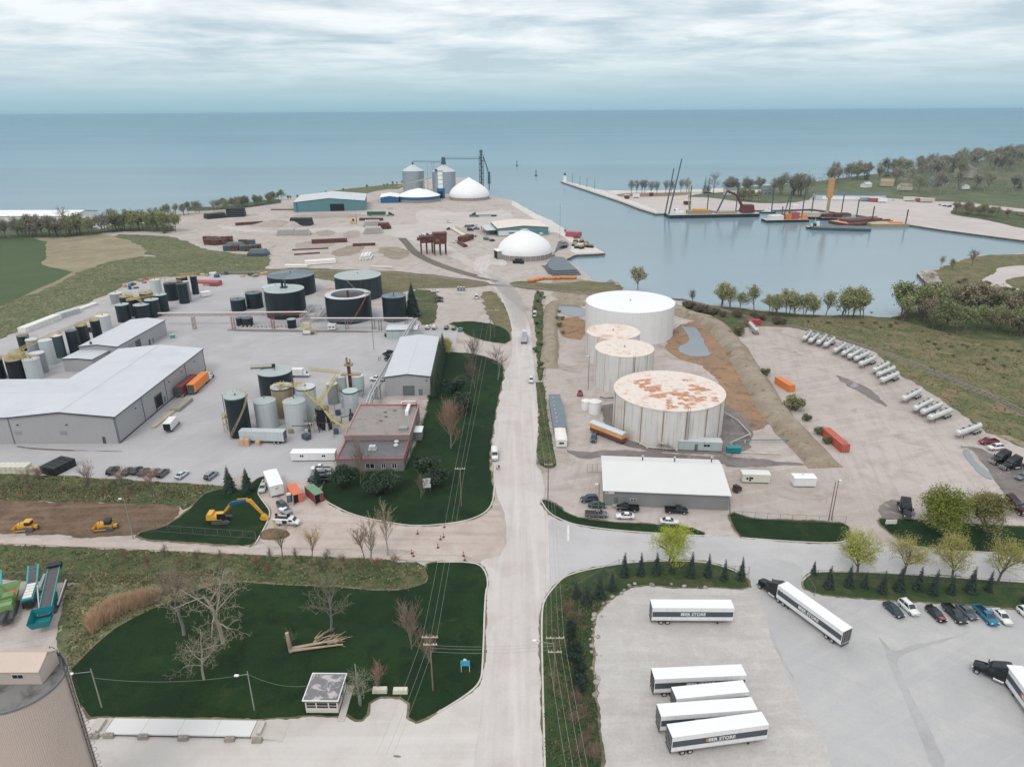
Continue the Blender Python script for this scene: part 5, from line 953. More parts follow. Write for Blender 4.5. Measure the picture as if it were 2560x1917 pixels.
m=MB();m.box(-1.0,1.0,-.8,.8,0,ht,M('steel_dark'));m.build('elevator_leg',el);m=MB();m.box(-2.2,2.2,-1.6,1.6,ht-2,ht+1.6,M('steel_dark'),.6,.4);m.build('head',el)
m=MB();m.path([(2.6,0,ht-6),(8,0,ht*.55),(9.5,0,ht*.3),(9.5,0,2)],.7,M('steel_dark'),6);m.build('spout',el);m=MB();m.box(7.6,11.4,-1.5,1.5,ht*.2,ht*.5,M('steel_dark'),.5,.3);m.build('dust_collector',el)
t=thing('silo_tower','narrow white tower on a blue loading bay before the right steel bin','tower',(*(-82.38,845.7),0));m=MB();m.box(-4.5,4.5,-3.5,3.5,0,11.5,M('blue_band'));m.box(-2.4,2.4,-3.6,-3.4,.2,8,M('opening_dark'));m.build('loading_bay',t);m=MB();m.box(-2.6,2.6,-2.4,2.4,11.5,30,M('clean_white'));m.build('tower',t);m=MB();m.box(-2.9,2.9,-2.7,2.7,29.8,32,M('steel_light'));m.box(-6,-3.2,-2,2,30,33,M('steel_dark'));m.build('top_gear',t)
m=MB()
for z in(16,21,26):m.box(-2.7,2.7,-2.5,2.5,z,z+.4,M('steel_dark'))
m.build('ring_beam',t)
t=thing('belt_conveyor','pale inclined belt conveyor rising from the round store to the tower','conveyor',(*(-88.27,846.01),0));m=MB();a,b=Vector((-4,2,24)),Vector((-46,8,13));
for o2 in(-1,1):m.tube(a+Vector((0,o2,0)),b+Vector((0,o2,0)),.35,n=4,m=M('steel_light'))
m.tube(a+Vector((0,0,-.5)),b+Vector((0,0,-.5)),.8,n=4,m=M('steel_light'));m.build('belt_frame',t)
for f in(.25,.5,.72):p=a.lerp(b,f);m=MB();m.tube((p.x,p.y,0),p,.3,n=4,m=M('steel_light'));m.build('support_post',t)
# vehicles
def loft(mb,st,m,smooth=True):
 """st: (x, half width, z bottom, z top, top half width)"""
 vs=[];n=8
 for(x,w,z0,z1,wt)in st:
  zm=z0+(z1-z0)*.62
  vs+=[(x,-w*.94,z0),(x,-w,z0+(z1-z0)*.25),(x,-w,zm),(x,-wt,z1),(x,wt,z1),(x,w,zm),(x,w,z0+(z1-z0)*.25),(x,w*.94,z0)]
 fs=[]
 for k in range(len(st)-1):
  for i in range(n):fs.append((k*n+i,k*n+(i+1)%n,(k+1)*n+(i+1)%n,(k+1)*n+i))
 fs+=[tuple(range(n)),tuple(range((len(st)-1)*n+n-1,(len(st)-1)*n-1,-1))]
 mb.add(vs,[f[::-1]for f in fs],m,smooth)
def wheel_mesh(r,w):
 m=MB();m.lathe([(.02,-w/2),(r*.58,-w/2),(r*.6,-w/2-.01)],M('rim'),12,axis='y');m.lathe([(r*.6,-w/2-.01),(r*.95,-w/2),(r,-w/4),(r,w/4),(r*.95,w/2),(r*.6,w/2+.01)],M('rubber'),14,axis='y');m.lathe([(r*.6,w/2+.01),(r*.58,w/2),(.02,w/2)],M('rim'),12,axis='y');return m.mesh('wheel')
WHEEL={}
def wheels(t,xs,y,r,w):
 if(r,w)not in WHEEL:WHEEL[(r,w)]=wheel_mesh(r,w)
 for x in xs:
  for s_ in(-1,1):
   o=bpy.data.objects.new('wheel',WHEEL[(r,w)]);COL.objects.link(o);o.parent=t;o.location=(x,s_*y,r)
def glasshouse(t,b0,b1,wb,zb,r0,r1,wr,zr):
 """cabin: belt line from x=b0(rear) to b1(front); roof from r0 to r1"""
 m=MB();m.add([(r0,-wr,zr),(r1,-wr,zr),(r1,wr,zr),(r0,wr,zr),(r0+.1,-wr*.8,zr+.05),(r1-.1,-wr*.8,zr+.05),(r1-.1,wr*.8,zr+.05),(r0+.1,wr*.8,zr+.05)],[(4,5,6,7),(0,1,5,4),(1,2,6,5),(2,3,7,6),(3,0,4,7)],M('paint'))
 for s_ in(-1,1):                       # pillars
  for(a,b)in(((b0,r0)),((b1,r1)),(((b0+b1)/2,(r0+r1)/2-.02))):m.tube((a,s_*(wb-.01),zb),(b,s_*(wr),zr),.05,n=4,m=M('paint'))
 m.build('cabin_roof',t)
 e=.985
 for nm,q in(('windscreen',[(b1,-wb*e,zb),(b1,wb*e,zb),(r1,wr*e,zr),(r1,-wr*e,zr)]),('rear_window',[(b0,wb*e,zb),(b0,-wb*e,zb),(r0,-wr*e,zr),(r0,wr*e,zr)]),('side_window',[(b0,-wb*e,zb),(b1,-wb*e,zb),(r1,-wr*e,zr),(r0,-wr*e,zr)]),('side_window',[(b1,wb*e,zb),(b0,wb*e,zb),(r0,wr*e,zr),(r1,wr*e,zr)])):
  m=MB();m.quad(*q,M('glass_car'));m.build(nm,t)
def lights(t,xf,xr,y,zf,zr):
 for s_ in(-1,1):
  m=MB();m.box(xf-.1,xf+.03,s_*y-.2,s_*y+.2,zf-.08,zf+.09,M('lamp_white'));m.build('headlight',t)
  m=MB();m.box(xr-.03,xr+.08,s_*y-.16,s_*y+.16,zr-.12,zr+.12,M('lamp_red'));m.build('tail_light',t)
def make_sedan():
 t=thing('sedan','x','car');m=MB()
 loft(m,[(-2.3,.72,.42,.82,.6),(-2.2,.84,.3,.95,.76),(-1.5,.9,.22,1.0,.8),(0,.91,.2,.98,.82),(1.2,.9,.22,.93,.78),(1.95,.86,.26,.8,.7),(2.3,.74,.36,.66,.56)],M('paint'))
 m.build('body',t);glasshouse(t,-1.75,1.0,.78,.95,-.95,.22,.62,1.42);lights(t,2.18,-2.24,.6,.64,.8);wheels(t,(-1.38,1.42),.8,.33,.22);return t
def make_suv():
 t=thing('suv','x','car');m=MB()
 loft(m,[(-2.3,.78,.45,1.05,.7),(-2.25,.88,.35,1.1,.8),(-1.4,.93,.26,1.12,.84),(0,.94,.25,1.1,.85),(1.2,.93,.27,1.08,.82),(1.95,.9,.32,.98,.76),(2.3,.78,.42,.8,.62)],M('paint'))
 m.build('body',t);glasshouse(t,-2.2,1.05,.82,1.08,-1.85,.35,.68,1.68);lights(t,2.18,-2.3,.64,.8,1.0);wheels(t,(-1.38,1.42),.82,.37,.25)
 m=MB()
 for s_ in(-1,1):m.tube((-1.6,s_*.6,1.76),(.2,s_*.6,1.76),.03,n=4,m=M('black_plastic'))
 m.build('roof_rack',t);return t
def make_pickup(cover=False,service=False):
 t=thing('pickup_truck','x','truck');m=MB()
 loft(m,[(-.2,.96,.42,1.18,.9),(.9,.97,.4,1.18,.9),(1.6,.96,.42,1.16,.86),(2.5,.93,.46,1.08,.8),(2.9,.82,.52,.9,.66)],M('paint'));m.build('body',t)
 glasshouse(t,-.3,1.55,.86,1.15,-.15,.85,.7,1.82)
 m=MB();m.box(-2.9,-.25,-.97,-.86,.5,1.16,M('paint'));m.box(-2.9,-.25,.86,.97,.5,1.16,M('paint'));m.box(-2.9,-2.8,-.86,.86,.5,1.16,M('paint'));m.box(-.35,-.22,-.86,.86,.5,1.16,M('paint'));m.build('bed_side',t)
 m=MB();m.box(-2.8,-.35,-.86,.86,.62,.7 if not cover else 1.19,M('black_plastic'));m.build('bed_floor' if not cover else 'bed_cover',t)
 m=MB();m.box(-2.98,-2.9,-.9,.9,.5,.68,M('chrome'));m.build('bumper',t);lights(t,2.78,-2.92,.68,.92,.95);wheels(t,(-1.75,1.85),.84,.4,.27);return t
def make_van():
 t=thing('van','x','van');m=MB()
 loft(m,[(-2.9,.95,.4,2.3,.82),(-1,.98,.35,2.34,.84),(.9,.98,.35,2.3,.82),(1.7,.97,.36,1.5,.84),(2.5,.92,.4,1.15,.74),(2.85,.8,.48,.95,.64)],M('paint'));m.build('body',t)
 m=MB();m.add([(1.72,-.82,1.5),(1.72,.82,1.5),(1.02,.76,2.24),(1.02,-.76,2.24)],[(0,1,2,3)],M('glass_car'));m.v=[(a+.03,b,c+.02)for a,b,c in m.v];m.build('windscreen',t)
 for s_ in(-1,1):m=MB();m.box(.3,1.3,s_*.975-.02,s_*.975+.02,1.3,1.9,M('glass_car'));m.build('side_window',t)
 m=MB();m.box(-2.95,-2.88,-.75,.75,1.3,1.95,M('glass_car'));m.build('rear_window',t);lights(t,2.72,-2.9,.68,.9,1.2);wheels(t,(-1.8,1.9),.84,.36,.25);return t
SEDAN,SUV,PICK,PICKC,VAN=make_sedan(),make_suv(),make_pickup(),make_pickup(True),make_van()
WHT,BLK_,GRY,SLV,DGR,DBL,BLU,RED_,GRN=A(236,236,236),A(28,31,36),A(112,116,122),A(178,182,186),A(56,64,70),A(42,56,72),A(34,120,156),A(140,34,50),A(44,78,66)
def car(proto,ax,col,label,group,flip=False):
 x,y,rz=ax[0],ax[1],ax[2]+(math.pi if flip else 0);place(proto,(x,y,.2 if y<260 else .12),rz,label,group,1.0,col)
G1='vehicles parked in front of the white roofed workshop'
car(SUV,(19.94,158.16,-3.09,4.73),A(52,62,74),'dark blue grey people carrier, furthest back of the three at the workshop end',G1)
car(SEDAN,(21.65,155.28,-0.08,4.45),GRN,'dark green car squeezed between the grey pickup and the people carrier',G1)
car(PICKC,(20.98,150.75,-0.1,5.8),GRY,'grey pickup with covered bed parked by the light pole',G1)
car(PICK,(29.23,153.65,3.03,5.7),BLK_,'black pickup against the workshop wall beside the door step',G1)
car(SEDAN,(28.08,150,3.07,4.46),WHT,'white sedan with sunroof between the grass and the black pickup',G1)
car(PICK,(41.45,152.41,-0.11,5.78),BLK_,'black pickup standing alone against the middle of the workshop wall',G1)
car(SEDAN,(38.58,147.38,-0.12,4.58),WHT,'white sedan beside the round lime green tree',G1)
G2='cars parked in a row under the spruce hedge'
for ax,pr,c,lab in(((76.94,114.34,-1.33,3.12),SEDAN,A(44,66,70),'dark teal sedan at the left end of the row under the hedge'),((80.27,114.88,-1.36,3.5),SUV,WHT,'white hatchback beside the dark teal sedan'),((84.7,112.97,-1.43,3.75),SEDAN,A(34,38,38),'black sports car with a red bonnet stripe'),((88.33,112.86,-1.51,5.01),PICK,A(46,54,58),'dark grey pickup between the striped car and the grey sedan'),((91.21,113.56,-1.44,3.58),SEDAN,A(88,98,108),'grey sedan beside the bright blue pickup'),((94.27,112.34,-1.53,4.79),PICK,BLU,'bright blue pickup in the row under the hedge'),((97.43,112.12,-1.58,4.04),SEDAN,WHT,'white sedan to the right of the blue pickup'),((102.88,112.42,-1.44,2.6),SUV,WHT,'white car cut off by the right edge of the photo')):
 car(pr,ax,c,lab,G2)
sp=[o for o in bpy.data.objects if o.get('label','').startswith('black sports car')][0]
m=MB();m.box(1.25,2.05,-.5,.5,.9,.95,M('trim_red'));m.box(-2.3,-1.9,-.7,.7,1.14,1.2,M('black_plastic'));m.build('bonnet_stripe',sp)
G3='cars parked along the yard edge by the weedy bank'
for ax,pr,c,lab in(((-113.52,175.4,1.55,5.13),SUV,A(60,64,66),'dark grey off-roader at the left end of the yard edge row'),((-109.36,175.16,1.67,4.8),SEDAN,A(104,92,78),'bronze car behind a bare bush in the yard edge row'),((-106.89,175.47,1.49,3.43),SEDAN,A(50,62,66),'dark green car behind the navy sedan in the yard edge row'),((-104.39,174.58,1.5,4.4),SEDAN,A(40,54,74),'navy sedan in the middle of the yard edge row'),((-101.41,174.38,1.49,4.74),SEDAN,A(128,122,116),'pale bronze sedan right of the navy sedan'),((-98.53,173.67,1.45,4.74),SUV,A(106,100,92),'grey brown crossover partly behind the bare twigs'),((-92.75,172.78,1.37,4.4),SEDAN,A(206,212,216),'silver white sedan parked apart in the yard'),((-84.28,172.15,1.32,4.1),SUV,A(150,158,164),'silver hatchback nearest the two spruces')):
 car(pr,ax,c,lab,G3)
G4='vehicles by the office'
car(PICK,(-54.45,175.81,3.13,6.46),WHT,'white crew pickup parked beside the office wall',G4)
car(SUV,(-54.32,172.41,-3,4.44),A(112,116,126),'grey blue car behind the black pickup',G4)
car(PICK,(-53.61,169.3,-3.09,5.54),BLK_,'black pickup nearest the maroon container',G4)
car(SUV,(-59.12,155.52,-0.82,5.82),A(74,82,82),'grey green off-roader towing a small white trailer',G4)
car(SEDAN,(-67.55,165.19,-1.41,1.9),A(196,208,200),'pale green little car behind the mobile cabin',G4)
car(PICK,(-51.15,246.84,3.01,5.47),WHT,'white pickup by the long grey building',G4)
G5='cars parked beside the long building'
for ax,pr,c,lab in(((-56.52,303.88,1.43,7.1),SUV,A(60,62,66),'black car left of the two white cars at the small pale shed'),((-53.61,304.73,1.58,8.86),SUV,WHT,'white car in the middle before the small pale shed'),((-50.95,304.67,1.57,8.86),SUV,WHT,'white car beside the pipe rack before the small pale shed'),((-51.79,277.38,1.02,7.79),PICK,A(36,42,48),'black pickup, upper of two beside the long roof'),((-50.36,271.45,1.13,7.11),PICK,A(60,72,84),'dark blue pickup, lower of two beside the long roof'),((-39.53,314.44,1.45,9.42),SUV,WHT,'white car at the left of the row by the lawn'),((-36.27,314.37,1.5,9.4),SUV,WHT,'white car second in the row by the lawn'),((-30.66,314.25,1.51,9.39),SUV,A(96,120,112),'grey green car third in the row by the lawn'),((-27.04,313.26,1.5,9.33),SUV,A(122,130,108),'olive car fourth in the row by the lawn'),((-23.79,311.34,1.4,9.32),SEDAN,A(90,160,184),'light blue car at the right end of the row by the lawn'),((-38.81,364.13,0.18,6.23),SEDAN,BLK_,'black car, nearer of two on the dirt lot by the spruce'),((-39.41,370.35,0.17,6.32),SEDAN,BLK_,'black car, further of two on the dirt lot by the spruce'),((-19.01,371.83,1.57,10.17),VAN,WHT,'white van on the dirt lot near the power poles'),((-43.38,386.16,0.52,2.53),SEDAN,WHT,'white car behind the two black cars on the dirt lot')):
 car(pr,ax,c,lab,G5)
G6='vehicles on the dusty road'
car(VAN,(-5.25,183.21,-1.51,4.45),WHT,'white van stopped on the left of the dusty road',G6)
car(SUV,(7.26,244.66,-1.6,6.63),A(232,228,228),'white car with red tail lights driving away on the dusty road',G6)
car(VAN,(11.54,336.3,1.51,10.62),A(212,216,214),'white truck parked on the right verge of the dusty road',G6)
car(SUV,(25.19,194.27,-1.76,7.02),A(62,78,92),'dark blue pickup beside the orange hopper trailer',G6)
G7='vehicles at the edge of the tanker lot'
car(PICK,(144.72,190.32,-3.01,5.45),RED_,'dark red pickup at the end of the tanker row',G7)
car(SUV,(144.31,186.43,-2.99,4.66),WHT,'white hatchback between the red pickup and the black trucks',G7)
car(SEDAN,(140.37,168.66,-2.81,2.87),A(110,124,130),'grey car cut by the right edge beside the puddle',G7)
# trailers
TRL={}
def box_trailer(name,label,ax,l=16.0,group=None,stripe=True,text=True,orange=False,doors='trim_dark',body='white_paint',z=.16,wheels_at=-1,legs=True,open_end=False):
 """x forward; rear at -l/2"""
 t=thing(name,label,'trailer',(ax[0],ax[1],z),ax[2],group);w=1.29;a=l/2;zb,zt_=1.15,4.1
 m=MB();m.box(-a,a,-w,w,zb,zt_-.06,M(body));m.build('body',t)
 m=MB();m.box(-a-.02,a+.02,-w-.02,w+.02,zt_-.06,zt_,M('clean_white' if body=='white_paint' else body));m.build('roof',t)
 if stripe:
  for s_ in(-1,1):
   m=MB();m.box(-a+.1,a-.1,s_*(w+.006)-.008,s_*(w+.006)+.008,1.95,3.15,M('dark_stripe'));o=m.build('stripe',t)
   if text:
    for(tx,dx,mm)in(('EER STORE',.28,'letter_white'),('B',-2.12,'letter_orange' if orange else 'letter_white')):
     key=(tx,mm)
     if key not in TRL:TRL[key]=text_mesh(tx,.92,M(mm),.03)
     e=bpy.data.objects.new('lettering',TRL[key]);COL.objects.link(e);e.parent=o;e.location=(-s_*dx,s_*(w+.03),2.55);e.rotation_euler=(RD(90),0,0 if s_<0 else math.pi)
    q=MB();q.box(-1.2,1.6,s_*(w+.02)-.006,s_*(w+.02)+.006,2.06,2.1,M('letter_white'));q.build('underline',o)
 m=MB();m.box(-a-.05,-a+.02,-w+.06,w-.06,zb+.08,zt_-.16,M('opening_dark' if open_end else doors));d=m.build('rear_door',t)
 q=MB()
 for y in(-.9,-.3,.3,.9):q.tube((-a-.09,y,zb+.15),(-a-.09,y,zt_-.25),.025,n=4,m=M('steel_light'))
 q.build('lock_bar',d)
 m=MB();m.box(-a,a,-w-.03,w+.03,zb-.12,zb,M('steel_light'));m.build('side_rail',t)
 m=MB();m.box(-a+.2,a-.4,-.5,.5,.78,zb-.1,M('trim_dark'));m.build('chassis',t)
 m=MB();m.box(-a-.06,-a+.1,-1.1,1.1,.5,.62,M('trim_dark'));m.box(-a-.02,-a+.06,-.9,-.8,.6,zb,M('trim_dark'));m.box(-a-.02,-a+.06,.8,.9,.6,zb,M('trim_dark'));m.build('rear_bumper',t)
 wheels(t,(-a+1.9,-a+3.2),1.02,.5,.5)
 if legs:
  for s_ in(-1,1):m=MB();m.box(a-2.9,a-2.7,s_*.8-.08,s_*.8+.08,.03,1.1,M('trim_dark'));m.box(a-3.0,a-2.6,s_*.8-.15,s_*.8+.15,0,.05,M('trim_dark'));m.build('landing_leg',t)
 return t
G8='white box trailers with a dark stripe in the lot'
def mid2(a,b):return((a[0]+b[0])/2,(a[1]+b[1])/2,math.atan2(b[1]-a[1],b[0]-a[0]))
def trl(A1,B1,l):      # near-side bottom rear and front corners -> centre
 ang=math.atan2(B1[1]-A1[1],B1[0]-A1[0]);n=(-math.sin(ang)*1.29,math.cos(ang)*1.29)
 return((A1[0]+B1[0])/2+n[0],(A1[1]+B1[1])/2+n[1],ang)
box_trailer('box_trailer','white box trailer with dark stripe parked apart, furthest from the camera',trl((27.38,111.06),(43.18,110.81),16),group=G8)
box_trailer('box_trailer','white box trailer with open dark end, rearmost of the four parked together',trl((24.23,92.67),(40.09,93.45),16),16,group=G8,open_end=True)
box_trailer('box_trailer','shorter white box trailer second from the back of the four parked together',trl((27.26,88.41),(39.14,89.78),12.5),12.6,group=G8,text=False)
box_trailer('box_trailer','white box trailer third of the four, its lettering half hidden',trl((23.81,84.8),(39.49,86.1),16),16,group=G8)
box_trailer('box_trailer','white box trailer nearest the camera with orange lettered logo',trl((24.82,80.77),(40.26,83.04),16),16,group=G8,orange=True)
ta=trl((61.41,104.19),(54.57,117.63),15.5);ta=(ta[0]+2*1.29*math.sin(ta[2]),ta[1]-2*1.29*math.cos(ta[2]),ta[2])
tq=(61.41,104.19),(54.44,117.64);an=math.atan2(tq[1][1]-tq[0][1],tq[1][0]-tq[0][0]);tcx,tcy=(tq[0][0]+tq[1][0])/2-math.sin(an)*-1.29*1,(tq[0][1]+tq[1][1])/2+math.cos(an)*-1.29
box_trailer('box_trailer','white striped box trailer being pulled out of the gate by a black tractor',((tq[0][0]+tq[1][0])/2+math.sin(an)*1.29*-1*-1*-1 if False else tcx,tcy,an),15.6,group=G8)
tq2=(84.56,79.82),(86.52,96.33);an2=math.atan2(tq2[1][1]-tq2[0][1],tq2[1][0]-tq2[0][0])
box_trailer('box_trailer','white striped box trailer cut by the right edge behind a black tractor',((tq2[0][0]+tq2[1][0])/2-math.sin(an2)*-1.29,(tq2[0][1]+tq2[1][1])/2+math.cos(an2)*-1.29,an2),15.0,group=G8,orange=True)
def make_tractor(name='truck_tractor',sleeper=True):
 t=thing(name,'x','truck')
 m=MB();loft(m,[(1.1,.98,.8,1.9,.9),(2.0,.92,.75,1.85,.74),(2.9,.86,.7,1.7,.66),(3.25,.8,.7,1.55,.6)],M('paint'));m.build('bonnet',t)
 m=MB();m.box(-.35,1.15,-1.12,1.12,.75,2.1,M('paint'));m.add([(-.35,-1.12,2.1),(1.15,-1.12,2.1),(1.15,1.12,2.1),(-.35,1.12,2.1),(-.35,-1.0,2.8),(.6,-1.0,2.8),(.6,1.0,2.8),(-.35,1.0,2.8)],[(4,5,6,7),(0,1,5,4),(2,3,7,6),(1,2,6,5)],M('paint'));m.build('cab',t)
 m=MB();m.quad((1.16,-1.0,2.12),(1.16,1.0,2.12),(.66,.9,2.72),(.66,-.9,2.72),M('glass_car'));m.v=[(a+.03,b,c+.02)for a,b,c in m.v];m.build('windscreen',t)
 for s_ in(-1,1):m=MB();m.box(.05,.85,s_*1.1-.03,s_*1.1+.03,1.95,2.5,M('glass_car'));m.build('side_window',t)
 if sleeper:m=MB();m.box(-1.9,-.35,-1.2,1.2,.75,2.7,M('paint'));m.add([(-1.9,-1.2,2.7),(.5,-1.05,2.8),(.5,1.05,2.8),(-1.9,1.2,2.7),(-1.9,-1.1,3.85),(-1.3,-1.0,3.8),(-1.3,1.0,3.8),(-1.9,1.1,3.85)],[(4,5,6,7),(0,1,5,4),(2,3,7,6),(1,2,6,5),(3,0,4,7)],M('paint'));m.build('sleeper',t)
 m=MB();m.box(-4.2,1.0,-.45,.45,.62,.9,M('trim_dark'));m.box(-4.0,-2.4,-.6,.6,.9,1.12,M('trim_dark'));m.build('chassis',t)
 m=MB();m.box(3.2,3.36,-1.1,1.1,.42,.78,M('chrome'));m.box(3.24,3.3,-.5,.5,.85,1.5,M('chrome'));m.build('bumper_grille',t)
 for s_ in(-1,1):
  m=MB();m.tube((-.1,s_*1.0,.6),(-1.7,s_*1.0,.6),.32,n=12,m=M('chrome'));m.build('fuel_tank',t)
  m=MB();m.tube((-2.0,s_*1.05,1.0),(-2.0,s_*1.05,3.6),.09,n=8,m=M('chrome'));m.build('exhaust_stack',t)
  m=MB();m.box(1.2,1.35,s_*1.3-.12,s_*1.3+.12,1.8,2.4,M('black_plastic'));m.build('mirror',t)
  m=MB();m.box(3.1,3.28,s_*.8-.16,s_*.8+.16,.95,1.2,M('lamp_white'));m.build('headlight',t)
 wheels(t,(2.4,),.98,.5,.32);wheels(t,(-2.6,-3.9),.92,.5,.55);return t
TRC=make_tractor()
def fwd(x,y,an,d):return(x+math.cos(an)*d,y+math.sin(an)*d)
f1=fwd(tcx,tcy,an,15.6/2-.4);hd1=math.atan2(1,-.12);f1=(f1[0],f1[1]);
h1=(55.68,123.33);hd1=RD(118)
place(TRC,(*fwd(f1[0],f1[1],hd1,2.6),.2),hd1,'black truck tractor turning out of the gate with a trailer','black truck tractors',1,BLK_)
f2=fwd((tq2[0][0]+tq2[1][0])/2+math.sin(an2)*1.29,(tq2[0][1]+tq2[1][1])/2-math.cos(an2)*1.29,an2,7.1);hd2=math.atan2(*(lambda a,b:(b[1]-a[1],b[0]-a[0]))((86.01,94.51),(83.02,97.35)))
place(TRC,(*fwd(f2[0],f2[1],hd2,2.6),.2),hd2,'black truck tractor with tall roof fairing at the right edge of the lot','black truck tractors',1,BLK_)
for ax,lab in(((140.35,178,-2.86,7.26),'black truck tractor with silver trim behind the white hatchback'),((141.09,174.5,-2.87,7.34),'black truck tractor with chrome fuel tanks beside the puddle'),((98.77,151.21,-1.87,6.18),'black truck tractor beside the large green tree'),((126.88,152.66,-1.24,3.23),'black and red truck tractor behind the paler round tree')):
 place(TRC,(ax[0],ax[1],.15),ax[2],lab,'black truck tractors',1,BLK_ if 'red' not in lab else A(60,26,30))
def make_tanker():
 t=thing('road_tanker','x','trailer');l=12.2
 pr=[(.02,-l/2),(.7,-l/2+.05),(1.02,-l/2+.4),(1.05,-l/2+.6),(1.05,l/2-.6),(1.02,l/2-.4),(.7,l/2-.05),(.02,l/2)]
 m=MB();m.lathe(pr,M('aluminium'),24,(0,0,2.15),axis='x');m.build('vessel',t)
 for x in(-4.6,-2.3,0,2.3,4.6):m=MB();m.lathe([(1.05,x-.08),(1.1,x-.06),(1.1,x+.06),(1.05,x+.08)],M('aluminium'),24,(0,0,2.15),axis='x');m.build('band',t)
 m=MB();m.box(-5.2,5.2,-.28,.28,3.18,3.24,M('grey_tank'));m.build('walkway',t)
 for x in(-3.3,3.3,0):m=MB();m.tube((x,0,3.2),(x,0,3.45),.33,n=12,m=M('trim_dark'));m.build('hatch',t)
 m=MB();m.box(-5.9,5.6,-.45,.45,.95,1.2,M('trim_dark'));m.build('chassis',t)
 m=MB();m.box(-6.0,-1.4,-1.2,-.8,1.05,1.12,M('aluminium'));m.box(-6.0,-1.4,.8,1.2,1.05,1.12,M('aluminium'));m.build('mudguard',t)
 for s_ in(-1,1):m=MB();m.box(3.3,3.5,s_*.75-.08,s_*.75+.08,0,1.1,M('trim_dark'));m.build('landing_leg',t)
 m=MB();m.box(-6.2,-6.05,-1.1,1.1,.6,.85,M('steel_light'));m.build('rear_bumper',t)
 m=MB()
 for d in(-.2,.2):m.tube((-6.15,d,.8),(-6.05,d,3.2),.03,n=4,m=M('steel_light'))
 for k in range(6):m.tube((-6.13,-.2,1.1+k*.4),(-6.13,.2,1.1+k*.4),.025,n=4,m=M('steel_light'))
 m.build('ladder',t);m=MB();m.box(-.8,.9,-1.0,-.5,.55,.95,M('steel_light'));m.build('cabinet',t)
 wheels(t,(-5.2,-3.9,-2.6),.95,.5,.5);return t
TNK=make_tanker()
ords=['first','second','third','fourth','fifth','sixth','seventh','eighth','ninth','tenth','eleventh','twelfth']
for k,(ax,lab)in enumerate((((130.7,294.08,-2.15,15.17),'first in the row from the harbour end, beside a dark hitch'),((132.14,290.45,-2.21,14.76),'second in the row from the harbour end'),((134.61,288.03,-2.21,14.3),'third in the row from the harbour end'),((136.46,284.68,-2.25,12.67),'fourth in the row, last before a small gap'),((137.39,276.79,-2.31,15.17),'fifth in the row, first after the small gap'),((139.34,273.02,-2.32,14.88),'sixth in the row, second after the small gap'),((140.42,269.36,-2.37,15.18),'seventh in the row, in the middle of five'),((141.74,266.1,-2.42,14.57),'eighth in the row, fourth of five'),((140.91,259.91,-2.45,14.48),'ninth in the row, last of five'),((142.87,252.93,-2.43,14.54),'furthest of the three beside the oily puddle'),((142.4,248.16,-2.49,14.04),'middle of the three beside the oily puddle'),((140.55,241.96,-2.5,14.11),'nearest of the three beside the oily puddle'),((139.35,224.48,-2.5,14.49),'standing alone between the groups of three'),((138.68,215.87,-2.49,15.14),'furthest of the last three together'),((139.75,212.69,-2.54,14.9),'middle of the last three together'),((139.76,207.98,-2.6,13.89),'nearest of the last three together'),((141.91,196.09,-2.64,13.6),'greyest and nearest, alone by the parked cars'))):
 place(TNK,(ax[0],ax[1],.13),ax[2],'silver road tanker '+lab,'silver road tankers in a row')
ax=(111.36,307.64,-1.63,16.4);place(TNK,(ax[0],ax[1],.1),ax[2]+math.pi,'silver road tanker in front of the red container','silver road tankers in a row')
box_trailer('box_trailer','plain grey box trailer backed up below the white cone roofed tanks',trl((-67.24,190.76),(-84.22,193.8),13),13.4,stripe=False,text=False,body='grey_tank2' if 'grey_tank2' in MATS else 'pale_tank',z=.04,group='box trailers in the plant')if False else box_trailer('box_trailer','plain grey box trailer standing below the white cone roofed tanks',(-77.0,194.6,RD(176)),14.0,stripe=False,text=False,body='pale_tank',z=.04,group='box trailers in the plant')
D1=(-120.08,239.56,1.51,12.73);
for(a,lab,col)in(((-116.12,240.16,1.59,16.26),'orange curtain trailer backed to the warehouse dock',A(240,140,56)),((-119.22,237.58,1.57,14.22),'maroon box trailer beside the orange one at the dock',A(124,56,58))):
 t=box_trailer('box_trailer',lab,(a[0],a[1],a[2]),13.5,stripe=False,text=False,body='flat_paint',z=.04,group='box trailers in the plant')
 for c_ in t.children:
  if c_.name.startswith(('body','roof')):c_.color=(*col,1)
a=(-116.12,240.16,1.59,16.26);e_=fwd(a[0],a[1],a[2],9.2);place(TRC,(*e_,.04),a[2],'white truck tractor at the front of the orange trailer','truck tractors in the plant',1,WHT)
def make_boxtruck():
 t=thing('box_truck','x','truck');m=MB();loft(m,[(1.5,1.02,.5,2.3,.9),(2.3,1.02,.5,2.2,.86),(2.9,.98,.5,1.35,.84),(3.6,.88,.55,1.1,.72)],M('paint'));m.build('cab',t)
 m=MB();m.box(-4.3,1.4,-1.22,1.22,.95,3.4,M('flat_paint'));m.build('box_body',t);m=MB();m.box(-4.36,-4.28,-1.1,1.1,1.0,3.2,M('opening_dark'));m.build('open_rear',t)
 m=MB();m.quad((2.93,-.82,1.42),(2.93,.82,1.42),(2.38,.8,2.12),(2.38,-.8,2.12),M('glass_car'));m.v=[(a+.04,b,c+.02)for a,b,c in m.v];m.build('windscreen',t);m=MB();m.box(-4.2,2.8,-.45,.45,.55,.92,M('trim_dark'));m.build('chassis',t);wheels(t,(-2.8,2.7),.9,.45,.34);return t
BXT=make_boxtruck();ax=(-110.16,205.65,1.64,10.26);place(BXT,(ax[0],ax[1],.04),ax[2],'white box truck with its rear open by the warehouse','box trucks',1,WHT)
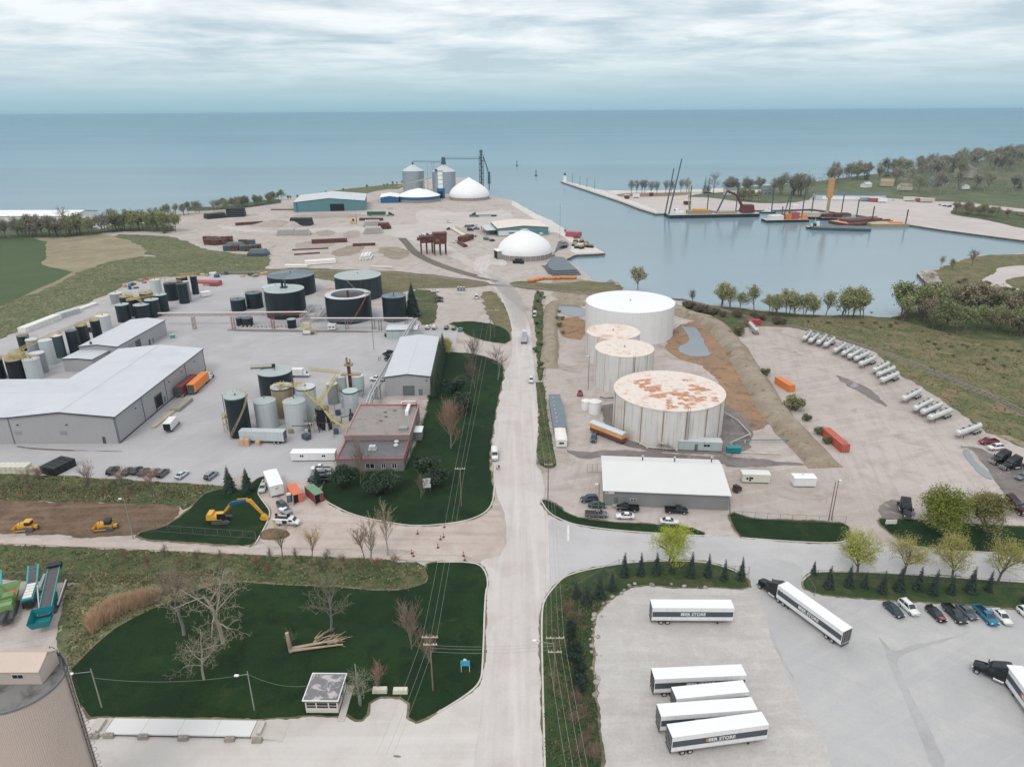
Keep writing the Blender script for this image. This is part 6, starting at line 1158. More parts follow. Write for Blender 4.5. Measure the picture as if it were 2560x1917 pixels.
ax=(-81.78,247.67,0.35,3.41);place(BXT,(ax[0],ax[1]+4,.04),0,'white box truck behind the batch plant tanks','box trucks',1,WHT)
t=thing('service_truck','white utility truck with open lockers and reels beside the bare tree','truck',(*(-55.69,148.05,-0.12,6.77)[:2],.2),(-55.69,148.05,-0.12,6.77)[2])
m=MB();loft(m,[(.6,1.0,.5,2.1,.88),(1.5,1.0,.5,2.05,.84),(2.1,.98,.5,1.35,.86),(3.1,.9,.55,1.1,.74)],M('white_paint'));m.build('cab',t);m=MB();m.box(-3.3,.55,-1.08,1.08,.7,1.75,M('white_paint'));m.build('locker_body',t)
m=MB();m.box(-.9,.3,-1.12,-1.06,.8,1.65,M('opening_dark'));m.build('open_locker',t);m=MB();m.box(-3.3,-2.6,-1.12,1.12,.75,1.7,M('yellow_steel'));m.build('chevron_panel',t)
m=MB();m.box(-3.1,.2,-.5,.5,1.75,1.95,M('black_plastic'));m.tube((-3.2,.7,2.0),(-3.2,1.0,2.0),.35,n=10,m=M('black_plastic'));m.tube((0,.6,2.0),(0,1.0,2.0),.4,n=10,m=M('black_plastic'));m.build('hose_reel',t)
m=MB();m.quad((2.13,-.82,1.42),(2.13,.82,1.42),(1.58,.78,1.98),(1.58,-.78,1.98),M('glass_car'));m.v=[(a+.04,b,c+.02)for a,b,c in m.v];m.build('windscreen',t);m=MB();m.box(.75,1.6,-1.02,-.97,1.35,1.85,M('glass_car'));m.build('side_window',t);wheels(t,(-2.0,2.2),.88,.42,.3)
t=thing('flat_trailer','small white flatbed trailer behind the grey green off-roader','trailer',(*(-57.88,153.44,-0.61,3.41)[:2],.15),(-57.88,153.44,-0.61,3.41)[2]);m=MB();m.box(-1.9,1.6,-1,1,.5,.62,M('grey_tank'));m.box(-1.7,-.2,-.8,.8,.62,1.1,M('clean_white'));m.build('deck',t);m=MB();m.path([(1.6,.6,.5),(2.8,0,.5),(1.6,-.6,.5)],.06,M('trim_dark'));m.build('tow_bar',t);wheels(t,(-.3,),.95,.33,.2)
ax=(29.36,194.89,-0.81,13.78);t=thing('hopper_trailer','orange and brown hopper trailer with a pale tarpaulin beside the rusted tank','trailer',(ax[0]+.4,ax[1]+1.2,.1),ax[2])
m=MB();m.box(-6.4,6.4,-1.25,1.25,2.0,3.4,pbr('hopper_orange',A(226,172,112),.5,var=.06));m.build('upper_body',t);m=MB();m.box(-6.4,6.4,-1.27,1.27,.9,2.0,pbr('hopper_brown',A(116,66,54),.6,var=.1),.3,0);m.build('lower_body',t)
m=MB();m.extx([(-1.3,3.36),(1.3,3.36),(1.3,3.5),(.5,3.95),(-.5,3.95),(-1.3,3.5)],-6.5,6.5,pbr('tarpaulin',A(206,216,220),.5,var=.1,vs=1.5));m.build('tarpaulin',t);m=MB();m.box(5.6,6.3,-.9,.9,0.3,.9,M('rust_steel'));m.build('discharge_gate',t);wheels(t,(-5.4,-4.2),.98,.5,.4)
for x in(4.2,):m=MB();m.box(x-.1,x+.1,-1,-.8,0,1,M('trim_dark'));m.box(x-.1,x+.1,.8,1,0,1,M('trim_dark'));m.build('landing_leg',t)
t=thing('dump_truck','pale dump truck raising dust as it drives up the road','truck',(*(5.58,295.18,1.52,21.84)[:2],.15),(5.58,295.18,1.52,21.84)[2])
m=MB();m.box(-5.2,-.6,-1.25,1.25,1.1,2.9,M('pale_tank'));m.box(-5.0,-.8,-1.1,1.1,2.6,2.95,M('grey_tank'));m.build('tipper_body',t);m=MB();m.box(-.2,4.4,-1.25,1.25,1.1,2.6,M('pale_tank'));m.box(0,4.2,-1.1,1.1,2.3,2.65,M('grey_tank'));m.build('trailer_body',t);m=MB();m.box(4.8,6.6,-1.15,1.15,.8,2.9,M('white_paint'),.2,.1);m.build('cab',t);m=MB();m.box(6.45,6.56,-.95,.95,1.9,2.6,M('glass_car'));m.build('windscreen',t);wheels(t,(-4.5,-3.3,.6,1.8,5.6),1.0,.5,.45)
t=thing('skid_loader','small maroon loader standing by the white plastic tanks','loader',(*(24.3,230.82),.1),RD(80));m=MB();m.box(-1.2,1.0,-.8,.8,.4,1.3,M('trim_red'));m.build('body',t);m=MB();m.box(-.4,.6,-.6,.6,1.3,2.0,M('trim_dark'),.1,.1);m.build('cab',t);m=MB();m.box(1.0,1.9,-.9,.9,.1,.7,M('rust_steel'));m.build('bucket',t);wheels(t,(-.7,.6),.8,.38,.3)
t=thing('welding_trailer','dark rusty machine on wheels right of the workshop','machine',(*(59.89,162.7),.1),RD(25));m=MB();m.box(-1.1,1.1,-.8,.8,.4,1.5,M('rust_steel'),.2,.15);m.build('body',t);m=MB();m.box(-.9,.3,-.7,.7,1.5,1.9,M('black_plastic'));m.build('engine_cover',t);m=MB();m.path([(1.1,0,.6),(2.0,0,.5)],.08,M('rust_steel'));m.build('tow_bar',t);wheels(t,(-.2,),.85,.35,.2)
# earth movers
def make_dozer(label,ax,cab_roof,blade_front=True):
 t=thing('bulldozer',label,'bulldozer',(ax[0],ax[1],.1),ax[2],'bulldozers on the brown soil')
 for s_ in(-1,1):
  m=MB();pr=[(-1.9,.35),(-1.5,.02),(1.5,.02),(1.9,.4),(1.6,.85),(-.2,1.15),(-1.6,.85)];m.exty(pr,s_*1.05-.28,s_*1.05+.28,M('track_grey'));m.build('track',t)
 m=MB();m.box(-1.5,1.9,-.7,.7,.6,1.5,M('machine_yellow'));m.box(.2,1.9,-.6,.6,1.5,1.95,M('machine_yellow'),.1,.06);m.build('body',t)
 m=MB();m.box(-1.3,.1,-.75,.75,1.5,2.5,M('glass_dark'),.05,.05);m.build('cab',t);m=MB();m.box(-1.45,.25,-.9,.9,2.5,2.68,M(cab_roof),.1,.1);m.build('cab_roof',t)
 m=MB();vs=[]
 for y in(-1.6,1.6):
  for k in range(6):a=RD(-40+16*k);vs.append((3.1-math.cos(a)*.9+.3,y,.75+math.sin(a)*.85))
 m.add(vs+[(x-.1,y,z)for x,y,z in vs],[(k,k+1,6+k+1,6+k)for k in range(5)]+[(12+k,18+k,19+k,13+k)for k in range(5)],M('machine_yellow'));m.build('blade',t)
 for s_ in(-1,1):m=MB();m.tube((-.3,s_*1.4,.6),(2.6,s_*1.4,.5),.12,n=4,m=M('machine_yellow'));m.build('push_arm',t)
 m=MB();m.tube((1.2,.35,1.9),(1.2,.35,2.8),.07,n=6,m=M('trim_dark'));m.build('exhaust',t);m=MB();m.box(-2.6,-1.6,-.4,.4,.6,1.2,M('machine_yellow'));m.box(-2.7,-2.5,-.3,.3,.1,1.2,M('trim_dark'));m.build('ripper',t);return t
make_dozer('smaller yellow bulldozer with yellow roof at the left of the brown soil',(-119.13,146.42,-3.05,4.85),'machine_yellow')
make_dozer('yellow bulldozer with black cab roof on the brown soil',(-99.72,146.59,-3.02,5.66),'black_plastic')
t=thing('excavator','yellow excavator with blue boom reaching over the dark grass','excavator',(*(-72.71,149.64),.15),RD(4))
for s_ in(-1,1):m=MB();m.exty([(-2.2,.4),(-1.9,.02),(1.9,.02),(2.3,.4),(1.9,.82),(-1.9,.82)],s_*1.25-.3,s_*1.25+.3,M('track_grey'));m.build('track',t)
m=MB();m.box(-1.0,1.0,-.9,.9,.5,1.0,M('trim_dark'));m.tube((0,0,.9),(0,0,1.15),.8,n=16,m=M('trim_dark'));m.build('undercarriage',t)
m=MB();m.box(-3.0,.6,-1.4,1.4,1.15,2.1,M('machine_yellow'),.15,.08);m.box(-3.1,-1.6,-1.35,1.35,1.3,2.7,M('machine_yellow'),.15,.1);m.build('upper_body',t);m=MB();m.box(-3.25,-2.7,-1.3,1.3,1.2,2.3,M('machine_yellow'),.1,.1);m.build('counterweight',t)
m=MB();m.box(-.6,1.3,-1.4,-.45,1.3,2.9,M('glass_dark'),.12,.06);m.build('cab',t);m=MB();m.box(-.6,1.2,-1.42,-.43,2.9,3.0,M('machine_yellow'));m.build('cab_roof',t)
def beam(name,p,w,mts):
 m=MB()
 for(a,b),mt in zip(zip(p,p[1:]),mts):
  m.add([(a[0],-w,a[1]),(b[0],-w,b[1]),(b[0],-w,b[2]),(a[0],-w,a[2]),(a[0],w,a[1]),(b[0],w,b[1]),(b[0],w,b[2]),(a[0],w,a[2])],[(0,1,2,3),(7,6,5,4),(4,5,1,0),(3,2,6,7),(0,3,7,4),(1,5,6,2)],M(mt))
 return m.build(name,t)
beam('boom',[(.4,1.6,2.3),(2.6,4.2,5.0),(3.4,4.6,5.5),(6.8,5.4,5.9),(7.6,5.1,5.6)],.28,['machine_yellow','machine_blue','machine_blue','machine_yellow'])
m=MB();m.add([(6.9,-.22,5.9),(7.9,-.22,6.0),(10.6,-.18,1.5),(10.1,-.18,1.3),(6.9,.22,5.9),(7.9,.22,6.0),(10.6,.18,1.5),(10.1,.18,1.3)],[(3,2,1,0),(4,5,6,7),(0,1,5,4),(1,2,6,5),(2,3,7,6),(3,0,4,7)],M('machine_yellow'));m.build('dipper_arm',t)
m=MB();m.tube((4.6,0,6.1),(7.2,0,6.2),.12,n=8,m=M('machine_yellow'));m.tube((7.9,0,5.6),(9.9,0,2.7),.11,n=8,m=M('chrome'));m.tube((1.4,.5,2.0),(3.6,.4,4.9),.12,n=8,m=M('chrome'));m.build('hydraulic_ram',t)
m=MB();m.extx([(0,0),(0,0)]*2,0,0,M('machine_yellow'))if False else m.exty([(10.0,1.5),(10.7,1.3),(11.4,.35),(10.8,.02),(9.9,.1),(9.5,.7)],-.7,.7,M('machine_yellow'));m.build('bucket',t)
# crushers and screeners at the left edge
def screener(label,ax,kind,name='screening_machine'):
 l=ax[3];t=thing(name,label,'machine',(ax[0],ax[1],.02),ax[2],'crushing and screening machines');a=l/2
 for s_ in(-1,1):m=MB();m.exty([(-2.2,.4),(-1.8,.05),(1.8,.05),(2.2,.4),(1.8,.9),(-1.8,.9)],s_*1.1-.25,s_*1.1+.25,M('track_grey'));m.build('track',t)
 if kind=='big':     # feed bin at the rear (-x), long rising belt to the front
  m=MB();b0=[(-a,-1.5,1.6),(-a+3.6,-1.5,1.6),(-a+3.6,1.5,1.6),(-a,1.5,1.6)];b1=[(-a-.5,-2.0,3.2),(-a+4.0,-2.0,3.5),(-a+4.0,2.0,3.5),(-a-.5,2.0,3.2)]
  m.add(b0+b1,[(0,1,5,4),(1,2,6,5),(2,3,7,6),(3,0,4,7),(0,3,2,1)],M('machine_teal'));m.build('feed_bin',t)
  m=MB()
  for s_ in(-1,1):m.add([(-a+3.2,s_*1.0,1.7),(0,s_*1.0,2.9),(a,s_*1.0,4.6),(a,s_*1.0,5.0),(0,s_*1.0,3.4),(-a+3.2,s_*1.0,2.3)]+[(x,s_*1.15,z)for x,z in((-a+3.2,1.7),(0,2.9),(a,4.6),(a,5.0),(0,3.4),(-a+3.2,2.3))],[(0,1,4,5),(1,2,3,4),(6,7,10,11),(7,8,9,10),(3,4,10,9),(4,5,11,10),(0,1,7,6),(1,2,8,7)],M('machine_teal_light'))
  m.build('belt_frame',t);m=MB();m.add([(-a+3.2,-1,2.1),(0,-1,3.2),(a,-1,4.85),(a,1,4.85),(0,1,3.2),(-a+3.2,1,2.1)],[(0,1,4,5),(1,2,3,4)],M('belt'));m.build('belt',t)
  m=MB();m.box(a-.6,a+1.0,-1.3,1.3,4.2,5.3,M('black_plastic'));m.build('head_drum',t)
  m=MB();m.box(-1.8,2.6,-.9,.9,.9,2.2,M('machine_teal'));m.box(1.0,3.6,1.2,2.0,1.1,2.5,M('machine_teal'));m.build('engine_housing',t)
  for s_ in(-1,1):m=MB();m.tube((-1.5,s_*1.6,1.2),(4.2,s_*2.6,3.2),.4,n=4,m=M('trim_dark'));m.tube((-1.5,s_*1.6,1.5),(4.2,s_*2.6,3.5),.18,n=4,m=M('steel_light'));m.build('side_conveyor',t)
  m=MB();m.box(3,8,1.7,2.3,3.0,3.7,M('grey_tank'));m.build('folded_conveyor',t)
 elif kind=='mid':
  m=MB();m.box(-a+.5,a-4,-1.1,1.1,1.4,2.4,M('machine_teal'));m.build('frame',t)
  for k in range(5):m=MB();m.box(-a+1.0+k*1.05,-a+1.85+k*1.05,-.8,.8,2.4,2.62,M('bag_white'));m.build('screen_panel',t)
  m=MB()
  for s_ in(-1,1):m.tube((a-4.5,s_*.9,2.0),(a+.5,s_*.9,4.4),.25,n=4,m=M('machine_teal_light'))
  for k in range(6):m.tube((a-4.2+k*.8,-.9,2.1+k*.42),(a-4.2+k*.8,.9,2.1+k*.42),.1,n=4,m=M('machine_teal'))
  m.build('belt_frame',t);m=MB();m.add([(a-4.5,-.8,2.2),(a+.4,-.8,4.5),(a+.4,.8,4.5),(a-4.5,.8,2.2)],[(0,1,2,3)],M('belt'));m.build('belt',t);m=MB();m.box(-a,-a+1,-.9,.9,.7,2.0,M('black_plastic'));m.build('engine_housing',t)
 else:                 # green crusher with a hopper
  m=MB();b0=[(a-5,-1.2,2.0),(a-.6,-1.2,2.0),(a-.6,1.2,2.0),(a-5,1.2,2.0)];b1=[(a-5.4,-1.9,3.6),(a,-1.9,3.6),(a,1.9,3.6),(a-5.4,1.9,3.6)]
  m.add(b0+b1,[(0,1,5,4),(1,2,6,5),(2,3,7,6),(3,0,4,7)],M('machine_green'));m.add([(x,y,z-.1)for x,y,z in b1]+[(x*1,y*.62,z+.05)for x,y,z in b0],[(0,1,5,4),(1,2,6,5),(2,3,7,6),(3,0,4,7)],M('machine_green'));m.build('hopper',t)
  m=MB();m.box(a-4.9,a-.7,-.9,.9,2.1,2.2,pbr('rusty_heap',A(190,110,52),.9,var=.3,vs=1.5));m.build('hopper_floor',t)
  m=MB();m.box(-a+2.5,a-5,-1.2,1.2,1.2,2.9,M('machine_green'),.1,.15);m.build('crusher_housing',t);m=MB();m.box(-a+3,-a+5.5,.9,1.9,1.1,2.6,M('machine_green'));m.box(a-5,a,-1.0,1.0,.9,2.0,M('machine_green'));m.build('engine_housing',t)
  m=MB()
  for k in range(6):m.box(-a+4+k*.55,-a+4.35+k*.55,-1.0,1.0,2.9,3.1,M('machine_green'))
  m.build('grille',t);m=MB();m.tube((-a+3,0,1.2),(-a-2.5,0,2.6),.55,n=4,m=M('trim_dark'));m.box(-a-.5,-a+2.6,-1.4,1.4,.8,1.6,M('trim_dark'));m.build('discharge_belt',t)
 return t
screener('teal screening machine with a feed bin and long rising belt',(-95.38,117.27,1.94,16.65),'big')
screener('smaller teal screening machine with pale panels beside the green crusher',(-101.48,121.02,1.97,9.66),'mid')
screener('green crusher with a rusty heap in its hopper',(-103.47,116.73,2.01,9.92),'green','crushing_machine')
screener('dark grey screening machine cut by the left edge of the photo',(-108.04,119.83,2.08,8.54),'mid')
# trees and plants
def grow(rng,H,trunk=.35,levels=(7,6,5,4),ang=(35,70),lr=(.62,.55,.5,.45),r0=None,up=.25,wob=.16,lean=(0,0),fork=False):
 """limb segments (p, q, rp, rq, level) and twig tips"""
 segs,tips=[],[]
 def branch(p,d,L,r,lv,n):
  d=d.copy();st=L/n;pts=[(p.copy(),r,d.copy())]
  for i in range(n):
   d=(d+Vector((rng.uniform(-wob,wob),rng.uniform(-wob,wob),rng.uniform(-wob,wob)+up*.12*(lv>0)))).normalized()
   q=p+d*st;rq=r*(1-.62*(i+1)/n)if lv else r*(1-.45*(i+1)/n);segs.append((p.copy(),q.copy(),pts[-1][1],max(rq,.008),lv));p=q;pts.append((p.copy(),max(rq,.008),d.copy()))
  if lv>=len(levels):tips.append(p.copy());return
  k=levels[lv]
  for j in range(k):
   f=(trunk if lv==0 else .25)+(1-(trunk if lv==0 else .25))*(j+rng.random()*.7)/k;f=min(.99,f);x=f*n;i=min(n-1,int(x));u=x-i
   a,b=pts[i],pts[i+1];o=a[0].lerp(b[0],u);rr_=a[1]*(1-u)+b[1]*u;dd=a[2]
   t=RD(rng.uniform(*ang));ax=dd.orthogonal().normalized();ax.rotate(Matrix.Rotation(j*2.4+rng.uniform(-.5,.5),3,dd));nd_=dd.copy();nd_.rotate(Matrix.Rotation(t,3,ax));nd_.z+=up;nd_.normalize()
   branch(o,nd_,L*lr[lv]*rng.uniform(.75,1.15)*(1.15-.45*f if lv==0 else 1),rr_*.62,lv+1,4 if lv==0 else 3 if lv==1 else 2)
 branch(Vector((0,0,0)),Vector((lean[0],lean[1],1)).normalized(),H*.72,r0 or H*.024,0,6)
 return segs,tips
def limb_mesh(segs,m,lv0,lv1,name,rmin=.02):
 mb=MB()
 for(p,q,a,b,lv)in segs:
  if lv0<=lv<=lv1:mb.tube(p,q,max(a,rmin),max(b,rmin*.7),7 if lv==0 else 4 if lv==1 else 3,m,lv<2,False)
 return mb.mesh(name)
def leaves(mb,rng,pts,n,spread,size,m,flat=.6):
 for _ in range(n):
  c=rng.choice(pts)+Vector((rng.gauss(0,spread),rng.gauss(0,spread),rng.gauss(0,spread*.8)))
  a=Vector((rng.uniform(-1,1),rng.uniform(-1,1),rng.uniform(-.6,.6))).normalized();b=a.orthogonal().normalized();b.rotate(Matrix.Rotation(rng.uniform(0,6.28),3,a));s_=size*rng.uniform(.6,1.3)
  mb.add([c-a*s_,c+b*s_*flat,c+a*s_,c-b*s_*flat],[(0,1,2,3)],m)
def tree_proto(name,kind,seed,H,leafn=0,leafsz=.16,spread=.35,bark='bark',twiglv=2,rmin=.03,cat='tree',**kw):
 rng=random.Random(seed);segs,tips=grow(rng,H,**kw);t=thing(name,'x',cat)
 def ob(me,nm):o=bpy.data.objects.new(nm,me);COL.objects.link(o);o.parent=t;return o
 ob(limb_mesh(segs,M(bark),0,twiglv-1,'trunk',rmin*1.5),'trunk')
 mb=MB()
 for(p,q,a,b,lv)in segs:
  if lv>=twiglv:mb.tube(p,q,max(a,rmin),max(b,rmin*.6),3,M('twig'),False,False)
 if leafn:leaves(mb,rng,tips,leafn,spread,leafsz,M('leaf'))
 ob(mb.mesh('crown'),'crown');return t
def conifer_proto(name,seed,H,R,rows=16,per=11,cat='tree'):
 rng=random.Random(seed);t=thing(name,'x',cat);mb=MB();mb.tube((0,0,0),(0,0,H*.97),H*.018+.05,.02,6,M('bark'));mb.build('trunk',t);mb=MB()
 for k in range(rows):
  f=k/(rows-1);z=H*(.06+.92*f);L=R*(1-f)**.85*rng.uniform(.85,1.1)+.12
  for j in range(max(4,int(per*(1.15-f*.6)))):
   a=j*2.4+k+rng.uniform(-.4,.4);l=L*rng.uniform(.72,1.12);d=Vector((math.cos(a),math.sin(a),0));s_=Vector((-d.y,d.x,0));w=l*.24+.05;dz=-l*rng.uniform(.1,.42)
   p0=Vector((0,0,z));tip=p0+d*l+Vector((0,0,dz));mid=p0+d*l*.55+Vector((0,0,dz*.25+.04*l))
   mb.add([p0,mid-s_*w,tip,mid+s_*w,mid+Vector((0,0,.1*l)),p0+d*l*.3-Vector((0,0,.18*l))],[(0,1,4),(1,2,4),(2,3,4),(3,0,4),(0,5,1),(0,3,5)],M('needles'))
   for q in range(2):c=mid.lerp(tip,rng.random())+s_*rng.uniform(-w,w)*1.3;e=.1+l*.1;mb.add([c,c+d*e*1.6+Vector((0,0,-e*.5)),c+s_*e-Vector((0,0,e*.3))],[(0,1,2)],M('needles'))
 mb.build('crown',t);return t
def bush_proto(name,seed,R,H,n=900,twigs=120,size=.16,cat='shrub',stems='bark'):
 rng=random.Random(seed);t=thing(name,'x',cat);mb=MB();blobs=[]
 for _ in range(9):a=rng.uniform(0,6.28);r=R*math.sqrt(rng.random())*.7;blobs.append((Vector((r*math.cos(a),r*math.sin(a),H*rng.uniform(.3,.72))),R*rng.uniform(.28,.5)))
 for _ in range(twigs):
  c,r=rng.choice(blobs);e=c+Vector((rng.gauss(0,r*.6),rng.gauss(0,r*.6),abs(rng.gauss(0,r*.8))));b=Vector((c.x*.35+rng.uniform(-.2,.2),c.y*.35,0));mid=b.lerp(e,.5)+Vector((0,0,H*.1));mb.tube(b,mid,.05,.035,3,M('twig'),False,False);mb.tube(mid,e,.035,.012,3,M('twig'),False,False)
 mb.build('stems',t);mb=MB()
 for _ in range(n):
  c,r=rng.choice(blobs);d=Vector((rng.gauss(0,1),rng.gauss(0,1),rng.gauss(0,1))).normalized()*r*rng.random()**.4;p=c+Vector((d.x,d.y,d.z*H/R*.6))
  if p.z<.05:p.z=rng.uniform(.05,.4)
  leaves(mb,rng,[p],1,.05,size,M('leaf'))
 mb.build('foliage',t);return t
GL,OLV,GRYT,BRT=A(178,182,84),A(126,128,84),A(138,128,118),A(142,118,98)
def put(proto,p,lab,grp,sc=1.0,col=None,tw=None,rz=None,z=.1,sz=None):
 r=random.Random(p[0]*7.1+p[1]);o=place(proto,(p[0],p[1],p[2]if len(p)>2 else z),rz if rz is not None else r.uniform(0,6.28),lab,grp,sc,None,sz)
 for c in o.children:
  if col is not None or tw is not None:c.color=(*((tw if c.name.startswith('stems')and tw else col)or tw),1)
 return o
BIG=tree_proto('bare_tree',0,11,15,bark='bark_pale',levels=(8,5,5,3),lr=(.72,.55,.5,.5),ang=(40,85),up=.12,wob=.26,rmin=.035)
BIG2=tree_proto('bare_tree',0,23,14,bark='bark_grey',levels=(7,6,5,4),lr=(.7,.55,.5,.48),ang=(30,65),up=.3,wob=.2,rmin=.03,trunk=.4)
FG='bare trees on the big lawn'
put(BIG,(-55.91,106.74),'large dead tree with pale twisted limbs in the middle of the big lawn',FG,1.12,A(152,138,122),rz=.6)
put(BIG,(-55.8,97.49),'pale dead tree with spreading bottom limbs and an ivy wrapped trunk, nearest the lamps',FG,.66,A(150,138,122),rz=3.2)
put(BIG2,(-64.39,109.04),'thick trunked bare tree beside the tall reeds',FG,1.05,A(136,122,108),rz=1.0)
put(BIG2,(-35.65,109.76),'bare forked tree above the fallen logs',FG,.85,A(132,126,104),rz=4.0)
SHB=tree_proto('bare_shrub',0,5,7,bark='bark_grey',levels=(10,8,6),lr=(.75,.6,.5),ang=(20,50),up=.45,trunk=.05,r0=.12,rmin=.022,twiglv=1,cat='shrub')
WIL=tree_proto('pollard_tree',0,8,7,bark='bark_grey',levels=(7,7,6),lr=(.6,.75,.5),ang=(30,75),up=.2,trunk=.5,r0=.2,rmin=.022,leafn=500,leafsz=.1,spread=.25)
put(SHB,(-19.39,104.87),'wide brown bare thicket left of the power pole','bare thickets along the left verge',1.15,A(150,128,116))
put(SHB,(-15.48,101.25),'brown bare thicket under the wires by the pole','bare thickets along the left verge',.8,A(148,126,112))
put(WIL,(-26.38,91.35),'small forked olive tree beside the weigh house','small trees by the weigh house',.95,A(142,142,116))
put(SHB,(-24.25,95.07),'reddish bare bush above the two concrete seats','small trees by the weigh house',.62,A(178,138,128))
put(SHB,(-42.41,104.46),'pale bare shoots around the tree stump','small trees by the weigh house',.5,A(136,130,104))
MB1=tree_proto('slim_tree',0,31,13,bark='bark_pale',levels=(12,6,5),lr=(.42,.55,.5),ang=(22,45),up=.5,trunk=.3,r0=.2,rmin=.028)
MB2=tree_proto('slim_tree',0,37,12,bark='bark',levels=(9,7,5),lr=(.5,.6,.5),ang=(25,55),up=.4,trunk=.42,r0=.16,rmin=.026,leafn=500,leafsz=.1,spread=.25)
RG='bare trees along the gravel path'
put(MB1,(-32.08,132.3),'tall pale bare tree with upright limbs, left of the two by the path end',RG,1.05,A(168,152,130),rz=1)
put(MB2,(-33.62,132.76),'brown bare tree leaning beside the tall pale one',RG,.8,A(150,122,102))
put(MB1,(-28.83,134.93),'tall pale bare tree with a broad crown, right of the two by the path end',RG,1.0,A(172,158,128),rz=4)
put(MB2,(-45.32,131.14),'small bare tree with yellow brown buds over the gravel drive',RG,.82,A(178,148,96))
put(MB2,(-52.39,133.39),'small bare tree over the soil heap',RG,.8,A(150,136,112))
for k,(t,lab,s_)in enumerate((("i:800,510",'slender bare tree on the weedy bank left of the yard cars',.9),("i:1345,500",'reddish bare tree on the weedy bank in front of the crossover',.8),("i:1075,500",'bare bush like tree on the bank in front of the bronze car',.75),("i:360,420",'bare sapling on the bank before the black bins',.6),("i:280,440",'bare sapling at the left end of the bank',.6),("i:480,1560",'x',.1))[:5]):
 put(MB2,((-111.28,160.88),(-94.72,161.28),(-103.08,161.38),(-128.37,166.58),(-130.11,165.35))[k],lab,'bare trees on the weedy bank',s_,(A(160,140,124),A(176,138,122),A(150,124,110),A(150,132,122),A(150,140,120))[k])
for k,p in enumerate([(-130.66,164.74),(-120.88,164.62),(-109.83,163.88),(-117.28,162.75),(-137.5,166.07),(-102.3,164.4),(-96.99,163.11),(-125.75,165.92),(-108.67,167.59),(-115.63,166.42),(-92.02,162.44),(-132.67,172.41)]):
 put(SHB,p,'low brown bramble thicket on the weedy bank','bramble thickets on the weedy bank',.34+.12*(k%3),A(136-k*2,112,98),sz=.3)
for k,p in enumerate([(-71.73,132.5),(-79.74,133.89),(-87.83,133.11),(-53.68,127.13),(-42.81,129.52),(-33.82,129.74),(-37.8,130.21),(-29.85,129.28),(-42.28,131.54),(-49.36,132.48),(-26.16,130.52),(-57.33,130.41),(-55.16,132.54),(-66.11,131.58),(-74.29,129.95),(-81.59,130.03)]):
 put(SHB,p,'brown scrub bush on the ditch bank below the gravel path','scrub bushes on the ditch bank',.42+.1*(k%3),A(120+k%4*10,106+k%3*6,90),sz=.42)
CON=conifer_proto('spruce',3,8,2.1,18,13);CON2=conifer_proto('spruce',9,6,1.15,15,10)
CED=bush_proto('evergreen_bush',4,3.0,4.6,3000,60,.24);CON3=conifer_proto('tall_spruce',17,18,4.4,34,22)
DG_,DG2=A(44,62,50),A(52,70,50)
put(CON,(-76.18,164.37),'dark spruce at the yard corner, left of the pair','spruces in the plant',.98,DG_);put(CON,(-71.42,164.63),'dark spruce at the yard corner, right of the pair','spruces in the plant',.9,DG_)
put(CON3,(-49.39,336.34),'tall dark spruce at the end of the tank farm','spruces in the plant',1,A(44,58,50))
put(CON,(-53.39,167.54),'slim dark spruce between the black pickup and the maroon container','spruces in the plant',.72,DG_,sz=.78)
for k,(p,s_,lab)in enumerate((((-45.56,165.85),1.0,'dark evergreen bush at the office corner, left of the entrance'),((-33.94,163.24),1.0,'dark evergreen bush right of the entrance below the office windows'),((-23.87,173.37),.95,'dark evergreen bush behind the white signboard'),((-20.49,165.54),.9,'dark evergreen bush under the signboard'),((-37.04,161.47),.7,'low evergreen bush between bare trees before the office'),((-18.64,214.29),.95,'dark evergreen bush beside the wires north of the brown thicket'),((-17.19,218.47),1.0,'dark evergreen clump on the lawn beside the long building'),((-20.66,233.24),1.1,'dark evergreen clump behind the cedar hedge'))):
 put(CED,p,lab,'evergreen bushes round the office',s_*1.45,A(58,78,58),A(80,76,68))
for k,(p,s_,c,lab)in enumerate((((-18.6,189.23),1.5,A(150,124,106),'broad brown bare thicket on the office lawn under the wires'),((-20.11,198.97),1.25,A(156,130,108),'brown bare thicket behind the broad one on the office lawn'),((-41.68,167.7),1.3,A(140,120,106),'brown bare tree between the two office evergreens'),((-24.24,160.12),.7,A(126,110,92),'small bare bush left of the sign on the lawn'),((-5.37,246.95),1.5,A(140,124,112),'large grey bare tree overhanging the road'),((-16.18,259.98),1.35,A(128,116,100),'grey bare tree beside the lime bush'),((-13.74,237.64),1.1,A(120,106,92),'grey bare thicket on the lawn by the cedar hedge'))):
 put(BIG2 if k==4 else SHB,p,lab,'bare thickets on the office lawn',s_*1.15 if k!=4 else .85,c)
HED=conifer_proto('cedar',14,7.5,1.3,18,11)
for k in range(20):
 f=k/19;put(HED,(-27.8-1.1*f,230+49*f),'dark cedar in the hedge along the long grey building','cedar hedge along the long building',1.05+.12*(k*7%4),A(50,68,48))
RND=tree_proto('round_tree',0,41,7.6,leafn=7500,leafsz=.1,spread=.35,levels=(14,8,5),lr=(.62,.6,.5),ang=(25,85),up=.22,trunk=.22,r0=.2,rmin=.026)
RND2=tree_proto('round_tree',0,47,7.6,leafn=4200,leafsz=.09,spread=.35,levels=(13,8,6),lr=(.62,.6,.5),ang=(25,78),up=.28,trunk=.24,r0=.2,rmin=.026)
FUL=tree_proto('round_tree',0,53,11,leafn=13000,leafsz=.2,spread=.55,levels=(14,8,5),lr=(.66,.6,.5),ang=(30,85),up=.22,trunk=.16,r0=.32,rmin=.03)
YG='round budding trees along the street'
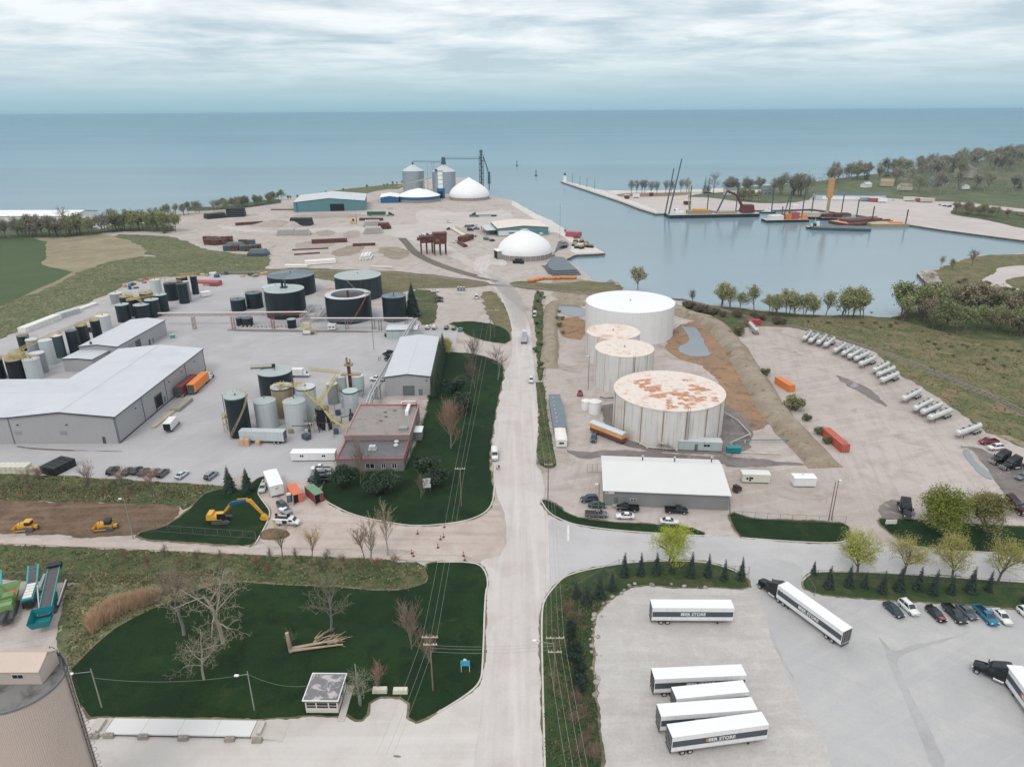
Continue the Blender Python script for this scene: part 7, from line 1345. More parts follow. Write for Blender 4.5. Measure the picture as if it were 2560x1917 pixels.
put(RND,(34.94,130.66),'round lime green tree alone in the spruce hedge opposite the workshop',YG,1.28,A(168,176,62));put(RND,(75.53,126.92),'round yellow green street tree just right of the gate',YG,1.28,A(166,168,84))
put(RND2,(85.76,126.82),'round pale budding street tree, second right of the gate',YG,1.24,A(170,164,104));put(RND2,(94.94,124.72),'round pale budding street tree, third right of the gate',YG,1.32,A(164,160,92));put(RND2,(104.32,123.77),'round pale budding street tree nearest the right edge',YG,1.32,A(162,158,90))
put(FUL,(103.08,142.63),'large dense green tree at the corner of the tanker lot','large green trees at the tanker lot',1.02,A(122,130,50));put(FUL,(113.7,143.06),'olive green tree right of the large dense one','large green trees at the tanker lot',.86,A(128,126,74))
put(FUL,(-27.77,277.24),'pale lime bush at the end of the long building','large green trees at the tanker lot',.6,A(188,180,120));put(CED,(-27.8,283.36),'pale yellow bush behind the cedar hedge','x',.9,A(186,178,116)).__setitem__('group','evergreen bushes round the office')
SG='young spruces round the trailer lot'
for k,p in enumerate([(24.3,126.58),(27.92,126.95),(31.43,127.33),(35.08,127.7),(38.82,126.23),(42.53,126.39),(45.73,125.15),(49.37,125.11),(13.13,119.44),(15.09,117.21),(17.98,119.4),(21.01,122.02),(65.85,126.91),(67.12,122.17),(71.55,122.54),(74.81,122.1),(77.7,120.42),(81.65,121.19),(85.72,121.36),(88.2,119.9),(91.97,120.07),(96.27,120.43),(100.32,120.8),(105.44,116.75)]):
 put(CON2,p,'young dark spruce in the hedge '+('left of the gate' if k<8 else 'at the rounded lot corner' if k<12 else 'right of the gate'),SG,(1.0,.9,.95,.7,1.0,.9,.8,.9,.8,1.05,1.15,.9,.6,1.05,.95,.75,.95,1.1,1.0,1.05,.85,1.1,.8,.8)[k],A(44,60,52),sz=(1.05,1.0,.95,.75,1.1,1,.9,1,.7,.9,1.0,.8,.6,.95,.95,.7,.95,1.05,1.0,1.05,.85,1.1,.9,.7)[k])
for k,p in enumerate([(11.15,107.09),(11.55,103.99),(11.51,101.02),(11.89,98.17),(11.89,95.98),(11.13,94.39),(11.08,109.02),(10.96,102.2)]):
 put(CED,p,'dark evergreen bush in the strip between road and trailer lot','evergreen bushes between road and lot',.46+.06*(k%3),A(46,62,50),A(70,66,60),sz=.62)
for k,p in enumerate([(11.34,112.34),(12.67,111.65),(10.59,114.76),(10.79,90.56),(11.73,88.12),(10.27,86.95),(12.15,84.63),(10.84,82.86),(11.96,81.13),(9.91,80.72),(10.06,91.32),(12.6,80.28)]):
 put(SHB,p,'brown bare bush in the strip beside the wires','bare bushes in the strip beside the wires',.36+.1*(k%3),A(142,118,104),sz=.34)
LB=bush_proto('round_bush',6,2.6,3.6,1500,160,.2)
LBG='bushes round the tank basin and lot'
for k,(p,s_,c,lab)in enumerate((((95.18,216.21),1.55,A(146,144,100),'large olive bush hiding the orange container'),((96.12,197.99),.8,A(126,130,92),'green bush left of the rust red container'),((95.9,191.41),.65,A(110,120,82),'low bush at the foot of the rust red container'),((97.33,249.53),.9,A(120,124,88),'low bush on the berm above the orange container'),((103.34,301.37),1.35,A(122,132,80),'round green bush at the top of the tanker lot'),((96.31,207.65),.7,A(112,118,84),'low bush on the fence line below the large olive bush'),((-2.1,214.33),.3,A(120,120,90),'small roadside bush'))[:6]):
 put(LB,p,lab,LBG,s_,c,A(116,104,92))
for k,p in enumerate([(14.52,382.62),(16.15,374.68),(14.4,362.19),(17.83,369.53),(12.08,348.26),(12.29,320.93),(12.28,305.97),(12.15,288.93),(10.3,279.53),(24.19,341.31),(24.77,328.64),(22.58,316.85),(23.45,305.73),(22.22,328.7),(11.56,262.18),(11.28,178.28),(9.98,179.01),(8.61,178.32)]):
 put(LB,p,'pale scrubby bush on the strip right of the road','scrubby bushes on the roadside strip',.45+.12*(k%3),A(150-k%3*14,142,104),A(128,116,98))
FT=[tree_proto('far_tree',0,60+k,11,bark='bark',levels=(9,6,4),lr=(.6,.6,.5),ang=(25,62),up=.35,trunk=.25,r0=.22,rmin=.07,leafn=(900,500,1400,1100)[k],leafsz=(.3,.26,.36,.32)[k],spread=.6)for k in range(4)]
FC=conifer_proto('far_conifer',77,13,2.4,14,9)
OL2,GR2,BR2,DO=A(134,136,96),A(140,134,122),A(136,122,106),A(112,118,82)
def wood(pts,lab,grp,sc,cols,seed=1,protos=FT,zf=None):
 r=random.Random(seed);nm='shore_tree' if 'shore' in grp else 'bank_tree' if 'harbour' in grp else 'wood_tree'
 for k,p in enumerate(pts):put(protos[r.randrange(len(protos))],p if zf is None else(p[0],p[1],zf),lab,grp,sc*r.uniform(.8,1.2),tuple(min(.5,q*1.25)for q in r.choice(cols))).name=nm
def along(pts,n,jit,seed):
 r=random.Random(seed);out=[]
 for k in range(n):
  f=(k+r.random())/n*(len(pts)-1);i=min(len(pts)-2,int(f));u=f-i;out.append((pts[i][0]*(1-u)+pts[i+1][0]*u+r.uniform(-jit,jit),pts[i][1]*(1-u)+pts[i+1][1]*u+r.uniform(-jit,jit)))
 return out
BIGF=put(BIG2,(-374.25,594.61),'broad bare tree standing highest in the wood on the left shore','trees of the wood on the left shore',1.5,A(130,120,110))
wood(along([(-450.92,580.11),(-424.59,583.64),(-406.29,585.13),(-386.84,588),(-363.22,594.19),(-350.57,599.7)],46,9,2),'grey bare tree in the wood on the left shore','trees of the wood on the left shore',1.2,[GR2,BR2,OL2,A(126,118,108)],3)
wood(along([(-351.95,615.12),(-341.33,618),(-327.34,620.55),(-307.14,616.65),(-294.31,608.54)],26,8,5),'olive tree in the clump beyond the tan field','trees of the clump beyond the tan field',1.25,[OL2,DO,A(140,140,92)],7,FT[2:])
wood(along([(-350.09,689.03),(-340.03,696.53),(-333.52,712.65),(-318.92,722.24),(-303.02,741.92),(-281.75,750.09)],18,6,6),'scattered tree on the lake shore beyond the stock yard','shore trees beyond the stock yard',.95,[OL2,GR2,DO],8)
wood(along([(-307.58,760.71),(-297.31,769.83),(-287.23,776.79),(-280.42,786.49),(-275.64,799.04),(-272.86,814.71),(-272.31,842.94)],36,7,9),'olive shrubby tree in the belt along the lake shore','tree belt along the lake shore',.85,[A(120,122,92),DO,GR2],10)
wood(along([(-264.22,836.55),(-253.81,847.58),(-172.16,986.99),(-154.49,1018.46)],16,6,11),'low shrub on the lake shore by the teal warehouse','shore shrubs by the teal warehouse',.4,[OL2,DO],12)
put(LB,(-295.62,600.52),'round olive bush at the edge of the tan field',LBG,1.9,A(124,124,90))
H1,H2='trees along the harbour bank','trees of the wood at the right edge'
wood(along([(109.16,352.84),(112.94,349.24),(127.92,335.64),(132.9,333.41),(143.49,331.07),(153.25,329.85)],20,3.5,13),'olive bank tree in front of the harbour, left group',H1,.92,[A(138,140,100),OL2,A(150,148,112)],14,FT[2:])
wood(along([(155.5,329.8),(162.27,329.64),(167.91,329.52),(176.4,328.26)],9,3,15),'olive bank tree in front of the harbour, right group',H1,1.05,[A(138,140,100),OL2],16,FT[2:])
wood(along([(186.64,323.96),(196,327.81),(206.69,331.72),(220.47,335.64),(229.25,331.2),(237.85,326.87),(246.68,322.62),(254.44,318.49)],34,7,17),'olive tree in the wood at the right edge',H2,1.25,[A(122,128,84),OL2,A(134,124,102)],18)
wood(along([(192.99,312.17),(204.2,308.21),(218.89,306.07),(230.24,298.72),(239.1,290.05)],20,6,19),'olive tree in the front row of the wood at the right edge',H2,1.0,[A(126,132,86),DO,A(140,128,104)],20)
put(FT[2],(71.8,387.41),'lone pale budding tree at the water behind the white tank',H1,1.15,A(160,156,128));put(FT[1],(95.38,357.15),'small dark tree at the water right of the white tank',H1,.62,A(116,118,96))
put(FT[1],(277.29,445.32),'small spreading tree on the rocky point','trees on the rocky point',.6,A(168,154,122));put(FT[1],(298.96,448.29),'slim bare tree on the rocky point','trees on the rocky point',.85,A(138,122,110));put(FT[3],(279.47,436.35),'olive bush like tree on the rocky point','trees on the rocky point',.55,A(142,138,100))
for k,p in enumerate(along([(90.84,352.07),(96.93,342.87),(101.58,334.12),(123.69,323.37),(129.87,317.35)],26,3.5,21)):put(LB,p,'brown thicket below the harbour bank trees','brown thickets below the harbour bank',.75+.3*(k%3)/2,(A(122,106,88),A(118,114,84),A(132,110,94))[k%3],A(118,104,92))
for k,p in enumerate(along([(262.23,406.04),(272.06,399.78),(274.42,382.68),(280.55,371.89),(243.91,386.23)],14,5,22)):put(LB,p,'low brown bush on the rocky point','low bushes on the rocky point',.7,(A(138,116,98),A(140,136,96))[k%2],A(118,104,92),sz=.5)
r=random.Random(31)
for k in range(46):a=[(174.23,312.58),(218.23,274.77),(177.62,216.89),(173.17,255.9)][0];p=along([(134.79,323.12),(155.61,307.42),(167.92,289.85),(173.32,264.04),(175.65,238.46),(177.47,221.96)],46,0,33)[k];put(LB,(p[0]+r.uniform(6,40),p[1]+r.uniform(-4,26)),'low weedy bush on the rough ground beyond the railway','weedy bushes beyond the railway',.3+.2*r.random(),r.choice([A(120,120,84),A(142,118,96),A(104,114,76)]),A(118,104,92),sz=.24)
BT_='bare trees in a row on the far beach'
for k,p in enumerate([(148.23,881.12),(154.56,880.76),(161.98,886.63),(165.56,886.43),(169.78,867.15),(176.44,866.77),(189.77,878.77),(196.36,878.39),(211.43,892.92),(218.56,892.5)]):put(FT[1],p,'bare grey tree in the row on the far beach',BT_,1.35,A(142,140,138))
for p,lab in(((238.29,882.27),'dark conifer on the far shore, left of the pair'),((242.75,882.02),'dark conifer on the far shore, right of the pair')):put(FC,p,lab,'dark conifers on the far shore',1.7,A(60,76,70))
put(BIG2,(243.74,863),'large bare tree beside the pair of conifers',BT_,1.7,A(136,134,130))
wood(along([(266.85,887.43),(270.1,874.2),(284,873.41),(306.29,885.16)],12,8,23),'bare tree among the houses of the far shore','bare trees among the far houses',1.35,[GR2,A(128,126,118)],24)
wood(along([(255.15,814.96),(262.15,803.51),(277.83,791.91)],14,6,25),'olive bush behind the far quay','olive bushes behind the far quay',.95,[A(126,128,98),OL2],26)
wood(along([(322.2,858.61),(327.26,846.04),(333,839.51),(343.37,845.15)],12,10,27),'bare tree in the clump above the work barges','trees of the clump above the work barges',1.9,[A(134,128,112),A(126,122,104)],28)
wood(along([(433.21,690.47),(442.55,681.86),(445.99,669.64),(454.73,657.86)],16,7,34),'olive scrub beside the far gravel quay','scrub beside the far gravel quay',.85,[A(140,136,104),OL2,A(138,118,104)],35)
for k in range(190):
 s_=.05+.95*r.random()**.8;t_=.12+.85*r.random()**.7
 if s_<.3 and t_<.5:continue
 if .25<t_<.42 and r.random()<.5:continue
 put(FT[r.randrange(4)],rise(s_,t_),'grey brown tree in the '+('left','middle','right')[min(2,int(s_*3))]+' of the far hill wood, '+('front','back')[t_>.45]+' rows','trees of the wood on the far hill',r.uniform(1.2,1.9),r.choice([A(158,156,142),A(150,144,130),A(150,150,124),A(164,154,140)])).name='hill_tree'
for k,(s_,t_,h_,lab)in enumerate(((.08,.5,1.3,'dark conifer at the left end of the far hill'),(.2,.55,1.5,'dark conifer among bare crowns behind the crane'),(.27,.7,1.9,'single tall conifer standing above the skyline'),(.52,.5,2.0,'tall dark conifer above the slate roofed house, left of two'),(.55,.52,1.6,'dark conifer above the slate roofed house, right of two'),(.7,.5,1.7,'dark conifer in the middle of the far wood'),(.76,.2,1.3,'dark conifer by the road at the right of the hill'),(.9,.2,1.5,'dark conifer at the right edge of the hill'))):put(FC,rise(s_,t_),lab,'dark conifers on the far hill',h_,A(58,72,66))
mb=MB();rg=random.Random(71)
for k in range(400):
 s_=.3+.7*rg.random()**.8 if k%5 else .02+.98*rg.random();t_=.3+.66*rg.random()if k%3 else .1+.3*rg.random()
 if s_<.3:t_=max(t_,.62)
 c=Vector(rise(s_,t_));h_=rg.uniform(8,17);w=h_*rg.uniform(.34,.5);mb.tube(c,c+Vector((0,0,h_*.7)),.3,.1,4,M('twig'),False,False)
 for q in range(90):d=Vector((rg.gauss(0,1),rg.gauss(0,1),rg.gauss(0,1))).normalized()*rg.random()**.35;p=c+Vector((d.x*w,d.y*w,h_*.62+d.z*h_*.38));leaves(mb,rg,[p],1,.1,rg.uniform(.35,.75),M('leaf' if q%3 else 'twig'),.35)
o=tag(mb.build('far_wood'),kind='stuff');o.color=(*A(160,160,144),1)
def cover(name,polys,n,col,h,w,seed,z=.15):
 rg=random.Random(seed);mb=MB();me=0
 for poly,share in polys:
  xs=[p[0]for p in poly];ys=[p[1]for p in poly];got=0;tr=0
  while got<n*share and tr<n*8:
   tr+=1;x,y=rg.uniform(min(xs),max(xs)),rg.uniform(min(ys),max(ys));ins=False;j=len(poly)-1
   for i in range(len(poly)):
    if(poly[i][1]>y)!=(poly[j][1]>y)and x<(poly[j][0]-poly[i][0])*(y-poly[i][1])/(poly[j][1]-poly[i][1])+poly[i][0]:ins=not ins
    j=i
   if not ins:continue
   got+=1;c=noise.noise((x*.12,y*.12,seed));
   if c<-.15 and rg.random()<.7:continue
   for q in range(3):a=rg.uniform(0,3.14);hh=h*rg.uniform(.5,1.2);ww=w*rg.uniform(.6,1.3);dx,dy=math.cos(a)*ww,math.sin(a)*ww;lx,ly=rg.uniform(-.4,.4)*hh,rg.uniform(-.4,.4)*hh;mb.add([(x-dx,y-dy,z),(x+dx,y+dy,z),(x+lx,y+ly,z+hh)],[(0,1,2)],M(col[rg.randrange(len(col))]))
 tag(mb.build(name),kind='stuff')
for nm,c in(('tuft_pale',A(176,168,128)),('tuft_green',A(112,122,84)),('tuft_brown',A(158,134,110)),('tuft_dark',A(88,100,70)),('reed',A(222,192,160)),('reed_dark',A(200,164,132))):pbr(nm,c,.95,var=.2,vs=.6)
cover('reeds',[([(-84.01,110.86),(-84.64,113.22),(-83.62,115.64),(-81.18,117.76),(-76.21,119.93),(-74.07,119.53),(-75.31,118.07),(-79.69,114.91),(-81.56,111.84),(-82.4,109.21)],1)],5200,['reed','reed','reed_dark'],2.9,.07,1)
cover('weeds_cover',[([(-88.04,109.91),(-99.07,127.18),(-70.24,128.95),(-68.7,121.74),(-72.02,118.77),(-78.43,112.48),(-80.14,107.58),(-80.75,102.39),(-81.22,99.51),(-84.51,103.61)],.5),([(-121.64,140.07),(-81.8,137.16),(-59.28,135.2),(-46.82,134.8),(-23.06,132.65),(-19.13,130.44),(-19.72,122.33),(-26.05,121.71),(-52.74,124.23),(-68.4,124.57),(-97.53,125.45),(-112.86,127.22)],.5)],3800,['tuft_pale','tuft_green','tuft_brown','tuft_pale'],.4,.25,2,.1)
cover('bank_weeds',[([(-145.21,174.58),(-114.16,171.85),(-80.71,167.55),(-82.63,162.93),(-84.9,155.38),(-87.42,157.68),(-135.65,160.59)],1)],1800,['tuft_pale','tuft_green','tuft_brown'],.45,.3,3,.1)
cover('rough_grass',[([(126.45,315.51),(150.08,295.22),(154.45,273.02),(151.91,234.27),(149.06,199.78),(154.28,188.22),(220.13,284),(195.8,302.96),(158.67,326.61)],.7),([(-271.59,359.63),(-270.73,401.17),(-272.1,471.27),(-256.37,490.88),(-192.07,476.64),(-168.19,442.53),(-232.24,414.99),(-227.97,373.12),(-232.92,316.67),(-233.6,304.01)],.3)],2600,['tuft_pale','tuft_green','tuft_brown','tuft_green'],.4,.4,4,.1)
cover('strip_weeds',[([(6.72,117.66),(12.35,124.86),(20.65,119.37),(16.52,115.05),(14.7,102.76),(14.06,88.1),(13.38,79.23),(4.9,79.29),(5.12,97.12)],.7),([(14.23,374.72),(18.06,374.63),(15.18,288.87),(12.69,246.64),(12.22,191.38),(12.32,178.98),(8.27,178.32),(8.13,201.84),(10.05,246.69)],.3)],2600,['tuft_green','tuft_dark','tuft_brown','tuft_green'],.35,.2,5,.17)
# pipe racks and plant steel
def simple(name,label,cat,p,parts,rz=0,group=None,z=.05):
 """parts: (part name, [shapes]) with shapes ('b',x0,x1,y0,y1,z0,z1,mat) or ('t',p,q,r,mat)"""
 t=thing(name,label,cat,(p[0],p[1],p[2]if len(p)>2 else z),rz,group)
 for nm,sh in parts:
  m=MB()
  for s_ in sh:
   if s_[0]=='b':m.box(*s_[1:7],M(s_[7]),*s_[8:])
   else:m.tube(s_[1],s_[2],s_[3],s_[5]if len(s_)>5 else None,8,M(s_[4]))
  m.build(nm,t)
 return t
def rack(label,P,z,posts,n=3,truss='red_steel',sp=.5):
 t=thing('pipe_rack',label,'pipe rack',(P[0][0],P[0][1],0),0,'overhead pipe racks');o=Vector((P[0][0],P[0][1],0));Q=[Vector((p[0],p[1],z))-o for p in P]
 d0=(Q[-1]-Q[0]).normalized();nn=Vector((-d0.y,d0.x,0))
 for k in range(n):m=MB();m.path([q+nn*(k-n/2)*sp+Vector((0,0,.45-.12*(k%2)))for q in Q],.2,M('pipe_silver' if k%2==0 else 'pipe_grey'),7);m.build('pipe',t)
 for k,q in enumerate(zip(Q,Q[1:])):
  a,b=q;L=(b-a).length;d=(b-a)/L;w=Vector((-d.y,d.x,0))*.8;m=MB();c=int(L/1.6)
  for s_ in(-1,1):
   for dz in(-1.0,0.0):m.tube(a+w*s_+Vector((0,0,dz)),b+w*s_+Vector((0,0,dz)),.09,n=4,m=M(truss))
   for j in range(c):m.tube(a+d*(L*j/c)+w*s_+Vector((0,0,-1 if j%2 else 0)),a+d*(L*(j+1)/c)+w*s_+Vector((0,0,0 if j%2 else-1)),.06,n=3,m=M(truss))
  m.build('truss',t)
 for p in posts:
  q=Vector((p[0],p[1],0))-o;m=MB()
  for dx in(-.6,.6):
   m.tube((q.x+dx,q.y,0),(q.x+dx,q.y,z),.13,n=4,m=M(truss))
   m.tube((q.x+dx,q.y+1.1,0),(q.x+dx,q.y+1.1,z),.13,n=4,m=M(truss))
  for j in range(5):m.tube((q.x-.6,q.y,z*j/5),(q.x+.6,q.y,z*(j+1)/5),.07,n=3,m=M(truss))
  m.build('trestle',t)
 return t
rack('long red steel pipe gantry crossing the yard from the shed to the dark tanks',[(-168.65,322.14),(-97.67,322.84)],6,[(-149.82,315.8),(-131.42,315.99),(-112.52,315.58)])
rack('silver pipe rack running along the front of the open topped tank',[(-93.67,313.86),(-46,312.79)],5.4,[(-77.44,314.05),(-64.91,314.3),(-61.36,311.85),(-49.65,316.31)],truss='pipe_grey')
rack('silver pipe rack descending beside the long grey building to the office',[(-44.85,312.22),(-47.9,220.45),(-47.42,210.89)],5.4,[(-45.13,307.86),(-49.16,228.26),(-47.31,228.23)],truss='pipe_grey')
t=thing('pipework','tangle of silver pipes between the two largest dark tanks','pipework',(-98,336,0));rg=random.Random(5)
for k in range(26):
 m=MB();x,y,z=rg.uniform(-5,5),rg.uniform(-9,14),rg.uniform(.4,3.6)
 if k%2:m.path([(x,-10,z),(x+rg.uniform(-1,1),y,z),(x,14,z)],.16,M('pipe_silver'),6)
 else:m.path([(-5.5,y,z),(x,y,z),(x,y,.1)],.15,M(('pipe_silver','steel_light')[k%4//2]),6)
 m.build('pipe',t)
t=thing('pump_manifold','row of pumps and red valves under the pipe gantry','pumps',(*(-117.66,318.7),.05))
for k in range(14):m=MB();x=-11+k*1.9;m.tube((x,-.6,.5),(x,.9,.5),.38,n=10,m=M('pipe_silver'));m.tube((x,0,.5),(x,0,1.6),.1,n=5,m=M('red_steel' if k%3 else 'pipe_grey'));m.box(x-.5,x+.5,-.7,.7,0,.15,M('concrete'));m.build('pump',t)
simple('loading_platform','yellow loading stair platform standing in front of the pipe rack','platform',(-94.07,307.09),[('base_tank',[('b',-1.6,1.6,-1,1,.5,2.2,'bag_white')]),('wheels_frame',[('b',-2,3,-1,1,.2,.5,'trim_dark')]),('platform',[('b',-1.7,1.7,-1.1,1.1,2.9,3.05,'yellow_steel')]+[('t',(x,y,2.2),(x,y,5.4),.1,'yellow_steel')for x in(-1.6,1.6)for y in(-1,1)]+[('b',-1.7,1.7,-1.1,1.1,5.3,5.4,'yellow_steel')]),('stair',[('t',(1.7,-.7,3),(4.6,-.7,0),.1,'yellow_steel'),('t',(1.7,.7,3),(4.6,.7,0),.1,'yellow_steel'),('t',(1.7,-.7,4),(4.6,-.7,1),.07,'yellow_steel')])])
t=thing('stair_walkway','yellow stairs and walkways linking the batch plant tanks to the office roof','walkway',(-62,205,0))
def rail_run(a,b,nm='walkway',w=.5):
 m=MB();a,b=Vector(a),Vector(b);d=(b-a);s_=Vector((-d.y,d.x,0));s_=s_.normalized()*w if s_.length>0 else Vector((w,0,0));n=max(2,int(d.length/1.3))
 m.add([a-s_,b-s_,b+s_,a+s_],[(0,1,2,3)],M('yellow_faded'))
 for e in(-1,1):
  for h in(.55,1.1):m.tube(a+s_*e+Vector((0,0,h)),b+s_*e+Vector((0,0,h)),.06,n=4,m=M('yellow_steel'))
  for k in range(n+1):p=a.lerp(b,k/n)+s_*e;m.tube(p,p+Vector((0,0,1.1)),.05,n=3,m=M('yellow_steel'))
 m.build(nm,t)
rail_run((.5,.5,8),(6,-7.5,6.2),'stair');rail_run((6,-7.5,6.2),(12.5,-14,5.6));rail_run((-6.5,7,10.2),(-.5,1,8),'stair');rail_run((-17,10,10.6),(-6.5,9,10.8));rail_run((0,1,8),(1.5,12,10),'stair');rail_run((1.5,12,10),(1.6,20,10));rail_run((-14,7,10.6),(-15,12.5,10.6));rail_run((-1,-2,5.2),(2.4,-2,5.2),'platform',.9);rail_run((-9,24,11),(2,22,10.4))
for x,y,h in((6,-7.5,6.2),(12,-13.6,5.6),(1.5,13,10),(1.6,20,10),(-1.4,-2.8,5.2),(2.8,-2.8,5.2)):m=MB();m.tube((x,y,0),(x,y,h),.14,n=4,m=M('yellow_faded'));m.build('post',t)
simple('elevator_mast','brown rusty mast with motors between the two mint silos','mast',(-57.9,232.2),[('mast',[('b',-.5,.5,-.5,.5,0,12.5,'rust_steel')]),('head',[('b',-1.4,1.5,-.9,.9,11.5,12.2,'stained_tank'),('t',(-.5,0,12),(-.5,0,14.6),.4,'stained_tank'),('t',(.6,0,12),(.6,0,14),.3,'stained_tank')]),('platform',[('b',-3,4,-1.2,1.2,8.2,8.4,'stained_tank')])])
t=thing('process_pipework','dense pipes, pumps and small vessels at the foot of the batch plant','pipework',(-62,204,.05))
for k in range(34):
 m=MB();x,y=rg.uniform(-9,9),rg.uniform(-7,18)
 if k%3==0:m.tube((x,y,0),(x,y,rg.uniform(1.5,3.5)),rg.uniform(.25,.6),n=10,m=M(('pipe_silver','pale_tank','trim_dark')[k%9//3]));m.build('vessel',t)
 elif k%3==1:z=rg.uniform(.5,4);m.path([(x,y,0),(x,y,z),(x+rg.uniform(-6,6),y+rg.uniform(-3,3),z)],.13,M(('steel_light','rust_steel','pipe_silver')[k%9//3]),5);m.build('pipe',t)
 else:m.box(x-.7,x+.7,y-.5,y+.5,0,rg.uniform(.8,2.2),M(('trim_dark','steel_dark','stained_tank')[k%9//3]));m.build('machine',t)
simple('tank_walkway','yellow walkway bridge on top of the wide dark batch tank','walkway',(-88.5,236,9.5),[('deck',[('b',-5.5,3,-.6,.6,0,.2,'trim_dark')]),('handrail',[('t',(-5.5,.6,1.1),(3,.6,1.1),.09,'yellow_steel'),('t',(-5.5,.6,.6),(3,.6,.6),.07,'yellow_steel')]+[('t',(-5.4+k*1.4,.6,0),(-5.4+k*1.4,.6,1.1),.06,'yellow_steel')for k in range(7)]),('motor',[('b',2,3,-.5,.5,.2,1.3,'black_plastic')])],rz=.15)
simple('filling_frame','yellow filling frame and ladder left of the tall dark stair tank','frame',(-91,203),[('frame',[('t',(x,y,0),(x,y,6),.12,'yellow_steel')for x in(-1,1)for y in(-1,1)]+[('b',-1.2,1.2,-1.2,1.2,z,z+.15,'yellow_faded')for z in(2.4,4.6,6)]),('mast',[('t',(-1,1.5,0),(-1,1.5,12),.1,'trim_dark')]),('cabinet',[('b',.8,2.2,-1.4,-.2,0,1.8,'wood_pale')])])
t=thing('tank_walkway','yellow walkways across the tops of the left edge tanks','walkway',(0,0,0))
for a,b in(((-198,252.5,8.2),(-184,252.5,8.4)),((-195,260,8),(-190.5,277,9.6)),((-189.5,278,9.8),(-185.5,297,10.4)),((-190,335,8.9),(-181,345,9.1)),((-196,347,9),(-183,336,8.2)),((-186,372,10),(-177,368,11)),((-184,383,10.6),(-178,386,10.8))):rail_run(a,b,'walkway',.35)
# poles, wires, fences, signs
def pole(label,base,h,arms=(),lamp=None,mt='wood_pole',r=.16,gr='power poles',name='power_pole',cat='pole',rz=0):
 t=thing(name,label,cat,(base[0],base[1],0),rz,gr);m=MB();m.tube((0,0,0),(0,0,h),r,r*.65,8,M(mt));m.build('post',t)
 for(z,w)in arms:
  m=MB();m.box(-w,w,-.08,.08,z,z+.16,M('wood_pale'));a=m.build('cross_arm',t);m=MB()
  for x in(-w+.15,-w*.45,w*.45,w-.15):m.tube((x,0,z+.16),(x,0,z+.42),.06,n=5,m=M('bag_white'))
  m.build('insulator',a)['kind']='stuff'
 if lamp:m=MB();m.tube((0,0,lamp[0]),(lamp[1],lamp[2],lamp[0]+.5),.06,n=5,m=M('pole_green'));m.build('bracket',t);m=MB();m.box(lamp[1]-.45,lamp[1]+.25,lamp[2]-.18,lamp[2]+.18,lamp[0]+.42,lamp[0]+.62,M('clean_white'));m.build('lamp_head',t)
 return t
PA,PB_,PC,PD,PE=(7.05,94.42),(-14.25,94.59),(-13.26,155.94),(-9.48,297.67),(9.22,159.01)
pole('power pole with cross arms and a street lamp beside the trailer lot',PA,12,((11.6,1.6),(8.6,1.2)),(10.4,-3.4,.3));pole('power pole with braced arms on the left verge near the blue sign',PB_,12.5,((11.8,1.4),(10.2,1.2)));pole('power pole on the office lawn by the street corner',PC,11.5,((11.0,1.3),));pole('tall power pole by the curving dusty road',PD,14,((13.4,2.6),));pole('second power pole close behind the tall one by the dusty road',(PD[0]+1.6,PD[1]+3),13,((12.5,2.2),));pole('power pole at the street corner before the workshop',PE,11,((10.4,1.1),))
for(b,t_,lab,lp)in(((21.13,148.78),10.5,'brown light pole in front of the parked grey pickup',(10,-.6,0)),((78.41,148.48),11.0,'leaning brown pole, left of two at the tanker lot entrance',None),((79.22,148.75),11.0,'brown light pole, right of two at the tanker lot entrance',(10.6,.5,0)),((27.81,236.35),13,'dark light pole beside the tank basin',(12.5,-.5,0)),((-91.19,142.38),11,'pale flood light pole behind the bulldozers',(10.5,-.8,0)),((-70.81,91.32),8.6,'green lamp pole with a long arm at the left of the big lawn',(8,-2.6,-1)),((-44.32,90.5),8.6,'green lamp pole with a drooping arm left of the weigh house',(8,-1.4,-.8)),((39.12,563.58),26,'tall thin mast on the harbour quay',(25,.8,0)),((-139.61,639.7),24,'tall thin mast in the middle of the stock yard',(23,.8,0)),((-59.24,283.98),14,'light mast standing in the plant yard',(13.5,-.8,0)),((-26.62,91.61),9,'leaning green pole by the forked tree',None)):
 pole(lab,b,t_,(),lp,'pole_green' if 'green' in lab or 'pale' in lab else 'wood_pole',.13,'light poles','light_pole')
def wires(label,runs,sag=.6):
 t=tag(thing('power_line',label,'wires'),group='overhead power lines')
 for a,b in runs:m=MB();a,b=Vector(a),Vector(b);P=[a.lerp(b,k/10)-Vector((0,0,sag*4*(k/10)*(1-k/10)))for k in range(11)];m.path(P,.022,M('wire'),3);m.build('wire',t)
off=lambda p,dx,z:(p[0]+dx,p[1],z)
wires('overhead wires along the left verge of the road',[(off(PB_,d,12),off(PC,d,11.2))for d in(-1.2,.2,1.2)]+[(off(PC,d,11.2),off(PD,d*1.8,13.6))for d in(-1.2,.2,1.2)]+[((PB_[0]-4+d,72,11),off(PB_,d,12))for d in(-1.2,.2,1.2)]);wires('overhead wires along the right side of the road',[((PA[0]+2+d,62,11.5),off(PA,d,11.9))for d in(-1.5,-.5,.6,1.5)]+[(off(PA,d,11.9),off(PE,d*.6,10.8))for d in(-1.5,-.5,.6,1.5)]+[(off(PE,d,10.8),(PE[0]-4+d,330,11))for d in(-.9,.9)]);wires('service wires crossing the road between the two poles',[(off(PB_,0,z),off(PA,0,z+.5))for z in(10.2,9.6,8.8)]);wires('lamp wire sagging across the big lawn',[((*(-70.81,91.32),6.6),(*(-44.32,90.5),8)),((*(-44.32,90.5),8),(-35,93,3.1))],1.2)
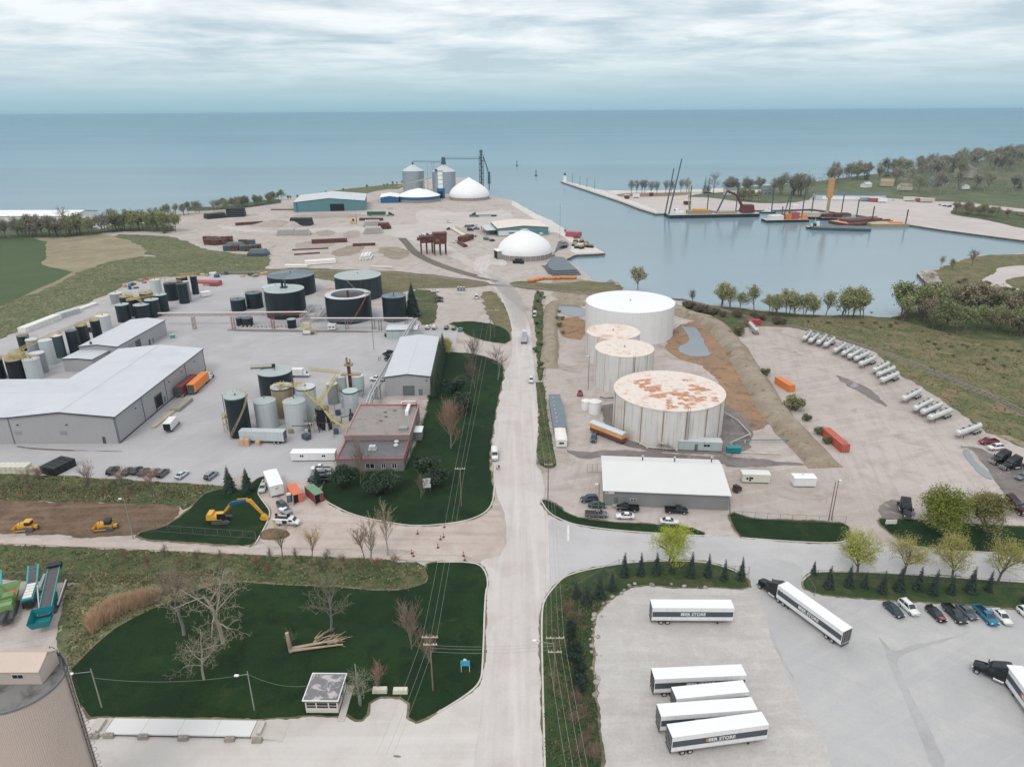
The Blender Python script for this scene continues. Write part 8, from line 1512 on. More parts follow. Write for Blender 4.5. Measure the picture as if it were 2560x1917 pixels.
def fence(label,P,h=1.9,sp=3.0,name='chain_link_fence',mt='trim_grey'):
 t=thing(name,label,'fence',(P[0][0],P[0][1],.1),0,'chain link fences');o=Vector((*P[0][:2],0));m=MB();me=MB().tube((0,0,0),(0,0,h),.045,n=5,m=M(mt)).mesh('post')
 for a,b in zip(P,P[1:]):
  a,b=Vector((*a[:2],0))-o,Vector((*b[:2],0))-o;n=max(1,int((b-a).length/sp))
  for k in range(n+1):q=bpy.data.objects.new('post',me);COL.objects.link(q);q.parent=t;q.location=a.lerp(b,k/n)
  for z in(.06,h):m.tube(a+Vector((0,0,z)),b+Vector((0,0,z)),.03,n=4,m=M(mt))
  c=int((b-a).length/.45)
  for k in range(c):p,q=a.lerp(b,k/c),a.lerp(b,min(1,(k+1.5)/c));m.tube(p,q+Vector((0,0,h)),.007,n=3,m=M(mt),caps=False);m.tube(q,p+Vector((0,0,h)),.007,n=3,m=M(mt),caps=False)
 m.build('wire_mesh',t)
fence('chain link fence across the dark grass below the excavator',[(-92.44,144.86),(-87,145.3),(-61.61,142.05),(-60.9,140.12)]);fence('chain link fence inside the spruce hedge left of the gate',[(10.57,119.29),(14.1,122.09),(19.96,127.44),(23.67,130.14),(51.77,127.12)]);fence('chain link fence inside the spruce hedge right of the gate',[(63.12,119.54),(63.27,124.53),(66.21,125.8),(89.09,123.85),(108.59,121.77)]);fence('chain link fence before the workshop yard',[(56.1,156.71),(54.32,150.1),(69.18,148.01),(81.91,147.02)]);fence('chain link fence along the edge of the equipment yard',[(-116.55,127.02),(-97.72,126.62)]);fence('short tall gate fence beside the workshop',[(21,173.67),(25.29,173.94)],2.6,1.4)
simple('sign_board','white signboard on posts among the office evergreens','sign',(-22.89,163.11),[('post',[('t',(x,0,0),(x,0,2.2),.07,'trim_grey')for x in(-.8,.8)]),('panel',[('b',-1.05,1.05,-.08,.08,1.6,4.3,'clean_white')]),('panel_print',[('b',-.8,.5,-.1,-.085,3.0,3.06,'grey_tank'),('b',-.7,.7,-.1,-.085,2.4,2.46,'grey_tank')])],rz=.15)
simple('sign_board','small blue road sign with white posts near the road','sign',(-8.79,98.9),[('post',[('t',(x,0,0),(x,0,2.0),.05,'clean_white')for x in(-.75,.75)]),('panel',[('b',-.85,.85,-.05,.05,1.5,2.7,'blue_sign' if 'blue_sign' in MATS else 'machine_blue')]),('crest',[('b',-.4,.3,-.05,.05,2.7,3.1,'bag_white',.15)])])
simple('sign_board','low white sign at the tanker lot entrance','sign',(92.2,145.49),[('post',[('t',(x,0,0),(x,0,1.0),.06,'trim_grey')for x in(-1,1)]),('panel',[('b',-1.35,1.35,-.06,.06,.8,2.0,'bag_white')])])
for k,p in enumerate([(-23.39,135.54),(-22.84,134.41),(-23.05,143.59),(-16.84,146.31),(-16.66,142.05),(-17.27,141.08),(-17.58,137.77),(-11.38,134.51),(-11.01,132.75)]):simple('delineator','red and white road delineator '+('by the footpath','by the footpath','nearest the bare trees','at the lawn edge','in the middle of the drive','in the middle of the drive','nearest the ditch','at the end of the footpath','at the end of the footpath')[k],'delineator',p,[('base',[('b',-.25,.25,-.25,.25,0,.08,'rubber')]),('drum',[('t',(0,0,.08),(0,0,.5),.13,'trim_red'),('t',(0,0,.5),(0,0,.65),.12,'bag_white'),('t',(0,0,.65),(0,0,1.1),.11,'trim_red')])],0,'road delineators',.15)
for k,p in enumerate([(-23.56,94.4),(-19.93,94.25)]):simple('concrete_bench','pale concrete seat by the weigh house parking, '+('left','right')[k],'seat',p,[('block',[('b',-1.3,1.3,-.5,.5,0,.8,'bag_cream',.08,.08)])],0,'concrete seats',.16)
t=thing('fallen_tree','fallen pale tree trunks with broken limbs lying on the lawn','fallen tree',(*(-36.04,106.25),.2));m=MB()
for a,b,r1,r2 in(((-6.5,-1.8,.4),(2,.6,.4),.36,.22),((-6,-2.2,.35),(3.5,-.6,.4),.3,.15)):m.tube(a,b,r1,r2,9,M('dead_wood'))
m.build('trunk',t);m=MB()
for k in range(26):a=Vector((rg.uniform(-2.5,3),rg.uniform(-.6,1.4),.5));m.tube(a,a+Vector((rg.uniform(.5,3.6),rg.uniform(-1.4,2.2),rg.uniform(-.2,1.1))),.12,.03,5,M('dead_wood'))
m.build('limbs',t)
simple('tree_stump','tall pale tree stump standing on the big lawn','stump',(-42.14,104.3),[('trunk',[('t',(0,0,0),(-.25,0,4.4),.42,'dead_wood',.34)])],z=.15)
def heap(name,label,p,rx,ry,h,mt,seed=0,cat='heap',group=None):
 t=MB();N,K=22,7;vs=[]
 for j in range(K+1):
  f=j/K
  for i in range(N):a=6.283*i/N;k=1+.22*noise.noise((math.cos(a)*1.5+seed,math.sin(a)*1.5,f*2));vs.append((rx*(1-f)*k*math.cos(a),ry*(1-f)*k*math.sin(a),h*(1-(1-f)**1.7)*(1+.25*noise.noise((i*.7,j*.9,seed)))))
 t.add(vs,[(j*N+i,j*N+(i+1)%N,(j+1)*N+(i+1)%N,(j+1)*N+i)for j in range(K)for i in range(N)],mt,True);return tag(t.build(name,None,(p[0],p[1],.04)),label,cat,group)
heap('soil_heap','brown soil heap with a flat crest by the gravel drive',(-57.77,143.52),4.2,2.2,1.6,M('brown_soil'),3)
heap('gravel_heap','brown gravel heap with a small loader in the stock yard',(-215.27,642.81),20,14,4,M('gravel_dark'),5)
heap('gravel_heap','pale gravel heap beside the long dark stack in the stock yard',(-196.21,633.53),9,6,4.5,M('gravel'),6)
def stack(name,label,ax,l,w,h,mt,nx=1,ny=1,nz=1,gap=.06,cat='stack',group=None,part='bundle',z=.04):
 t=thing(name,label,cat,(ax[0],ax[1],z),ax[2]if len(ax)>2 else 0,group);me=MB().box(-l/nx/2+gap,l/nx/2-gap,-w/ny/2+gap,w/ny/2-gap,0,h/nz-gap,M(mt)).mesh(part)
 for i in range(nx):
  for j in range(ny):
   for k in range(nz):o=bpy.data.objects.new(part,me);COL.objects.link(o);o.parent=t;o.location=(-l/2+(i+.5)*l/nx,-w/2+(j+.5)*w/ny,k*h/nz)
 return t
def logs(name,label,ax,l,r,rows,cols,mt,cat='stack',group='pipe and timber stacks in the stock yard',part='tube'):
 """round bars lying side by side, each its own part"""
 t=thing(name,label,cat,(ax[0],ax[1],.06),ax[2]if len(ax)>2 else 0,group);me=MB().tube((-l/2,0,0),(l/2,0,0),r,n=8,m=M(mt)).mesh(part)
 for k in range(rows):
  for j in range(cols-k):o=bpy.data.objects.new(part,me);COL.objects.link(o);o.parent=t;o.location=(0,(j-(cols-k-1)/2)*2.04*r,r+k*1.76*r)
 return t
WS_='white wrapped stacks along the plant fence'
stack('wrapped_stack','long white wrapped stack, longest by the plant fence',(-227.14,323.56,1.47,21.53),24,4.2,2.6,'bag_white',9,1,2,group=WS_);stack('wrapped_stack','grey white wrapped stack in the middle by the plant fence',(-224.59,341.89,1.26,8.46),11,4,2.6,'pale_tank',5,1,3,group=WS_);stack('wrapped_stack','low white wrapped stack furthest along the plant fence',(-224,355.08,1.4,11.67),17,3,1.2,'bag_white',7,1,1,group=WS_)
stack('bag_stack','cream bulk bags stacked at the left edge of the bank',(-144.44,176.62,-0.01,8.37),13,3,2.2,'bag_cream',9,2,2,group='bulk goods at the yard edge',part='bag');stack('pallet_stack','pale crates beside the cream bulk bags',(-136.98,176.87,0.2,3.29),5,2,1.2,'wood_pale',4,1,2,group='bulk goods at the yard edge',part='crate');stack('bin_stack','black plastic bins stacked at the yard edge',(-130.19,177.5,1.23,5.15),7,5.5,2.4,'black_plastic',4,3,2,group='bulk goods at the yard edge',part='bin')
stack('carton_stack','tall cardboard cartons left of the grey trailer end',(-82.09,192.39),3.0,1.5,2.2,'cardboard',2,1,1,part='carton',group='cardboard cartons');stack('carton_stack','single cardboard carton before the grey trailer',(-78.06,192.34),1.3,1.3,1.5,'cardboard',1,1,1,part='carton',group='cardboard cartons')
stack('pallet_stack','row of pallets and boards beside the white box truck',(-116.03,213.6,1.52,19.89),17,1.6,.6,'wood_pale',12,1,1,part='pallet');simple('loading_dock','raised loading dock with yellow rails below the orange trailer','dock',(-115.14,223.54),[('deck',[('b',-5,5,-1.6,1.6,0,1.1,'concrete_dirty')]),('handrail',[('t',(-5,1.5,2.1),(5,1.5,2.1),.06,'yellow_steel')]+[('t',(x,1.5,1.1),(x,1.5,2.1),.05,'yellow_steel')for x in(-5,-2.5,0,2.5,5)])],rz=RD(88))
rg2=random.Random(9)
for k,p in enumerate([(-227.62,402.92),(-225.32,405.78),(-222.31,398.51),(-225.08,408.74),(-225.45,417.89),(-223.52,422.6),(-221.06,413.21),(-219.23,399.81),(-206.92,392.49),(-195.02,434.84),(-191.34,433.01),(-188.35,434.65),(-183.15,427.9),(-187.44,432.56),(-183.88,430.86),(-180.26,435.69),(-167.47,428.7),(-163.52,431.88),(-159.44,428.47),(-156.19,435),(-148.47,431.45),(-64.36,196.6)]):c=rg2.choice(['bag_white','wood_pale','steel_dark','cardboard','machine_blue','trim_red','stained_tank']);stack('goods_stack','small mixed stack of goods on the plant edge by the far tanks',(*p,rg2.uniform(0,3)),rg2.uniform(2,4.5),rg2.uniform(1.5,2.5),rg2.uniform(.8,2.4),c,2,1,2,group='mixed goods by the far tanks')
for x,y,r_,h_,lab in((*(27.9,215.8),2.1,4.2,'white plastic water tank, nearer of the two by the orange trailer'),(*(25.41,219.29),1.7,3.0,'white plastic water tank, further of the two by the orange trailer')):tank('water_tank',lab,(x,y,r_,h_),'clean_white','bag_white',group='white plastic tanks',cone=.3,n=32)
def pipeline(label,P,r,mt):t=thing('pipeline',label,'pipe',group='pipes in the tank basin');m=MB();m.path(P,r,M(mt),8);m.build('pipe',t);m=MB();[m.box(p[0]-.25,p[0]+.25,p[1]-.25,p[1]+.25,0,p[2],M('concrete'))for p in P];m.build('supports',t)['kind']='stuff'
zz_=lambda p,z:(p[0],p[1],z)
pipeline('long thin pale green pipe reaching the pale blue box',[zz_((66.48,189.99),1.2),zz_((71.14,191.92),1.0),zz_((86.41,191.9),1.0)],.16,'teal_wall');pipeline('white pipe bending round the rusted tank to the green box',[zz_((70.58,214.17),.9),zz_((73.5,207.08),.9),zz_((74.32,196.62),.9),zz_((66.27,190.24),1.0)],.2,'steel_light');pipeline('yellowish pipe lying along the dark track',[zz_((67.64,185.16),.4),zz_((74.25,184.32),.4),zz_((79.24,183.86),.4)],.13,'bag_cream');pipeline('pale pipe along the foot of the rusted tank',[zz_((35.63,195.51),.8),zz_((38.99,191),.6),zz_((40.68,188.62),.5),zz_((49.2,186.77),.5)],.16,'bag_cream');pipeline('dark pipe from the plastic tanks to the third white tank',[zz_((31.17,227.47),.9),zz_((32.8,225.87),.9),zz_((36.21,226.87),.9)],.18,'rust_steel')
# railway
def rails(name,label,P,w=1.5):
 P=chaikin([p[:2]for p in P],3,False);t=thing(name,label,'railway',(0,0,0),0,'railway tracks');bal,sl,r1,r2=MB(),MB(),MB(),MB()
 for a,b in zip(P,P[1:]):
  d=Vector((b[0]-a[0],b[1]-a[1],0));L=d.length
  if L<.05:continue
  d/=L;n=Vector((-d.y,d.x,0));A_,B_=Vector((a[0],a[1],.25)),Vector((b[0],b[1],.25));e=d*.3
  bal.add([A_-n*1.9-e-Vector((0,0,.18)),B_-n*1.9+e-Vector((0,0,.18)),B_-n*1.3+e,A_-n*1.3-e,A_+n*1.3-e,B_+n*1.3+e,B_+n*1.9+e-Vector((0,0,.18)),A_+n*1.9-e-Vector((0,0,.18))],[(0,1,2,3),(3,2,5,4),(4,5,6,7)],M('ballast'))
  for k in range(int(L/.9)):c=A_+d*(k+.5)*.9;sl.add([c-n*1.25-d*.12+Vector((0,0,.07)),c-n*1.25+d*.12+Vector((0,0,.07)),c+n*1.25+d*.12+Vector((0,0,.07)),c+n*1.25-d*.12+Vector((0,0,.07))],[(3,2,1,0)],M('wood_pole'))
  for mb_,s_ in((r1,-1),(r2,1)):mb_.tube(A_+n*.75*s_+Vector((0,0,.14)),B_+n*.75*s_+Vector((0,0,.14)),.08,n=4,m=M('steel_light'))
 bal.build('ballast_bed',t);sl.build('sleepers',t)['kind']='stuff';r1.build('rail',t);r2.build('rail',t)
rails('railway_track','railway track running past the tanker row on the right',[(91.09,366.49),(103.16,352.98),(122.68,320.46),(127.83,319.34),(139.35,306.89),(148.21,291.1),(155.54,275.2),(161.83,260.13),(165.75,243.39),(170.54,224.15),(171.05,212.62),(173.32,200.29)]);rails('railway_track','curved railway siding past the rusty towers',[(-89.5,566.8),(-80.29,537.48),(-72.91,508.72),(-63.5,486.74),(-53.24,466.41),(-37.32,442.19),(-21.6,423.35),(-8.53,411.92)]);rails('railway_track','second curved railway siding beside the first',[(-86.67,566.7),(-77.28,534.97),(-70.66,510.99),(-61.3,488.83),(-51.21,469.55),(-36.14,446.4),(-21.82,428.18)]);rails('railway_track','straight railway track behind the dark tank farm',[(-185.67,439.59),(-163.84,442.4),(-126.83,443.12),(-81.59,440.01),(-50.26,424.16),(-20.96,409.22),(-12.93,402.42),(2.71,399.08),(20.56,390.19),(42.59,378.78),(82.25,369.23),(90.8,365.22)])
# stock yard beyond the tanks
SY_='pipe and timber stacks in the stock yard'
for t_,lab,l,r_,rw,cl,mt in(((-288.82,692.39,0.66,18.65),'black pipe stack at the back left of the stock yard',18,.8,3,8,'black_plastic'),((-272.08,703.75,0.24,15.22),'taller black pipe stack beside the back left one',17,.9,5,9,'black_plastic'),((-190.08,641.77,-0.04,13.84),'black covered stack with a pale end in the stock yard',19,.9,4,6,'black_plastic'),((-131.8,668.2,-0.04,16.53),'long dark pipe stack before the green lorry',22,.6,2,4,'rust_steel'),((-142.56,549.98,0.23,19.46),'long brown pile of bars in the stock yard',27,.5,3,6,'rust_steel'),((-149.75,520.59,0.22,18.42),'thin rusty bars, upper of two bundles',26,.35,1,3,'rust_steel'),((-147.38,502.36,0.34,12.15),'thin rusty bars, lower of two bundles',18,.35,1,4,'rust_steel'),((-239.48,647.32,0.41,16.1),'dark bar pile behind the gravel heap',24,.6,2,4,'rust_steel'),((-240,748.11,-0.05,16.1),'dark bars left of the teal warehouse',24,.5,1,2,'rust_steel'),((-112.54,534.92,0.18,11.78),'rusty beam pile above the white bundles',17,.5,2,3,'rust_steel'),((-128.98,467.89,0.37,14.55),'white plastic pipes in a long bundle behind the tanks',20,.5,3,7,'bag_white'),((-141.72,456.52,-0.03,12.75),'white plastic pipes in the nearer bundle behind the tanks',15,.5,2,4,'bag_white'),((-85.33,455.27,-0.19,12.03),'pale poles lying by the railway',15,.3,1,4,'bag_cream')):logs('bar_stack',lab,t_,l,r_,rw,cl,mt)
for k,(t_,n_)in enumerate((((-188.09,584.54,-0.04,13.67),7),((-174.45,584.03,-0.04,9.73),5),((-116.67,590.76,-0.04,13.25),7),((-111.58,613.68,-0.36,10.4),5),((-124.72,628.9,0.45,14.2),7))):
 a=t_;logs('timber_stack',('bundled grey timber, left of the two stacks with dark sides','bundled grey timber, right of the two stacks with dark sides','bundled grey timber in the middle of the stock yard','low dark timber right of the middle stack','pale bundled timber behind the middle stack')[k],(a[0],a[1]+5,RD(97)),10,.9,3,n_+2,'steel_light' if k!=3 else 'rust_steel')
for k,p in enumerate([(-242.01,558.15),(-237.06,552.71),(-235.88,556.65),(-230.52,549.97),(-229.8,555.16),(-226.52,555.05),(-224.25,557.52),(-235.79,545.03),(-231.63,543.66),(-228.36,542.15),(-224.82,544.64)]):stack('crate_stack','rusty brown crate in the heap at the edge of the weeds',(*p,.2),5.5,5,4,'rust_steel',2,1,2,group='rusty crates at the edge of the weeds',part='crate')
for k,p in enumerate([(-210.02,517.4),(-204.79,517.22),(-197.82,516.99),(-193.95,515.75),(-191.69,519.18),(-189.85,521.37),(-201.05,541.19),(-207.41,541.41)]):stack('machine_crate','dark machinery crate beside the green covered stack',(*p,.1),6,4,4,('steel_dark','rust_steel')[k%2],2,1,2,group='machinery crates by the green stack',part='crate')
for p,lab in(((-207.84,526.72),'green covered stack on dark blocks, upper left'),((-180.89,498.56),'green covered stack on dark blocks, lower right')):simple('covered_stack',lab,'stack',p,[('base',[('b',-7,7,-4,4,0,2,'steel_dark')]),('cover',[('b',-6.5,6.5,-3.5,3.5,2,4.5,'teal_tank',1.2,1.2)])],0,'green covered stacks')
for p,lab,s_ in(((-60.71,501.7),'rusty hopper tower on legs, left of two by the siding',.8),((-50.63,497.01),'rusty hopper tower on legs, right of two by the siding',1.0)):simple('hopper_tower',lab,'tower',p,[('leg',[('t',(x*4,y*3,0),(x*4,y*3,9),.35,'rust_steel')])for x in(-1,0,1)for y in(-1,1)]+[('hopper',[('b',-4.4,4.4,-3.5,3.5,8,15*s_,'rust_steel',-.4,-.3)]),('rim',[('b',-5,5,-4,4,15*s_,15.6*s_,'rust_steel')])],.2,'rusty hopper towers')
for k,p in enumerate([(-102.76,483.86),(-99.91,485.9)]):logs('white_bundle','white wrapped tubes lying by the tank farm, '+('left','right')[k],(*p,RD(95)),13,.9,2,3,'bag_white')
simple('yellow_loader','yellow loader working in the stock yard','loader',(-144.27,646.88),[('body',[('b',-3,2,-1.3,1.3,1,2.8,'machine_yellow')]),('cab',[('b',-1,1,-1,1,2.8,4.6,'glass_dark')]),('mast',[('t',(3,-1,.5),(3,-1,6),.2,'trim_dark'),('t',(3,1,.5),(3,1,6),.2,'trim_dark')])],.3)
t=box_trailer('box_trailer','green lorry trailer standing before the teal warehouse',(-132.19,697.91,-0.04,17.27),18,stripe=False,text=False,body='flat_paint',group='lorries in the stock yard');[setattr(c_,'color',(*A(34,96,70),1))for c_ in t.children]
a=(-132.19,697.91,-0.04,17.27);place(TRC,(a[0]+14,a[1],.1),0,'dark tractor of the green lorry','black truck tractors',1,BLK_);a=(-36.43,687.25,-0.04,5.65);place(TRC,(a[0],a[1],.1),math.pi,'green tractor with an empty flatbed on the far apron','black truck tractors',1.2,A(40,84,84));simple('flatbed','empty flatbed trailer behind the green tractor','trailer',(-25.28,690.63),[('deck',[('b',-12,12,-1.4,1.4,1.0,1.4,'steel_dark')]),('bogie',[('b',6,11,-1.2,1.2,.1,1,'rubber')])])
for k,p in enumerate([(-57,650.35),(-54.16,609.76),(-38.84,622.09),(-34.92,625.36),(-30.79,625.2),(-34.74,602.71),(-29.36,572.86),(-30.05,608.8),(-72.13,574.46),(-68.95,580.06),(-65.45,574.21),(-73.89,557.97),(-43.48,546.35),(-40.97,548.94),(-19.36,555.99),(-14.62,550.52),(39.4,543.39),(38.57,518.8),(46.02,596.58),(52.74,561.57),(24.57,576.53)]):car((SUV,PICK,VAN)[k%3],(*p,k*1.3),(WHT,BLK_,GRY,A(60,40,44))[k%4],'small parked vehicle on the terminal '+('near the quay' if k>15 else 'west of the rusty roofed shed'),'vehicles on the terminal')
for k,t_ in enumerate(((-43.66,590.74,-1.26,47.64),(-41.37,597.97,-1.27,38.97),(-37.39,534.11,-1.23,15.99))):logs('boom_section',('long cream boom section, left of two by the shed','long cream boom section, right of two by the shed','short rusty boom section by the rusty towers')[k],t_,44 if k<2 else 18,.9,1,2,('bag_cream','wood_pale','rust_steel')[k])
stack('covered_pile','long rusty bales beside the cream boom sections',(-35.87,554.59,1.13,17.32),16,6,4,'rust_steel',6,1,1,part='bale')
t=thing('mat_stack','flat grey stack of plates beside the harbour edge','stack');Pm=[(23.53,457.67),(28.05,476.91),(36.67,474.7),(43.31,427.35),(25.84,424.57),(22.49,436.27)];cx,cy=sum(p[0]for p in Pm)/6,sum(p[1]for p in Pm)/6;t.location=(cx,cy,.05)
for k in range(3):m=MB();m.prism([((p[0]-cx)*(1-.07*k),(p[1]-cy)*(1-.07*k)+k*1.2)for p in Pm],k*.8,k*.8+.72,M('slate_roof' if k%2==0 else 'roof_membrane'));m.build('plate',t)
for k,p in enumerate([(2.44,464.97),(4.78,464.89),(7.1,463.9),(3.66,469.74),(6.02,469.66),(4.88,474.6)]):simple('tyre_stack','stack of black tyres before the near dome','tyres',p,[('tyre',[('t',(0,0,z),(0,0,z+.9),1.5,'rubber')])for z in(0,.95)],0,'tyre stacks by the dome')
for k,p in enumerate([(11.8,409.26),(14.65,411.5),(17.22,414.51),(21.83,415.89),(24.3,415.82),(27.83,416.48),(31.07,417.26),(34.59,417.16),(37.04,417.09)]):simple('buoy','orange float in the line by the harbour edge','buoy',p,[('float',[('t',(-2,0,.9),(2,0,.9),1.1 if k!=3 else .7,'letter_orange2')]),('end_cap',[('t',(2,0,.9),(2.5,0,.9),.7,'trim_dark')])],.2+k*.35 if k<2 else .05,'orange floats by the harbour edge')
for k,p in enumerate([(50.18,543.01),(54.67,542.85),(57.24,532.66),(48.9,518.45),(52.12,516.07),(56.25,522.95),(59.47,520.53),(48,528.07)]):simple('winch','yellow and black deck machine on the pier tip','winch',p,[('frame',[('b',-2,2,-1.2,1.2,0,1.4,'black_plastic')]),('drum',[('t',(-1.6,0,2),(1.6,0,2),1.1,('stained_tank','yellow_faded')[k%2])])],k,'deck machines on the pier tip',.1)
stack('red_container','pink red container at the edge of the pier',(*(50.65,569.87),-.5),12,6,4,'trim_red',2,1,1,part='box')
# harbour craft
def hull(t,l,w,h,mt,z=-1.6,deck='steel_light',bow=.15):
 m=MB();m.prism([(-l/2,-w/2),(l/2-l*bow,-w/2),(l/2,-w*.18),(l/2,w*.18),(l/2-l*bow,w/2),(-l/2,w/2)],-.3,h,M(mt));m.build('hull',t);m=MB();m.prism([(-l/2+.3,-w/2+.3),(l/2-l*bow,-w/2+.3),(l/2-.4,0),(l/2-l*bow,w/2-.3),(-l/2+.3,w/2-.3)],h,h+.08,M(deck));m.build('deck',t)
def tug(label,ax,s_=1.0,flip=0):
 t=thing('tug',label,'boat',(ax[0],ax[1],-1.6),ax[2]+flip,'harbour boats');hull(t,16*s_,5.5*s_,1.7*s_,'dark_tank',bow=.35)
 for nm,b in(('deckhouse',(-4,3,-1.9,1.9,1.7,4,'clean_white')),('wheelhouse',(0,2.8,-1.5,1.5,4,6.2,'clean_white')),('wheelhouse_window',(-.05,2.87,-1.4,1.4,4.9,5.7,'glass_dark'))):m=MB();m.box(*[v*s_ for v in b[:6]],M(b[6]));m.build(nm,t)
 m=MB();m.tube((-1*s_,0,4*s_),(-1*s_,0,10*s_),.15*s_,n=5,m=M('clean_white'));m.build('mast',t);return t
def barge(label,ax,l,w,h,mt,parts=(),deck='steel_light',spuds=()):
 t=thing('work_barge',label,'barge',(ax[0],ax[1],-1.6),ax[2],'work barges in the harbour');hull(t,l,w,h,mt,deck=deck,bow=.04)
 for nm,sh in parts:
  m=MB()
  for s_ in sh:
   if s_[0]=='b':m.box(*s_[1:7],M(s_[7]),*s_[8:])
   else:m.tube(s_[1],s_[2],s_[3],s_[5]if len(s_)>5 else None,6,M(s_[4]))
  m.build(nm,t)
 for x,y,z in spuds:m=MB();m.tube((x,y,-1),(x,y,z),.55,n=8,m=M('rust_steel' if mt!='dark_tank' else 'steel_dark'));m.build('spud_pole',t)
 return t
tug('white tug moored at the left end of the crane barge',(162.61,691.3,0.23,15.36),1.25,math.pi)
barge('long dark crane barge with two tall masts and a maroon excavator',(196.71,690.75,0.08,50.89),92,18,3.2,'dark_tank',[('mast',[('t',(-44,0,3),(-34,4,54),.8,'steel_dark',.5)]),('mast',[('t',(-47,2,3),(-41,4,45),.7,'steel_dark',.5)]),('lattice_boom',[('t',(-24,0,4),(-27,3,37),.5,'yellow_faded',.3),('t',(-22,1,4),(-26,3,37),.4,'yellow_faded',.3)]),('deck_cargo',[('b',-26,-2,-5,4,3.2,6.5,'stained_tank'),('b',-20,-8,-4,2,6.5,8,'machine_yellow'),('b',2,22,-5,5,3.2,5,'stained_tank')]),('excavator_house',[('b',27,40,-5,5,4,11,'trim_maroon',1.5,1)]),('excavator_boom',[('t',(28,0,10),(22,0,20),1.4,'trim_maroon'),('t',(22,0,20),(12,0,24),1.1,'trim_maroon'),('t',(12,0,24),(4,0,5),.8,'steel_dark')])],spuds=((-22,5,29),(-4,6,21),(25,6,31)))
barge('orange and white work barge with tall spud poles',(254.82,655.7,0.08,28.38),42,12,2.2,'dark_tank',[('deckhouse',[('b',-16,-4,-4,4,2.2,6,'bag_white')]),('winch_house',[('b',-2,3,-4.5,4.5,2.2,7.5,'letter_orange2'),('b',3,11,-3,3,2.2,8.5,'trim_red')]),('end_float',[('b',14,20,-3,3,1,6,'letter_orange2',1,1)]),('lattice_mast',[('t',(-3,0,3),(2,0,28),.5,'steel_dark'),('t',(2,0,3),(2.6,0,28),.5,'steel_dark')])],spuds=((-13,4,29),(17,4,29),(-2,5,13)))
barge('pale pink accommodation barge behind the orange barge',(288.8,673.26,-0.22,23.32),38,13,2.4,'dark_tank',[('deckhouse',[('b',-16,3,-4.5,4.5,2.4,6,'beige_roof'),('b',5,12,-3,3,2.4,5,'bag_white')])])
barge('cluttered dredging barge with a tall yellow crane tower',(307.72,666.67,-0.04,15.01),34,14,2.4,'dark_tank',[('crane_tower',[('t',(-8,6,2),(-8,6,20),1.5,'yellow_faded',1.3),('b',-10.6,-6,4.5,7.5,19,37,'crane_tan')]),('deck_gear',[('b',-4,10,-5,4,2.4,6,'rust_steel'),('b',2,14,-5,5,2.4,5,'mint_tank'),('b',-15,-6,-5,2,2.4,5.5,'trim_maroon')])],spuds=((-22,8,20),(6,8,22),(15,-5,19)))
barge('rust brown deck barge carrying scrap beside the quay',(318.77,642.13,0.37,45.39),56,22,2.6,'rust_steel',[('scrap',[('b',-20,18,-6,7,2.6,4.2,'rust_steel'),('t',(-26,-9,3.2),(24,-9,3.2),.6,'rust_steel'),('t',(-20,9,3.6),(27,8,3.6),.6,'stained_tank')])],deck='rust_plate')
barge('tan timber decked barge moored at the quay corner',(334.27,627,-0.04,24.75),34,16,2.6,'stained_tank',[('deck_cargo',[('b',2,12,-3,3,2.6,3.6,'letter_orange')])],deck='wood_pale',spuds=((-10,8,16),(13,-6,15)))
barge('long low grey green hopper barge in the open harbour',(282.92,604.6,-0.24,32.4),48,10,2.2,'teal_tank',[('coaming',[('b',-22,18,-4,-3.6,2.2,3.4,'grey_tank'),('b',-22,18,3.6,4,2.2,3.4,'grey_tank'),('b',-22,-20,-3,3,2.2,5,'black_plastic')])],deck='roof_membrane');tug('white tug pushing the long hopper barge',(264.88,612.65,-0.25,7.55),.95)
tug('small white boat moored by the far quay wall',(257.91,712.02,-0.05,8.57),.9);barge('low pontoon with boats along the far quay',(300.22,738.88,-0.05,20.08),30,7,1.5,'steel_dark',[('deckhouse',[('b',-8,-2,-2,2,1.5,4.5,'bag_white')])])
simple('harbour_light','white light tower at the end of the breakwater','lighthouse',(78.24,1045.13),[('tower',[('b',-2.4,2.4,-2.4,2.4,0,9,'clean_white',.6,.6)]),('gallery',[('b',-2.4,2.4,-2.4,2.4,9,9.4,'trim_dark')]),('lantern',[('t',(0,0,9.4),(0,0,12),1.2,'steel_dark')])])
for k,p in enumerate([(86.89,1018.05),(94.5,985.11),(100.8,953.7),(108.53,930.94)]):pole('slim lamp post on the breakwater',p,13,((12.4,1.6),),None,'steel_dark',.3,'lamp posts on the breakwater','lamp_post')
for k,p in enumerate([(11.95,1392.21),(40.79,1167.24)]):simple('channel_buoy',('dark channel buoy far out on the lake','dark channel buoy nearer the harbour mouth')[k],'buoy',p,[('float',[('t',(0,0,-.4),(0,0,1.2),2.4,'dark_tank')]),('mast',[('t',(0,0,1.2),(0,0,9),.6,'dark_tank')])],0,'channel buoys',-1.6)
